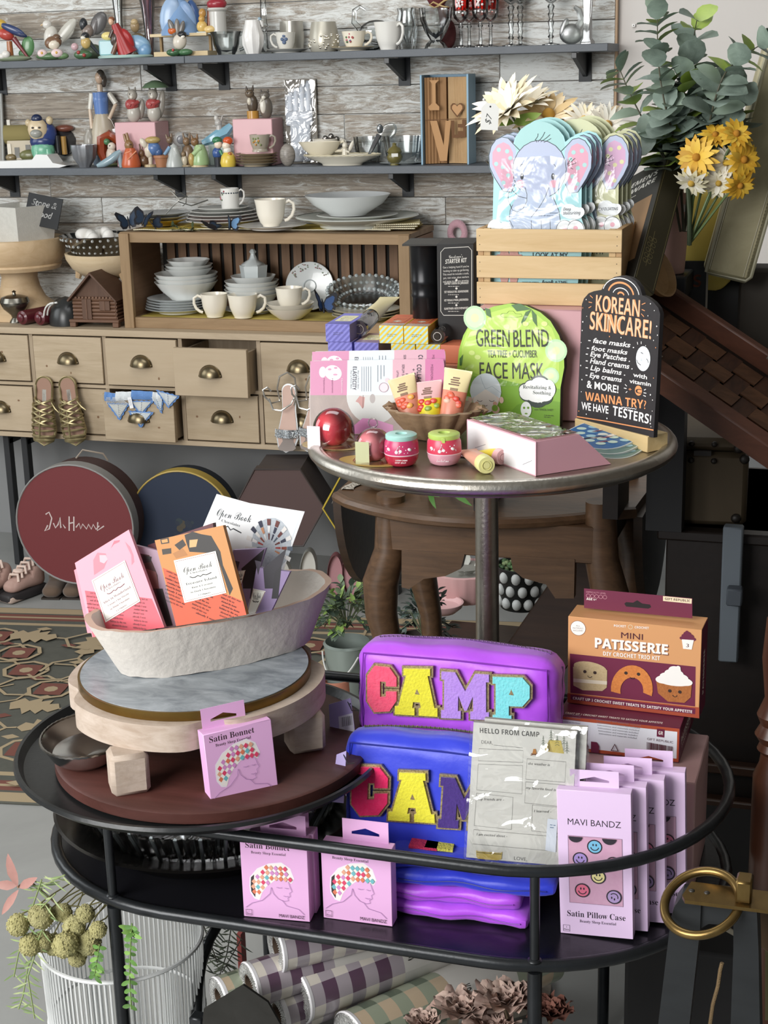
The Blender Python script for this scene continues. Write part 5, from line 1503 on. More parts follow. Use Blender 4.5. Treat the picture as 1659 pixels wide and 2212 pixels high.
m=MB(T((A.x+B.x)/2+.03,3.20,(A.z+B.z)/2-.035)@Ry(-math.degrees(math.atan2(B.z-A.z,B.x-A.x))));m.box((0,0,-.06),(.42,.02,.14),wood('2b1c15','3b281d',1,0),.003)
tag(m.done('leaning_board'),'dark brown board leaning before the dotted planter','board')
# potted greenery beside the oak table leg
def bushy(name,label,px,py,Y,r,n,cols,potz,seed,extra=None,droop=.4,h=1.0):
 P=onz(px,py,Y);u=mpp(P)
 t=thing(name,label,'potted plant',(P.x,P.y,0),0)
 rd=random.Random(seed);m=MB(T(0,0,P.z));st=MB(T(0,0,P.z))
 R_=r*u
 for i in range(n):
  th,ph=rd.uniform(0,2*PI),rd.uniform(-.5,1.1)
  d=Vector((math.cos(th)*math.cos(ph),math.sin(th)*math.cos(ph),math.sin(ph)*h))
  e=d*R_*rd.uniform(.75,1.05)
  e.z-=droop*R_*(1-abs(math.sin(ph)))*rd.uniform(.3,1)
  st.tube([(0,0,-R_*.5),e*.5+Vector((0,0,R_*.1)),e],.0012,C('5a6348'),5)
  for k in range(8):
   q=e*(.42+.58*k/7)
   s_=rd.choice((-1,1))
   dd=(d+Vector((rd.uniform(-1,1),rd.uniform(-1,1),rd.uniform(-.6,.9)))).normalized()
   m.leaf(q,dd,(0,0,1),R_*rd.uniform(.22,.34),R_*rd.uniform(.12,.17),mat(rd.choice(cols),.5),.3,.1)
 m.done('foliage',t);st.done('stems',t)
 return t,P
t,P=bushy('potted_plant','leafy grey-green plant with lime tips in a grey bucket',748,1318,.335,84,34,('4f5f4d','66785d','8fae5c','3d4c40','7c8f6e'),0,8)
m=MB();r_=.058
m.lathe([(0,.007),(r_*.8,.007),(r_,P.z-.085),(r_*1.04,P.z-.085),(r_*.94,P.z-.08),(r_*.8,.06),(0,.05)],mat('8f9a94',.45,.4),32);m.done('bucket',t)
m=MB();m.tube([(r_*math.cos(R(200+6*i)),r_*math.sin(R(200+6*i))-.012,P.z-.10-.055*math.sin(PI*i/20))for i in range(21)],.0022,C('c9cac6',.4),6);m.done('bail_handle',t)
t,P=bushy('potted_plant','dark blue-green artificial plant under the oak table',912,1335,.36,76,24,('3b4a45','4f605a','2f3b38','64756c'),0,21)
m=MB();m.lathe([(0,.007),(.05,.007),(.062,P.z-.05),(.058,P.z-.05),(.045,.04),(0,.04)],C('4d4642',.6),28);m.done('pot',t)
P=onz(722,1462,.17);u=mpp(P)
m=MB();r_=40*u
m.lathe([(0,.002),(r_*.7,.002),(r_*.92,P.z-.05),(r_*1.06,P.z-.05),(r_*1.06,P.z),(r_*.93,P.z),(r_*.85,P.z-.06),(r_*.6,.05),(0,.05)],mat('b0705a',.85,n=('c2846c',20,(1,1,1),.3)),40)
o=m.done('terracotta_pot');o.location=(P.x,P.y,0);tag(o,'empty terracotta flower pot on the floor behind the cart','flower pot')
# ==== DARK PILE BEYOND THE METAL TABLE
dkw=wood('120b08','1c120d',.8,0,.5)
DY=2.98
TB=ony(1500,1141,DY).z
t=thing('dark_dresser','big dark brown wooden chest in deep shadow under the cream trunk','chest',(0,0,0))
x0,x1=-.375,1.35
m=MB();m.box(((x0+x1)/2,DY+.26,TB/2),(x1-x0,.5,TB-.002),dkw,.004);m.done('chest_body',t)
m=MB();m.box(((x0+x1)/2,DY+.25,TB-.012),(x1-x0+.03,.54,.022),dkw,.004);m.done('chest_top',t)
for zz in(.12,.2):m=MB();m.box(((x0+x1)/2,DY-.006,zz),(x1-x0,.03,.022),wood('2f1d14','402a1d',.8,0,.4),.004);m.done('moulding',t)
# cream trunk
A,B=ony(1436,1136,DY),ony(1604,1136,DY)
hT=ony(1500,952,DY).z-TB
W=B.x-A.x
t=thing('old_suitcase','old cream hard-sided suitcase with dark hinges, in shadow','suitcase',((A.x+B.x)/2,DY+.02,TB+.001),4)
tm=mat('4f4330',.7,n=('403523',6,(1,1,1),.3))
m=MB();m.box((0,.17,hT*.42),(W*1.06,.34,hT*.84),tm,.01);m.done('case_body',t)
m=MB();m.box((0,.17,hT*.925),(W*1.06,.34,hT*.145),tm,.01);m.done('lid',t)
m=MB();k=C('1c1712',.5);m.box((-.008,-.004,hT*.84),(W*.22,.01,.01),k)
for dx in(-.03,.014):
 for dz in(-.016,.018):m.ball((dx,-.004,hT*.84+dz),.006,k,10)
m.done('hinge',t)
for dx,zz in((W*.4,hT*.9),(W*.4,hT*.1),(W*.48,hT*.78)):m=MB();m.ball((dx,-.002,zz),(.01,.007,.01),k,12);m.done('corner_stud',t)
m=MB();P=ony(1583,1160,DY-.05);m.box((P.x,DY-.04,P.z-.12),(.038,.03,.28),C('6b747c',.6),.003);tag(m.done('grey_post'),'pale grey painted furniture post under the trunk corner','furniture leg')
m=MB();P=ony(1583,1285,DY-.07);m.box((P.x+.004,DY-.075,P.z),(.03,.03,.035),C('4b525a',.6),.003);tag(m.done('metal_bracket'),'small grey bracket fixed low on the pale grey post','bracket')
# woven wooden tray lid leaning across
t=thing('woven_tray','brown woven split-wood tray leaning diagonally over the trunk','tray',(0,0,0))
c00,c10,c01,c11=ony(1395,800,2.66),ony(1760,1052,2.58),ony(1395,630,2.84),ony(1760,835,2.76)
ex=(c10-c00).normalized();c00=c00-ex*.13;c01=c01-ex*.13;LX=(c10-c00).length
ey=(c01-c00);ey=(ey-ex*ey.dot(ex));LYt=ey.length;ey.normalize()
ez=ex.cross(ey)
if ez.y>0:ez=-ez
MM=Matrix((ex,ey,ez)).transposed().to_4x4();MM.translation=c00
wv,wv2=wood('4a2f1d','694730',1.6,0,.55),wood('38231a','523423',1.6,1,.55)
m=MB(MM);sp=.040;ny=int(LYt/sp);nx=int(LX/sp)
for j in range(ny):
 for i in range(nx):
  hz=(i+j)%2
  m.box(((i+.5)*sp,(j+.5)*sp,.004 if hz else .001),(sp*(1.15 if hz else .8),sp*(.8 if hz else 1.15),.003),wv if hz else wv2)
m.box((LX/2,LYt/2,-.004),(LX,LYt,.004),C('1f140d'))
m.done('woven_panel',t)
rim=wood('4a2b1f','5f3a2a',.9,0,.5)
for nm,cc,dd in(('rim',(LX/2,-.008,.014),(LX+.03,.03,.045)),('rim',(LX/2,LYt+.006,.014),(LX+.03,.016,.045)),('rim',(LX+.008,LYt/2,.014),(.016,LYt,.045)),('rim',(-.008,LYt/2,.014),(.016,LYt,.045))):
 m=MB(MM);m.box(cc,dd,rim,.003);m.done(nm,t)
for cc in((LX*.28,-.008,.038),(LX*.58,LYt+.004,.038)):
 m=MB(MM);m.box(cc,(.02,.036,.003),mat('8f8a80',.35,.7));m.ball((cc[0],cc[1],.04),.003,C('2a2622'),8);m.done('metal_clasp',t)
 # hidden support for plants, vases and suitcase
SY_=2.86
STZ=ony(1440,598,SY_).z
t=thing('black_display_stand','black square display stand under the pink vase','stand',(0,0,0))
m=MB();xa,xb=ony(1340,600,SY_).x,ony(1482,600,SY_).x
m.box(((xa+xb)/2,SY_+.07,STZ-.02),(xb-xa,.14,.04),C('26282b',.45),.003);m.done('stand_top',t)
m=MB();m.box(((xa+xb)/2+.02,SY_+.11,(STZ-.04+TB)/2),(xb-xa-.05,.05,STZ-.04-TB),C('17181a',.6));m.done('post',t)
P=colx(1452,SY_+.05,STZ+.001);u=mpp(P)
m=MB(S(u));m.lathe([(0,0),(24,0),(26,4),(33,120),(34,190),(30,190),(29,120),(0,8)],mat('d3ab9f',.6,n=('c39b90',6,(1,1,1),.3)),36);m.ball((24,-24,140),(8,4,8),C('ecebe8'),12)
o=m.done('pink_vase');o.location=P;tag(o,'tall dusty pink ceramic vase with a round white sticker','vase')
P=ony(1398,640,2.72);u=mpp(P)
m=MB(T(ony(1396,598,2.73))@Rz(-20)@Ry(62)@S(u));m.lathe([(0,0),(30,4),(56,20),(62,34),(58,35),(50,22),(0,9)],wood('a07c52','b8956a',.8,0),36)
tag(m.done('wooden_bowl'),'tan wooden bowl standing on edge behind the slatted crate','bowl')
# leaning gift box
h_,w_,d_=.285,.15,.05
ax,az=RIGHT*.60-DOWN*.24-FWD*.76,RIGHT*.46-DOWN*.86+FWD*.22
ax.normalize();az=(az-ax*az.dot(ax)).normalized();ay=az.cross(ax)
GM=Matrix((ax,ay,az)).transposed().to_4x4();GM.translation=ony(1441,338,2.80)-ax*w_-az*h_
t=thing('gift_box','black and olive gift box leaning behind the slatted crate','gift box',M=GM)
m=MB()
m.box((w_/2,d_/2,h_/2),(w_,d_,h_),mat('35301f',.55),.001)
ar=Art(m,Rx(90));ar.rect(.001,.001,w_-.002,h_-.002,C('1f1e1a',.5));ar.text("GENTLEMEN'S",.075,h_-.035,.011,C('e4e2dc'),.125,st='B/');ar.text('HARDWARE',.075,h_-.052,.011,C('e4e2dc'),.125,st='B/');ar.scrawl(.03,h_-.064,.09,.004,C('bdbab0'),1);ar.rect(.012,.05,w_-.024,h_-.135,C('8f6f4d'));ar.circ(.06,.15,.035,C('7d5a3c'))
ar=Art(m,T(w_,0,0)@Rz(90)@Rx(90));k=C('8a7f55');ar.frame(.004,.006,d_-.008,h_-.012,.0006,k)
for i in range(5):ar.ring(.012,.05+.012*i,.004,.0008,k);ar.ring(.022,.054+.012*i,.004,.0008,k)
ar.line([(.017,.04),(.017,.12)],.0008,k)
m.done('box_body',t)
# suitcase
t=thing('green_suitcase','tall pale olive vintage suitcase leaning against the plaster wall','suitcase',M=T(ony(1517,592,2.92))@Rz(6)@Ry(13.5))
u=mpp(ony(1560,400,2.92));sm=mat('b0a887',.6,n=('968e6c',14,(1,1,1),.25));sl=C('a39f86',.5)
w_,h_=108*u,500*u
m=MB();m.box((w_/2,.10,h_/2),(w_,.2,h_),sm,.012);m.done('suitcase_body',t)
m=MB();m.tube([(.006,-.002,.006),(w_-.012,-.002,.006),(w_-.004,-.002,.016),(w_-.004,-.002,h_-.016),(w_-.012,-.002,h_-.006),(.006,-.002,h_-.006)],.0035,sl,6,True);m.done('piping',t)
m=MB();ar=Art(m,T(0,0,0)@Rx(90));
for i in range(60):ar.rect(w_-.0125,.02+i*(h_-.04)/60,.0012,.004,C('6b654d'))
ar.line([(.01,.012),(w_-.018,.012),(w_-.016,h_-.02),(.01,h_-.012)],.001,C('c4bfa4'),True);m.done('stitching',t)
m=MB();m.box((w_*.5,-.004,h_-.012),(.02,.006,.018),mat('8d8460',.4,.6));m.ball((w_*.5,-.008,h_-.012),.003,C('3a3528'),8);m.done('clasp',t)
# yellow cushion, black book with orange letters, dark bag
P=ony(1528,500,3.02);u=mpp(P)
m=MB(T(P)@Ry(8));m.rbox((0,0,0),(.13,.07,.22),.035,mat('d1bb55',.7,n=('e0cc6a',8,(1,1,1),.3)),10,lambda tt,p:(p[0]*(1-.1*tt[2]**2),p[1]*(1-.55*max(abs(tt[0]),abs(tt[2]))**3),p[2]))
tag(m.done('yellow_cushion'),'yellow satin cushion squeezed between the pink vase and suitcase','cushion')
P=ony(1490,690,2.98);u=mpp(P)
t=thing('black_book','black book with orange letters behind the woven tray','book',P,10)
m=MB(S(u));m.box((0,10,62),(64,18,126),C('131314',.5));ar=Art(m,T(-32,1,0)@Rx(90));ar.text('TS',34,70,26,C('a5522a'),40,st='B');ar.circ(36,20,20,C('7d2027'));m.done('cover',t)
m=MB(S(u));m.box((34,10,60),(5,15,120),C('a9a396'));m.done('pages',t)
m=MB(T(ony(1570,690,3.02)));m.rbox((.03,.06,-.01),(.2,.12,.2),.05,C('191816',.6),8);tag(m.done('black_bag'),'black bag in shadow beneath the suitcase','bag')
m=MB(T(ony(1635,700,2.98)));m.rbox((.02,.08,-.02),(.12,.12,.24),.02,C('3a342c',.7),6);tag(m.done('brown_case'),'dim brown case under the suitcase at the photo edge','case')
# turned post at the photo edge
P=ony(1652,1700,2.1);u=mpp(P)
m=MB(T(P.x+.012,P.y,0));zt=ony(1652,1505,2.1).z
m.lathe([(0,0),(.03,0),(.03,P.z+.02),(.022,P.z+.04),(.02,P.z+.055),(.026,P.z+.062),(.022,P.z+.072),(.03,P.z+.085),(.022,P.z+.1),(.028,P.z+.115),(.018,zt),(.024,zt+.06),(.02,zt+.12),(0,zt+.13)],wood('3a2016','51301f',.8,2,.35),24)
tag(m.done('turned_post'),'dark turned wooden chair post at the photo edge behind the cart','chair post')
# ==== FLOWERS AND EUCALYPTUS BEHIND THE CRATE
def bloom(m,c,r,n,hx,d=(0,-1,.4),ctr=None,layers=2,w=.34,cup=.3,seed=0):
 rd=random.Random(seed)
 d=Vector(d).normalized();a=d.orthogonal().normalized();b=d.cross(a)
 for L in range(layers):
  for i in range(n):
   th=2*PI*(i+.5*L)/n+rd.uniform(-.1,.1)
   e=a*math.cos(th)+b*math.sin(th)
   m.leaf(Vector(c)+e*r*.1,(e+d*(cup+.35*L+rd.uniform(-.1,.1))),d,r*(1-.18*L)*rd.uniform(.85,1.08),r*w,mat(rd.choice(hx),.6),.25,.08)
 if ctr:m.ball(Vector(c)+d*r*.08,r*.2,mat(ctr,.9),10)
FY=2.93
def flower(px,py,rp,label,hx,ctr=None,d=(0,-1,.4),n=12,layers=2,w=.34,cup=.3,Y=FY,seed=1,stem=True,cat='artificial flower',group=None,foot=(1195,470)):
 P=ony(px,py,Y);u=mpp(P)
 t=thing('artificial_flower',label,cat,P,0,group)
 m=MB();bloom(m,(0,0,0),rp*u,n,hx,d,ctr,layers,w,cup,seed);m.done('petals',t)
 F=ony(foot[0],foot[1],Y+.02)-P
 m=MB();m.tube([Vector((0,.004,0)),F*.3+Vector((0,.015,.01)),F],.0022,C('55683f'),6)
 if stem:
  for s_ in(-1,1):m.leaf(F*.12,(s_*.8,-.5,.25),(0,-1,0),rp*u*.8,rp*u*.3,C('86a23f'),.3)
 m.done('stem',t)
cream=('e9dfc6','efe8d6','dccfae')
flower(1098,238,84,'big cream shaggy artificial bloom with a white tag',cream,None,(-.35,-.6,.7),14,3,.26,.55,seed=3)
flower(1185,252,72,'peach cream artificial daisy just above the first blue mask',('d9bf92','e2cda6','cdb07c'),'b98d3c',(.1,-.5,.7),13,2,.3,.3,FY+.03,5)
flower(1140,225,62,'pale cream artificial bloom between the shaggy one and peach daisy',cream,None,(0,-.4,.9),12,2,.3,.6,FY+.05,9)
flower(1262,262,50,'white spiky artificial bloom over the green masks',('ece8dc','dfd8c6','e6d9b8'),'c9a24d',(.1,-.6,.6),14,2,.22,.4,FY,11)
flower(1312,272,52,'white spiky artificial bloom touching the eucalyptus',('e8e4d8','d9d2c2'),'b9904a',(.2,-.7,.5),15,2,.2,.35,FY-.02,13)
fig('straw_ball','beige knobbly straw ball beside the white blooms','ornament',1332,ony(1332,250,FY+.06).z,FY+.06,{'ball':[('b',mat('c9b79c',.9,n=('a58f70',160,(1,1,4),.2),bump=(200,.8)),0,0,8,17,14,14)],'stem':[('t',C('6b5a40'),[(0,0,0),(-30,10,-90),(-60,10,-160)],2)]},gl=False)
# glass vase holding them, mostly behind the crate
P=ony(1195,480,FY+.02);VZ=1.045
VB=ony(1195,470,FY+.02)
m=MB();m.lathe([(0,0),(.05,0),(.07,.08),(.09,VB.z-VZ+.06),(.13,VB.z-VZ+.11),(.127,VB.z-VZ+.11),(.086,VB.z-VZ+.06),(.066,.08),(0,.01)],film('e9efee',.1,.05),36)
o=m.done('glass_vase');o.location=(VB.x,VB.y,VZ);tag(o,'clear flared glass vase holding the cream blooms behind the crate','vase')
m=MB();m.box((VB.x,VB.y,VZ-.01),(.30,.16,.018),dkw,.002)
for sx in(-.13,.13):m.box((VB.x+sx,VB.y,(VZ-.02+TZ)/2+.0005),(.03,.14,VZ-.021-TZ),dkw)
tag(m.done('plant_stand'),'dark little riser on the oak table carrying the glass vase','stand')
A=ony(1058,252,FY-.1);u=mpp(A)
t=thing('price_tag','large white hang tag with handwritten price on the cream bloom','price tag',M=T(A)@Rz(14)@Ry(4))
m=MB(S(u));m.prism([(-19,-28),(19,-28),(19,18),(10,28),(-10,28),(-19,18)],0,1,C('f1f1ee'));
m.v=[Vector((v.x,-v.z,v.y))for v in m.v]
ar=Art(m,T(0,-1*u,0)@Rx(90)@S(u));old=m.M;m.M=Matrix();ar.text('$7',4,-6,13,C('4a4a4a'),None,st='/',rot=78);ar.circ(0,21,2,C('2a2a2a'));m.done('card',t)
m=MB(S(u));m.tube([(0,0,21),(-8,0,30),(-14,-1,34)],.8,C('eeeeea'),5);m.ball((-15,-1,35),3,C('f2f2ee'),8);m.done('string',t)
EYp=2.84
greens=('5f6f63','4c5b52','73847a','3c4a44','84967f')
def euc(path,label,s,seed,Y=EYp,lime=.2):
 rd=random.Random(seed)
 t=thing('eucalyptus_branch',label,'branch',(0,0,0),0,'eucalyptus branches')
 pts=[ony(x,y,Y+rd.uniform(-.03,.03)+.0006*(i-2)*10)for i,(x,y)in enumerate(path)]
 fine=[]
 for i in range(len(pts)-1):
  for k in range(6):
   p0,p1,p2,p3=pts[max(0,i-1)],pts[i],pts[i+1],pts[min(len(pts)-1,i+2)]
   f=k/6
   fine.append(.5*((2*p1)+(p2-p0)*f+(2*p0-5*p1+4*p2-p3)*f*f+(3*p1-p0-3*p2+p3)*f**3))
 fine.append(pts[-1])
 st=MB();st.tube(fine,[.0026-.0018*i/len(fine)for i in range(len(fine))],C('4c4a3a'),6);st.done('stem',t)
 m=MB();u=mpp(fine[0]);tot=0;nxt=125*u
 for i in range(1,len(fine)):
  seg=(fine[i]-fine[i-1]);tot+=seg.length
  if tot>nxt or i==len(fine)-1:
   fr=i/len(fine);nxt=tot+(21-8*fr)*u
   d=seg.normalized();a=d.orthogonal().normalized();a=Matrix.Rotation(rd.uniform(0,6.28),3,d)@a
   for sg in(-1,1):
    L=(78-32*fr)*u*s*rd.uniform(.85,1.1)
    hx='a4b84f' if rd.random()<lime else rd.choice(greens)
    m.leaf(fine[i],a*sg+d*(.35+.5*fr)+Vector((0,-.2,0)),d+Vector((0,-.5,.3)),L,L*.86,mat(hx,.5,n=('9fb0a4' if hx!='a4b84f' else '7f9a46',40,(1,1,1),.45)),.25,.1,True)
 m.done('foliage',t)
for i,(pth,lab,s,lime)in enumerate((([(1478,500),(1462,330),(1435,220),(1422,130),(1420,32)],'tallest upright eucalyptus branch against the plaster wall',1,.1),([(1480,500),(1488,330),(1478,200),(1492,120),(1505,45)],'upright eucalyptus branch with lime underside leaves beside the tallest',1.15,.35),([(1470,500),(1440,360),(1395,270),(1362,205),(1338,148)],'eucalyptus branch leaning out over the white blooms',1.0,.25),([(1484,500),(1520,320),(1556,180),(1596,128),(1652,92)],'eucalyptus branch arching over the suitcase top',1.05,.05),([(1484,500),(1520,300),(1552,220),(1584,222),(1600,262)],'eucalyptus branch drooping towards the suitcase',1.1,.1),([(1480,500),(1505,360),(1535,270),(1570,280),(1582,330)],'dark eucalyptus branch hanging over the yellow daisies',1.0,.05),([(1470,500),(1452,400),(1432,330),(1416,300),(1400,290)],'short eucalyptus branch just over the gift box',1.1,.1),([(1476,500),(1470,380),(1462,300),(1450,240),(1440,190)],'dense middle eucalyptus branch',1.25,.3),([(1480,500),(1494,380),(1510,300),(1530,240),(1540,190)],'wide-leaved eucalyptus branch before the plaster wall',1.2,.1))):
 euc(pth,lab,s,40+i,EYp+.03*((i%3)-1),lime)
yel,whi=('d9ad35','e3bb45','cc9a2a'),('e4dec6','d6cfae','ece8d8')
for i,(px,py,r_,hx,c,d,lab)in enumerate(((1505,340,44,yel,'b07a22',(-.2,-.9,.1),'largest yellow daisy facing the shop, over the pink vase'),(1545,292,34,yel,'a8741f',(.1,-.6,.7),'yellow daisy under the drooping eucalyptus'),(1590,290,40,yel,'a8741f',(.4,-.6,.5),'deep yellow daisy nearest the suitcase top'),(1606,345,42,yel,'a8741f',(.6,-.7,.1),'deep yellow daisy against the suitcase middle'),(1598,400,36,yel,'a8741f',(.5,-.7,-.4),'lowest yellow daisy against the suitcase'),(1568,352,38,whi,'b8963f',(.2,-.9,.1),'white daisy between the yellow daisies'),(1494,394,38,whi,'b8963f',(-.2,-.6,-.6),'white daisy hanging head down over the pink vase'),(1552,395,34,whi,'b8963f',(.1,-.8,-.3),'small white daisy low in the yellow bunch'))):
 flower(px,py,r_,lab,hx,c,d,14,2,.36,.12,EYp-.09+.02*(i%2),70+i,False,foot=(1487,530))
m=MB();A,B=ony(1486,400,EYp-.08),ony(1489,530,EYp-.08);m.tube([A,(A+B)/2+Vector((.002,0,0)),B],.0042,C('2e3a22'),8);tag(m.done('daisy_stalk'),'thick dark green daisy stalk hanging beside the pink vase','stalk')
# ==== BLACK STAND WITH BRASS RING, CLOSE TO THE LENS
NY=1.52
t=thing('ring_stand','black wooden trestle with brass ring and hinge plate','stand',(0,0,0))
bk=mat('17191b',.45,n=('232628',12,(1,1,4),.3));br=mat('8a7245',.3,.9,n=('6b5633',30,(1,1,1),.3))
def n3(px,py,dy=0):return ony(px,py,NY+dy)
def slab(name,pts,dy,th,ma):
 m=MB(Rx(90));m.prism([(n3(*p).x,n3(*p).z)for p in pts],-(NY+dy),-(NY+dy+th),ma);m.done(name,t)
slab('leg',[(1449,1985),(1456,1960),(1472,1938),(1515,1936),(1512,2010),(1484,2260),(1416,2260)],0,.03,bk)
slab('leg',[(1586,1950),(1636,1950),(1640,2040),(1644,2260),(1578,2260),(1586,2040)],-.01,.035,bk)
slab('crossbar',[(1512,1938),(1590,1945),(1590,2004),(1530,2000),(1508,2012)],.004,.026,bk)
A,B=n3(1484,1930),n3(1680,1955)
m=MB();e=(B-A);
m.prism([(A.x,NY-.02),(A.x-.004,NY-.01),(A.x+.002,NY+.022),(B.x,NY+.022),(B.x,NY-.018)],A.z-.001,A.z+.003,br)
for px in(1494,1527):P=n3(px,1925);m.ball((P.x,NY+.002,A.z+.003),(.0035,.0035,.0018),C('2b2722',.4),10)
m.done('hinge_plate',t)
P=n3(1608,1918);u=mpp(P);m=MB(T(P.x,NY,P.z));m.box((0,0,.0),(.017,.024,.026),br,.002);m.done('ring_socket',t)
c=n3(1516,1950);m=MB();rr_=84*u
rp=[]
for i in range(48):
 th=2*PI*i/48
 v=Vector((rr_*math.cos(th)*1.0,rr_*math.sin(th)*.98,0))
 rp.append(c+Matrix.Rotation(R(-16),3,'Y')@(Matrix.Rotation(R(26),3,'X')@v))
m.tube(rp,10.5*u,br,12,True);m.done('ring',t)
m=MB();tw=mat('7d6748',.95,bump=(900,.6));m.tube([n3(1560,2080,.02),n3(1556,2095,.02),n3(1551,2130,.02),n3(1540,2170,.02),n3(1530,2240,.02)],4.5*u,tw,8);tag(m.done('twine'),'jute twine dangling between the legs of the black trestle','twine')
t2=thing('dried_leaf','large dry brown fan leaf behind the black trestle legs','dried leaf',(0,0,0))
for pts,hx in(([(1512,2025),(1570,2012),(1660,2012),(1720,2150),(1655,2135),(1590,2085),(1545,2045)],'5f4a33'),([(1590,2090),(1655,2030),(1700,2160),(1640,2120)],'74481f'),([(1640,2080),(1662,2115),(1700,2180),(1636,2130)],'8a8474'),([(1545,2092),(1560,2090),(1600,2115),(1580,2112)],'8a8474'),([(1640,2140),(1665,2140),(1690,2300),(1640,2300)],'4d4a28')):
 m=MB(Rx(90));m.prism([(n3(*p).x,n3(*p).z)for p in pts],-(NY+.07+.004*len(t2.children)),-(NY+.073+.004*len(t2.children)),wood(hx,hx,1,0));m.done('blade',t2)
 # ==== PRINTING MEASURED FROM THE PHOTOGRAPH
class PF(Art):
 """a face of a thing whose printing is measured off the photograph: W places the thing, F the face on it"""
 def __init__(s,mb,W,F,lift=.00003):
  super().__init__(mb,F,lift)
  s.inv=(W@F).inverted()
  s.E=s.inv@EYE
  s.px_m=mpp((W@F).translation)
 def p(s,x,y):
  D=s.inv.to_3x3()@ray(x,y)
  t=-s.E.z/D.z
  return(s.E.x+D.x*t,s.E.y+D.y*t)
 def P(s,pts):return[s.p(*q)for q in pts]
 def ppoly(s,pts,m):s.poly(s.P(pts),m)
 def pline(s,pts,w,m,closed=False):s.line(s.P(pts),w*s.px_m,m,closed)
 def pcirc(s,x,y,r,m,ry=None,rot=0):c=s.p(x,y);s.circ(c[0],c[1],r*s.px_m,m,(ry or r)*s.px_m,22,rot)
 def pring(s,x,y,r,w,m,ry=None):c=s.p(x,y);s.ring(c[0],c[1],r*s.px_m,w*s.px_m,m,(ry or r)*s.px_m)
 def parc(s,x,y,r,a0,a1,w,m,ry=None):c=s.p(x,y);s.arc(c[0],c[1],r*s.px_m,a0,a1,w*s.px_m,m,(ry or r)*s.px_m)
 def ptext(s,t,a,b,h,m,st=''):
  A,B=Vector(s.p(*a)),Vector(s.p(*b))
  d=B-A
  s.text(t,A.x,A.y,h*s.px_m,m,d.length,'L',st,math.degrees(math.atan2(d.y,d.x)))
 def pscrawl(s,x,y,w,h,m,n=3):
  A,B=s.p(x,y),s.p(x+w,y)
  s.scrawl(A[0],A[1],B[0]-A[0],h*s.px_m,m,n)
def clipped(pts,x0,y0,x1,y1):
 for ax_,lim,sg in((0,x0,1),(0,x1,-1),(1,y0,1),(1,y1,-1)):
  o=[]
  for i in range(len(pts)):
   a,b=pts[i],pts[(i+1)%len(pts)]
   ia,ib=(a[ax_]-lim)*sg>=0,(b[ax_]-lim)*sg>=0
   if ia:o.append(a)
   if ia!=ib:
    f=(lim-a[ax_])/(b[ax_]-a[ax_])
    o.append((a[0]+(b[0]-a[0])*f,a[1]+(b[1]-a[1])*f))
  pts=o
  if len(pts)<3:return[]
 return pts
def stripes(ar,x0,y0,x1,y1,step,w,ma,slope=1.0):
 d=-abs(y1-y0)*slope
 while d<(x1-x0):
  q=clipped([(x0+d,y0),(x0+d+w,y0),(x0+d+w+(y1-y0)*slope,y1),(x0+d+(y1-y0)*slope,y1)],x0,y0,x1,y1)
  if q:ar.poly(q,ma)
  d+=step
def frame_at(P,rz,tilt=0):return T(P)@Rz(rz)@Rx(tilt)
# ==== ROUND METAL TABLE
MTZ=1.02
MC=Vector((-.583,2.368,0));MR=.286
steel=mat('aaa294',.36,.95,n=('857d70',9,(1,1,1),.3),bump=(70,.06))
steel2=mat('cfcac0',.34,1.0,n=('a8a298',22,(1,1,1),.3),bump=(160,.12))
t=thing('metal_pedestal_table','round tarnished silver metal table on a single pole','table',MC)
m=MB();m.lathe([(0,MTZ-.02),(MR-.004,MTZ-.02),(MR,MTZ-.012),(MR-.004,MTZ),(0,MTZ)],steel,96);m.done('tabletop',t)
m=MB();m.lathe([(MR+.0125*math.cos(2*PI*i/14),MTZ-.004+.0125*math.sin(2*PI*i/14))for i in range(15)],steel2,110);m.done('rolled_rim',t)
PX=ony(1052,1200,MC.y)-MC
m=MB(T(PX.x,0,0));m.lathe([(.02,.02),(.0205,.3),(.0192,MTZ-.10),(.021,MTZ-.05),(.027,MTZ-.016)],steel2,40);m.done('pole',t)
m=MB(T(PX.x,0,0));m.lathe([(0,0),(.11,0),(.11,.008),(.04,.022),(.021,.035),(0,.035)],steel2,56);m.done('foot_plate',t)
Z0=MTZ+.0006
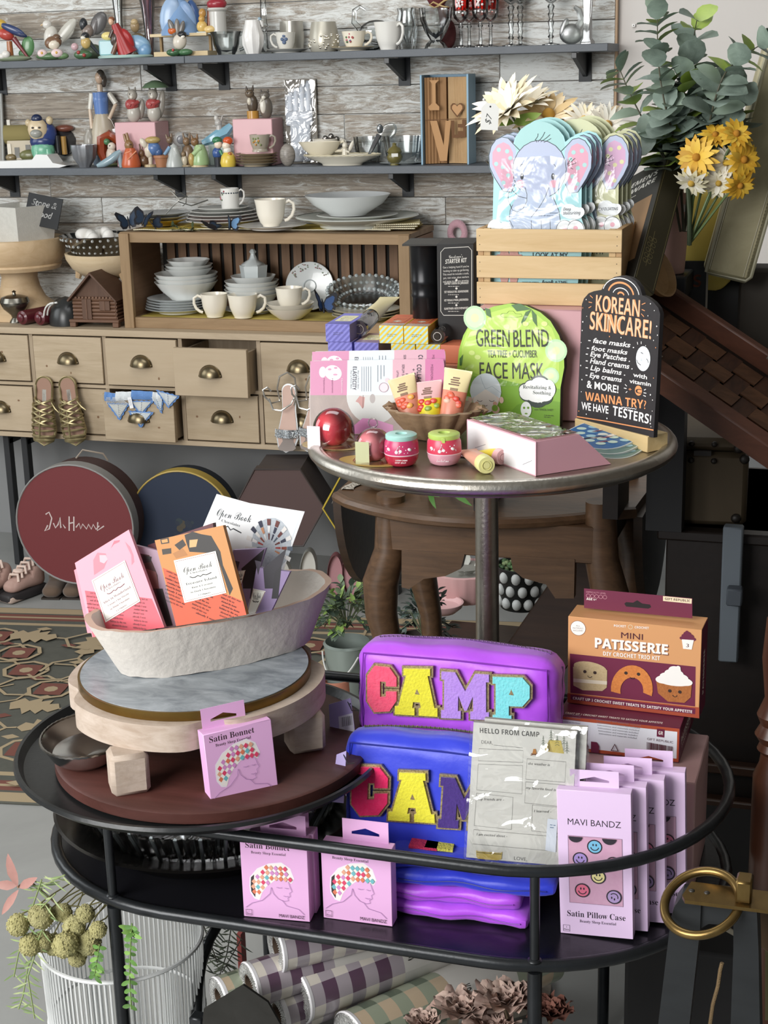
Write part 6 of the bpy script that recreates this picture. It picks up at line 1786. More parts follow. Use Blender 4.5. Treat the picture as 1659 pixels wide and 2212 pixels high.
# ---- hand cream boxes stacked at the back
BYc=2.53
rowb,rowt=ony(704,738,BYc).z,ony(700,700,BYc).z
bh=rowt-rowb
P=onz(698.6,700,rowt);Q=onz(751,650,rowt);Bw=(onz(753,701,rowt)-P).length
bdir=90-math.degrees(math.atan2(Q.y-P.y,Q.x-P.x));bl=min((Q-P).length,.125)
t=tag(MB().done('x'),None,None)if False else None
CBX0,CBX1=ony(712,790,2.50).x,ony(1027,790,2.53).x
m=MB();m.box(((CBX0+CBX1)/2,2.60,(MTZ+rowb-bh)/2),(CBX1-CBX0,.17,rowb-bh-MTZ-.002),mat('b9785c',.6),.001)
tag(m.done('carton'),'orange brown carton carrying the striped hand cream boxes','carton')
def cream_box(P,w,d,h,base,st,top,lab,cat_lab,group,side=None):
 W=frame_at(P,-bdir*.35)
 t=thing('cream_box',cat_lab,'box',M=W,group=group)
 m=MB();m.box((w/2,d/2,h/2),(w,d,h),C(base,.45),.0004)
 ar=Art(m,T(0,0,0)@Rx(90));stripes(ar,.0005,.0005,w-.0005,h-.0005,w/4.4,w/9,C(st,.45),1.0)
 ar.scrawl(w*.32,h*.5,w*.4,h*.05,C('4d4a66'),2)
 ar=Art(m,T(w,0,0)@Rz(90)@Rx(90));stripes(ar,.0005,.0005,d-.0005,h-.0005,.006,.003,C(side or st,.45),.8)
 ar=Art(m,T(0,0,h));ar.rect(.0008,.0008,w-.0016,d-.0016,C(top,.45));stripes(ar,.0008,.0008,w-.0008,d*.22,.006,.0025,C(st,.45),.6)
 ar.rrect(w*.16,d*.26,w*.68,d*.5,.004,C(lab,.5));ar.text('Hand',w*.5,d*.6,d*.055,C('54443e'),w*.5,st='K');ar.text('Cream',w*.5,d*.48,d*.055,C('54443e'),w*.52,st='K')
 ar.circ(w*.5,d*.37,w*.17,C('dcd7c6'));ar.circ(w*.4,d*.36,w*.09,C('8a8f86'));ar.circ(w*.6,d*.36,w*.09,C('b5aca2'))
 m.done('carton',t)
 return t
PU,PUS='8280cf','6361b0'
YE,YES='e6c73a','b9dcd9'
gx=lambda px,z:onz(px,740,z)
cream_box(ony(704,738,BYc),Bw*.96,bl,bh,PU,PUS,'7674c4','d9d5ae','purple striped hand cream box lying on top, beside the cream tube',None)
for i,(px,lab)in enumerate(((709,'purple striped box in the lower row at the end'),(766,'purple striped box in the lower row under the cream tube'))):
 P=ony(px,764,BYc+.004);P.z=rowb-bh-.0005
 cream_box(P,Bw*.95,bl*.8,bh,PU,PUS,'a88a86','d9d5ae',lab,None)
for px,lab in((820,'yellow and mint striped hand cream box next to the cream tube'),(873,'yellow and mint striped hand cream box next to the orange tube')):
 P=ony(px,743,BYc);P.z=rowb
 cream_box(P,Bw*.93,bl,bh,YE,YES,'c8623a','cf6c42',lab,None,side='c98a4d')
for px,lab in((845,'yellow striped box half hidden in the lower row, above a pink pack'),(899,'yellow striped box in the lower row under the orange tube')):
 P=ony(px,764,BYc+.004);P.z=rowb-bh-.0005
 cream_box(P,Bw*.93,bl*.8,bh,YE,YES,'b4694f','cf6c42',lab,None)
P=ony(952,790,BYc+.004);P.z=rowb-bh-.0005
W=frame_at(P,-8);t=thing('cream_box','plain orange box in the lower row beneath the orange tube tip','box',M=W);m=MB();m.box((.035,.05,bh/2),(.07,.10,bh),C('c9714f',.5),.0005);m.done('carton',t)
def squeeze_tube(name,label,P,rz,rx,ry,L,r,body,cap,capr=.8,capL=.2,bands=(),clear=False,group=None,deco=None,cat='tube'):
 """stands on its cap, flattening towards the crimped end; +z along the tube"""
 t=thing(name,label,cat,M=T(P)@Rz(rz)@Rx(rx)@Ry(ry),group=group)
 c0=L*capL
 m=MB()
 def f(a,b):
  th=2*PI*a
  k=b**1.4
  w=r*(1+.28*k);d=r*(1-.96*k)
  return(w*math.cos(th),d*math.sin(th),c0+(L-c0)*b)
 cols=[body]+[x[1]for x in bands];lim=[0]+[x[0]for x in bands]+[1.0]
 for i,hx in enumerate(cols):
  b0,b1=lim[i],lim[i+1]
  m.grid(lambda a,b:f(a,b0+(b1-b0)*b),24,8,mat(hx,.35),True)
 m.add([(-r*1.28,-.0006,L*.965),(r*1.28,-.0006,L*.965),(r*1.28,-.0006,L*1.02),(-r*1.28,-.0006,L*1.02),(-r*1.28,.0006,L*.965),(r*1.28,.0006,L*.965),(r*1.28,.0006,L*1.02),(-r*1.28,.0006,L*1.02)],[(0,1,2,3),(7,6,5,4),(0,4,5,1),(3,2,6,7),(1,5,6,2),(0,3,7,4)],mat(cols[-1],.4),False)
 if deco:deco(m,f)
 m.done('tube_body',t)
 m=MB();cm=film('f1f0ee',.25,.08)if clear else mat(cap,.35)
 m.lathe([(0,0),(r*capr*.35,0),(r*capr*.38,.001),(r*capr*.92,.001),(r*capr,.004),(r*capr,c0*.95),(r*.9,c0),(0,c0)],cm,28);m.lathe([(r*capr*.5,-.0005),(r*capr*.56,-.0005),(r*capr*.53,.0008)],mat(cap,.3),20);m.done('cap',t)
 return t
def lying(name,label,a,b,z,r,body,cap,**k):
 """a tube lying from its cap at pixel a to its crimp at pixel b"""
 A,B=onz(*a,z),onz(*b,z)
 d=B-A
 return squeeze_tube(name,label,A+Vector((0,0,r)),heading(A,B)-90,-90+k.pop('lift',2),0,d.length,r,body,cap,**k)
lying('hand_cream_tube','pale cream tube with frosted cap lying beside the purple box',(776,730),(842,672),rowb-.0005,.0155,'dccf9f','d9d4d0',capr=1.0,capL=.36,clear=True)
lying('hand_cream_tube','orange tube with clear cap lying beside the yellow boxes',(945,744),(1026,690),rowb-.0005,.014,'d5632f','d8d2ca',capr=.95,capL=.34,clear=True)
# ---- black planter kit
KY=2.585
KP=ony(878,640,KY);KB=rowb-bh
W=T(ony(945,640,KY).x,KY,KB)@Rz(8)
t=thing('planter_kit','black gardening kit, metal pot in a black printed card sleeve','gift box',M=W)
kt=ony(950,527,KY).z-KB;kw=ony(1024,600,KY).x-ony(946,600,KY).x;kl=ony(946,600,KY).x-ony(876,600,KY).x
m=MB();m.box((kw/2,.05,kt/2),(kw,.10,kt),C('1a1919',.55),.001);m.box((-kl/2,.052,kt-.002),(kl+.004,.10,.003),C('26241f',.5));m.box((-kl*.5,.1,kt*.5),(kl,.002,kt),C('1a1919',.55))
ar=PF(m,W,Rx(90));w=C('d9d6cf')
ar.pline([(960,536),(1012,533),(1019,541),(1019,672),(1011,681),(958,681),(952,672),(952,545)],1.2,w,True)
ar.ptext("Gardener's",(970,558),(1000,556),6,w,'K');ar.ptext('STARTER KIT',(962,570),(1009,566),9,w,'B/')
for i,s in enumerate(("Get a helping hand if you're",'looking to take up gardening.','This metal kit includes a tools,','pot, mini snips, plant markers','and twine to get you growing.')):ar.ptext(s,(957+(i%2),580+i*7.6),(1013,577+i*7.6),4.2,w)
for i,s in enumerate(('COFFRET CADEAU DU JARDINIER','SET REGALO DEL GIARDINIERE','KIT REGALO PARA JARDINERIA','GARTNER-GESCHENKSET')):
 y=610+i*18;ar.pcirc(986,y-5,2.4,w);ar.ptext(s,(960,y+5),(1012,y+3),4.4,w,'B');ar.pscrawl(968,y+9,34,2,w,1)
m.done('card_sleeve',t)
m=MB(T(-kl*.46,.05,0));bm=mat('1c1c1e',.28,.5);r_=kl*.49
m.lathe([(0,.002),(r_*.82,.002),(r_*.88,kt*.5),(r_*.93,kt*.52),(r_*.88,kt*.54),(r_*.9,kt*.62),(r_*.95,kt*.64),(r_*.9,kt*.66),(r_*.98,kt*.96),(r_*1.03,kt*.97),(r_*1.0,kt*.985),(0,kt*.97)],bm,36);m.done('metal_pot',t)
# ---- pink riser and slatted crate
P=onz(1255,912,MTZ);Lp=colx(1032,P.y,MTZ)
rzh=up(P,671)
W=T(Lp.x,P.y,Z0)@Rz(0)
m=MB();rw=P.x-Lp.x;m.box((rw/2,.075,rzh/2),(rw,.15,rzh),mat('d3a3a8',.4),.002)
o=m.done('display_box');o.matrix_world=W;tag(o,'glossy pink display box under the slatted wooden crate','display riser')
RT=Z0+rzh+.0006
A,B=onz(1030,656,RT),onz(1341,663,RT)
crz=heading(A,B);cwid=(B-A).length;chh=up(A,492)
W=frame_at(A,crz)
pw1,pw2=wood('c7a878','dcc195',1.1,0,.6),wood('a8855a','bb976a',1.1,1,.6)
t=thing('slatted_crate','pale slatted wooden crate full of animal face mask packs','crate',M=W)
cdp=.15
sh=chh*.29
for z in(sh/2,chh*.5-.001,chh-sh/2-.002):
 m=MB();m.box((cwid/2,.003,z),(cwid,.006,sh),pw1,.0008)
 ar=Art(m,T(0,0,z-sh/2)@Rx(90))
 for x in(.006,cwid-.008):
  for dz in(.3,.7):ar.circ(x,sh*dz,.0009,C('4a3d2e'),n=8)
 m.done('front_slat',t)
 m=MB();m.box((cwid/2,cdp-.003,z),(cwid,.006,sh),pw1,.0008);m.done('back_slat',t)
for x in(.006,cwid-.006):
 m=MB();m.box((x,cdp/2,chh/2),(.010,cdp-.013,chh-.002),pw2,.0008);m.done('end_panel',t)
for x in(.017,cwid-.017):
 for y in(.011,cdp-.011):m=MB();m.box((x,y,chh/2),(.011,.009,chh-.003),wood('b99a6b','cdb184',1.1,2));m.done('corner_post',t)
m=MB();m.box((cwid/2,cdp/2,.003),(cwid-.024,cdp-.014,.005),pw1);m.done('bottom_board',t)
# face mask packs cut in an elephant's outline
k4=4.424
def ep(x,y):return(1030+x/k4,180+y/k4)
outl=[(128,2000),(150,1380),(160,905),(118,800),(112,690),(135,600),(180,535),(240,508),(300,520),(350,575),(365,520),(420,440),(500,385),(600,365),(700,385),(780,440),(830,505),(845,560),(900,515),(960,495),(1040,520),(1090,585),(1098,680),(1070,780),(1020,870),(1002,905),(1000,1290),(1030,1380),(955,2000)]
def mask_pack(base,band,dots,ear,label,bub,W,group=None,earonly=False):
 t=thing('face_mask_pack',label,'face mask pack',M=W,group=group)
 m=MB()
 ar=PF(m,W0,Rx(90),.00002)
 pol=[ar.p(*ep(*q))for q in outl]
 m.M=Rx(90);m.prism(pol,-.0016,0,C(base,.35),C('d9e2e4'));m.M=Matrix()
 g,ln=C('b4bfda',.35),C('2a2f3a')
 ar.ppoly([ep(*q)for q in outl[:7]]+[ep(300,530)]+[ep(345,600),ep(380,700),ep(330,900),ep(170,905)],C('c4cfe2',.35))if False else None
 top=[ep(600+240*math.cos(R(a)),600-235*math.sin(R(a)))for a in range(-10,191,10)]
 ar.ppoly(top,C(band,.4))
 for sx in(0,1):
  f=(lambda x,y:ep(x,y))if sx==0 else(lambda x,y:ep(1215-x,y+10))
  ar.ppoly([f(*q)for q in((375,640),(350,575),(300,525),(240,512),(182,538),(138,602),(116,690),(122,800),(165,895),(250,1030),(330,1040),(370,950))],g)
  ar.ppoly([f(*q)for q in((345,660),(310,590),(255,562),(195,590),(150,660),(148,770),(200,880),(270,1010),(330,1000),(352,900))],C(ear,.35))
  for q in((210,635),(320,715),(185,770),(300,880),(250,800),(290,650),(255,950)):ar.pcirc(*f(*q),20/k4,C(dots,.35))
  ar.pline([f(*q)for q in((410,640),(345,575),(300,525),(240,512),(182,538),(138,602),(116,690),(122,800),(165,895),(250,1030),(330,1040),(370,950))],1.3,ln)
 ar.pcirc(*ep(598,825),255/k4,g,268/k4)
 ar.pring(*ep(598,825),255/k4,1.3,ln,268/k4)
 ar.ppoly([ep(*q)for q in((420,1010),(330,1180),(300,1300),(330,1385),(350,1420),(790,1420),(800,1330),(780,1210),(730,1090))],C('bccbe2',.35))
 ar.pline([ep(*q)for q in((350,1380),(310,1300),(320,1210),(345,1160))],1.1,ln);ar.pline([ep(*q)for q in((730,1090),(785,1220),(800,1330),(795,1420))],1.2,ln)
 ar.pline([ep(*q)for q in((460,995),(480,1060),(478,1130),(440,1200),(385,1228),(340,1210),(300,1120),(300,1060),(325,1010),(400,1080),(440,1090),(478,1098))],1.2,ln)
 ar.pline([ep(*q)for q in((690,995),(650,1095),(600,1180),(520,1280))],1.1,ln)
 for x in(520,615,700):ar.pline([ep(x,1310),ep(x+4,1420)],1.0,ln)
 for x in(432,728):ar.pcirc(*ep(x,890),3.6,C('23262e'),6.6);ar.pcirc(*ep(x+3,878),1.4,C('f2f4f6'),2)
 ar.pline([ep(412,798),ep(420,780),ep(440,770)],1.1,ln);ar.pline([ep(735,772),ep(748,785),ep(752,800)],1.1,ln)
 for x in(415,735):ar.pcirc(*ep(x,960),9,C('e3a3b4',.35),8)
 for q in((555,535,585,480),(585,550,650,465),(610,550,700,490),(640,555,710,525),(570,555,555,540)):ar.pline([ep(q[0],q[1]+10),ep((q[0]+q[2])/2+12,(q[1]+q[3])/2),ep(q[2],q[3])],.9,ln)
 for q in((865,780,940,715),(865,770,905,715),(880,800,920,820),(870,790,950,760)):ar.pline([ep(q[0],q[1]),ep(q[2],q[3])],1.0,ln)
 wt=C('eef2f4',.35)
 for dx in(0,870):ar.pcirc(*ep(175+dx*.97-(0 if dx==0 else 95),1390),17,wt,20);ar.pcirc(*ep(270+dx*.80,1400),15,wt,18)
 for x in(840,945):ar.pcirc(*ep(x,1400),18,wt,20);ar.pring(*ep(x,1400),18,1.1,ln,20);ar.pcirc(*ep(x,1385),5,C('e2a9b9',.35))
 for q in((880,1215,17,14),(850,1230,10,11),(950,1240,16,13),(990,1230,9,10),(910,1260,18,8)):ar.pcirc(*ep(q[0],q[1]),q[2],wt,q[3])
 if bub=='EXFOLIATING':ar.ptext(bub,ep(815,1250),ep(1000,1245),6,ln,'B/')
 else:ar.ptext('Deep',ep(828,1215),ep(900,1218),6,ln,'B/');ar.ptext('Moisturizing',ep(826,1255),ep(992,1250),6,ln,'B/')
 for i,s in enumerate(('for a pure bronzed','and all skin types.')):ar.ptext(s,ep(590,1244+26*i),ep(775,1244+26*i),3,C('5b6b7a'))
 # lower part, seen between the slats
 ar.ptext('LOOK AT MY',ep(535,1668),ep(868,1672),11.5,ln,'');ar.ptext('The Moisturizing',ep(700,1605),ep(870,1612),4,C('37404a'));ar.ptext('SKIN MASK',ep(560,1745),ep(850,1750),11,ln)
 for x in(250,340):ar.pcirc(*ep(x+15,1740),12,C('d99f92',.4),44);
 for i in range(5):ar.pcirc(*ep(205+i*28,1640+6*abs(i-2)),4.2,C('cf8f84',.4));ar.pcirc(*ep(305+i*28,1640+6*abs(i-2)),4.2,C('cf8f84',.4))
 ar.pline([ep(318,1800),ep(318,1920)],.8,C('f3e6e2'));ar.parc(*ep(318,1690),30,35,145,1.0,C('4d6470'))
 ar.ptext('MADE IN KOREA',ep(435,1912),ep(592,1912),3.8,C('27323c'),'B');ar.ptext('look',ep(622,1914),ep(738,1914),7.4,C('27323c'),'I');ar.ptext('ATME',ep(742,1920),ep(862,1920),7.2,C('27323c'))
 m.done('pack',t)
 m=MB(Rx(90));m.prism([ar.p(*ep(*q))for q in((240,720),(700,690),(960,740),(985,1290),(900,1390),(180,1390),(235,900))],.0035,.0040,film('ffffff',.0,.24,1.2));m.done('clear_window',t)
 return t
Pm=A+Matrix.Rotation(R(crz),3,'Z')@Vector((cwid*.38,.022,.008))
W0=frame_at(Pm,crz+1,-2)
p0=mask_pack('a9dfe4','a3d4d3','a9d8d6','dd9fb6','front blue elephant face mask pack facing forward in the crate','Deep',W0)
ca,sa=math.cos(R(crz)),math.sin(R(crz))
def off(dx,dy,dz=0):return Vector((ca*dx-sa*dy,sa*dx+ca*dy,dz))
for i,(dx,dy,lab)in enumerate(((.005,.016,'blue elephant face mask pack directly behind the front one'),(.012,.030,'third blue elephant face mask pack, its cap showing above the others'))):
 q=dup(p0,lab);q.matrix_world=T(off(dx,dy,.004+.002*i))@W0
p1=mask_pack('c9cba0','d3d6ac','e0dda6','d3a5c8','front green elephant face mask pack with the exfoliating bubble','EXFOLIATING',W0)
p1.matrix_world=T(off(.054,.046,.002))@W0
for i,(dx,dy,lab)in enumerate(((.059,.060,'second green elephant face mask pack, just behind the front green one'),(.064,.075,'third green elephant face mask pack in the crate'),(.068,.09,'rearmost green elephant face mask pack against the crate end'))):
 q=dup(p1,lab);q.matrix_world=T(off(dx,dy,.003*i))@W0
 # ---- green face mask box
A,B=onz(990,906,MTZ),onz(1206,922,MTZ)
W=frame_at(A+Vector((0,0,.0006)),heading(A,B),-3)
t=thing('face_mask_box','bright green arched face mask pack with a woman in towel turban','face mask pack',M=W)
k8=1659/520
def gp(x,y):return(960+x/k8,480+y/k8)
m=MB();ar=PF(m,W,Rx(90))
arch=[(90,1370),(88,1000),(100,880),(130,780),(180,690),(250,620),(340,580),(450,560),(560,575),(660,620),(730,680),(790,780),(822,880),(826,1000),(800,1140),(795,1405)]
m.M=Rx(90);m.prism([ar.p(*gp(*q))for q in arch],-.014,0,mat('9fca3f',.4),C('2f3a22'));m.M=Matrix()
c1,c2,c3,dk=C('b5d654',.4),C('7fb032',.4),C('6fa028',.4),C('252b1f')
ar.ppoly([gp(*q)for q in((120,860),(160,740),(260,640),(450,585),(640,640),(740,730),(790,860),(790,1080),(420,1130),(120,1000))],C('b9d95a',.4))
ar.ppoly([gp(*q)for q in((90,1370),(92,1180),(200,1060),(380,1080),(500,1110),(800,1150),(795,1403))],c2)
ar.ppoly([gp(*q)for q in((395,1372),(500,1260),(620,1210),(798,1240),(795,1403))],c3)
for x,y,r in((210,660,26),(770,885,24),(735,1060,18),(160,1250,16)):ar.pcirc(*gp(x,y),r,C('b9dfae',.4));ar.pcirc(*gp(x,y),r*.8,C('cfe8bd',.4));ar.pcirc(*gp(x,y),r*.35,C('dcecae',.4))
for q in(((460,570),(520,560),(600,600),(500,615)),((600,600),(635,640),(640,720),(610,680)),((280,590),(315,600),(325,660),(290,640)),((560,620),(600,600),(540,710),(528,690)),((105,940),(130,910),(120,985),(106,990))):ar.ppoly([gp(*a)for a in q],C('3f6b2e',.4))
for q in((190,900),(230,930),(330,790),(430,720),(560,700),(640,760),(690,700)):ar.pcirc(*gp(*q),7,C('d9ea8e',.4),5)
ar.pline([gp(*q)for q in((385,640),(400,628),(430,628),(445,612),(475,612),(490,630),(530,632),(535,648),(500,655),(400,655),(385,640))],.8,C('7d9a3c'))
ar.ptext('GREEN',gp(220,855),gp(450,860),36,dk,'');ar.ptext('BLEND',gp(478,860),gp(722,858),36,dk,'')
ar.ptext('TEA TREE + CUCUMBER',gp(300,932),gp(640,932),15,dk,'')
ar.ptext('FACE MASK',gp(245,1075),gp(688,1082),34,dk,'')
ar.pcirc(*gp(285,1210),31,C('f2ded2',.45),30);ar.pcirc(*gp(285,1230),27,C('f7f1ea',.4),26)
ar.ppoly([gp(285+108*math.cos(R(a)),1170-130*math.sin(R(a))*(1 if a>5 else .3))for a in range(0,181,15)]+[gp(190,1215),gp(285,1150),gp(385,1215)],C('dfe9ee',.4))
ar.pline([gp(285,1150),gp(262,1100),gp(250,1060)],.8,C('9fb2bd'));ar.pline([gp(395,1180),gp(330,1130),gp(285,1150)],.7,C('9fb2bd'))
for x in(245,328):ar.parc(*gp(x,1222),6,200,340,1.1,C('3d3430'),4);ar.pcirc(*gp(x-(20 if x<285 else-22),1250),4.6,C('eab9a2',.4))
ar.parc(*gp(285,1252),4.5,210,330,1.1,C('5b3a33'));
for x in(178,395):ar.pcirc(*gp(x,1225),5,C('eccdb9',.4),7)
ar.pcirc(*gp(355,1290),9,C('e6c6b2',.4));ar.pcirc(*gp(350,1280),7,C('8ebb46',.4))
for q in((560,1155,14,12),(600,1135,15,14),(660,1130,22,19),(720,1150,15,20),(640,1190,26,16),(570,1180,16,14),(690,1195,18,12)):ar.pcirc(*gp(q[0],q[1]),q[2]+1.2,C('33403a'));
for q in((560,1155,14,12),(600,1135,15,14),(660,1130,22,19),(720,1150,15,20),(640,1190,26,16),(570,1180,16,14),(690,1195,18,12)):ar.pcirc(*gp(q[0],q[1]),q[2],C('f4f6f4',.4),q[3])
ar.ptext('Revitalizing &',gp(543,1145),gp(738,1152),7.2,C('33403a'),'S');ar.ptext('Soothing',gp(613,1183),gp(736,1190),7.2,C('33403a'),'S')
ar.ppoly([gp(660+(26 if i%2==0 else 11)*math.sin(PI*i/5),1225-(26 if i%2==0 else 11)*math.cos(PI*i/5))for i in range(10)],C('eef2ee',.4))
ar.pcirc(*gp(565,1290),12,C('eef4f0',.4),17)
for x in(552,580):ar.pcirc(*gp(x,1278),2.6,c3)
ar.pcirc(*gp(566,1318),3.4,c3,1.6);ar.pline([gp(622,1292),gp(650,1292)],1,dk);ar.ptext('TENCEL SHEET',gp(655,1296),gp(752,1300),4,dk);ar.pscrawl(*gp(690,1330),20,2,dk,2)
m.done('pack',t)
m=MB(Rx(90));m.prism([ar.p(*gp(*q))for q in((120,1100),(125,880),(180,760),(300,660),(450,620),(600,650),(730,760),(775,900),(770,1090),(440,1130))],.003,.0034,film('ffffff',-.02,.26,1));m.done('clear_window',t)
# ---- chalkboard sign
SR=-38
Pb=onz(1411,948,MTZ+.024)
W=T(Pb)@Rz(SR)@Rx(-3)
t=thing('chalkboard_sign','black chalkboard sign listing skincare in orange and white lettering','sign',M=W)
k9=1150/260
def cp(x,y):return(1240+x/k9,560+y/k9)
m=MB();ar=PF(m,W,Rx(90),.00002)
brd=[(25,1600),(62,760),(75,430),(95,375),(140,325),(190,305),(262,292),(285,250),(330,200),(390,168),(460,155),(530,170),(590,210),(630,270),(652,345),(700,365),(760,410),(805,465),(822,520),(790,1180),(760,1705)]
bkm=mat('232022',.55,n=('2b282a',60,(1,1,.2),.3))
m.M=Rx(90);m.prism([ar.p(*cp(*q))for q in brd],-.008,0,bkm);m.M=Matrix()
w,og=C('f1efec'),C('e89a63')
ogl=C('f3c19b')
for(rx,ry,wd,c)in((175,165,2.0,w),(122,122,4.2,og),(76,70,2.0,w),(30,28,3.6,og)):
 ar.pline([cp(447+rx*math.cos(R(a))+(175-rx)*.0,345-ry*math.sin(R(a))+18*math.cos(R(a))*rx/175)for a in range(8,176,12)],wd,c)
for s,a,b,h in(('KOREAN',(205,495),(625,552),36),('SKINCARE!',(148,668),(735,765),40)):
 ar.ptext(s,cp(*a),cp(*b),h,og,'B');ar.ptext(s,cp(a[0]+3,a[1]-4),cp(b[0]-3,b[1]-4),h*.96,ogl,'')
for s,a,b,h in(('- face masks .',(135,790),(575,848),10.5),('- foot masks',(122,862),(512,912),10),('- Eye Patches .',(112,920),(535,980),11),('- Hand creams .',(112,985),(560,1052),11),('- Lip balms .',(110,1050),(490,1112),11),('- Eye creams',(110,1122),(458,1175),11)):ar.ptext(s,cp(*a),cp(*b),h,w,'/+')
ar.ptext('& MORE!',cp(122,1225),cp(425,1278),16,w,'+');ar.ptext('with',cp(565,1120),cp(698,1148),9,w,'+');ar.ptext('vitamin',cp(530,1180),cp(735,1215),8.5,w,'+')
ar.ptext('+',cp(520,1258),cp(552,1262),8,og,'B');ar.pcirc(*cp(617,1255),11,og);ar.ptext('C',cp(590,1278),cp(648,1284),9.5,bkm,'B')
ar.ptext('WANNA TRY?',cp(108,1345),cp(690,1432),19,og,'B');ar.ptext('WE HAVE',cp(72,1432),cp(330,1475),16.5,w,'+');ar.ptext('TESTERS!',cp(370,1488),cp(735,1578),21,w,'B')
ar.pline([cp(455+12*i,1412+1.6*i+(3 if i%2 else-3))for i in range(13)],1.4,w)
ar.pcirc(*cp(662,950),22,C('e9f0f4'),27);
for q in((640,890,662,905),(695,950,712,990)):ar.pline([cp(q[0],q[1]),cp((q[0]+q[2])/2+4,(q[1]+q[3])/2),cp(q[2],q[3])],1.6,bkm)
ar.pline([cp(600,960),cp(612,990),cp(640,1012)],1.6,bkm);ar.pline([cp(645,950),cp(650,965),cp(640,970)],1.2,C('9ab0bb'))
for q in((155,345,182,370),(142,408,175,415),(142,465,168,450),(650,432,685,418),(650,480,680,492),(645,520,672,550),(608,790,612,815),(645,785,645,810),(490,1195,508,1212),(480,1230,505,1235),(498,1275,512,1262),(672,1250,690,1242),(668,1275,695,1280),(665,1300,690,1310)):ar.pline([cp(q[0],q[1]),cp(q[2],q[3])],1.7,og if q[1]<560 else w)
rd=random.Random(9)
for q in((120,385),(88,465),(125,545),(88,598),(82,680),(72,795),(68,1015),(80,1150),(74,1265),(50,1450),(122,1480),(735,425),(772,490),(795,640),(802,725),(765,775),(785,845),(765,1135),(735,1295),(755,1345),(752,1450),(320,1520),(455,748),(345,738),(712,540),(690,825),(740,1600)):ar.pcirc(*cp(*q),rd.uniform(1.0,1.9),w if rd.random()<.8 else og)
ar.pline([cp(32,1503),cp(300,1545),cp(765,1632)],2.6,og)
m.done('board',t)
Rr=onz(1398,979,MTZ)
Wb=T(Rr+Vector((0,0,.0006)))@Rz(SR)
m=MB(Rz(0));m.box((-.085,.022,.013),(.17,.044,.026),wood('d3b67e','e2ca98',1.1,0),.001)
o=m.done('wood_base');o.parent=t;o.matrix_parent_inverse=W.inverted();o.matrix_world=Wb
# ---- wedge box, blue round packs
A,B,Cc=onz(1010,976,MTZ),onz(1157,1029,MTZ),onz(1320,1003,MTZ)
hB=up(B,956)
zt=MTZ+hB
At,Bt,Ct=A+Vector((0,0,hB)),B+Vector((0,0,hB)),onz(1251,939,zt)
D,Dt=A+(Cc-B),At+(Ct-Bt)
O=(A+B)/2
t=thing('wedge_box','pale pink wedge box, white end facing forward, flower-printed clear lid','gift box',(O.x,O.y,MTZ+.0006))
m=MB(T(-O.x,-O.y,-MTZ));pk,pkd=mat('dfa9b6',.4),mat('d59aa6',.4)
m.add([A,B,Cc,D,At,Bt,Ct,Dt],[(0,3,2,1),(4,5,6,7),(1,2,6,5),(2,3,7,6),(3,0,4,7)],pk,False)
m.add([A,B,Bt,At],[(0,1,2,3)],C('f0eff1',.4),False)
ex=(B-A).normalized();M_=Matrix((ex,Vector((0,0,1)),ex.cross(Vector((0,0,1))))).transposed().to_4x4();M_.translation=A;wl=(B-A).length
ar=Art(m,M_)
for q in(((0,0),(wl,0)),((0,0),(0,hB)),((wl,0),(wl,hB)),((0,hB),(wl,hB))):ar.line(list(q),.0022,C('dcaebc',.4))
ar.line([(wl*.12,hB*.2),(wl*.28,hB*.42)],.0006,C('6d6870'));ar.line([(wl*.82,hB*.2),(wl*.95,hB*.42)],.0006,C('6d6870'))
m.done('box_body',t)
ex=(Bt-At).normalized();ey=(Dt-At);ey=(ey-ex*ey.dot(ex));hl=ey.length;ey.normalize()
M_=Matrix((ex,ey,ex.cross(ey))).transposed().to_4x4();M_.translation=At
m=MB(T(-O.x,-O.y,-MTZ));ar=Art(m,M_);ar.rect(.004,.004,wl-.008,hl-.008,C('d9a3a4',.35))
rd=random.Random(6)
for i in range(9):
 x,y=rd.uniform(.016,wl-.02),rd.uniform(.012,hl-.012)
 for k in range(5):ar.circ(x+.008*math.cos(R(72*k)),y+.008*math.sin(R(72*k)),.0085,C(rd.choice(('d9dcc8','ecebe2','c5cfbd')),.35),.0045,12,72*k)
 ar.circ(x,y,.003,C('c9a04f'))
for i in range(5):x,y=rd.uniform(.012,wl-.012),rd.uniform(.01,hl-.01);ar.line([(x,y),(x+.01,y+.012),(x+.004,y+.02)],.0008,C('5c6b55'))
ar.text('Hand Made',wl*.6,hl*.6,.007,C('6d8aa0'),.05,st='K',rot=20)
m.done('printed_lid',t)
m=MB(T(-O.x,-O.y,-MTZ));m.M=m.M@M_;m.box((wl/2,hl/2,.0035),(wl-.006,hl-.006,.0004),film('ffffff',.03,.08,1));m.done('clear_cover',t)
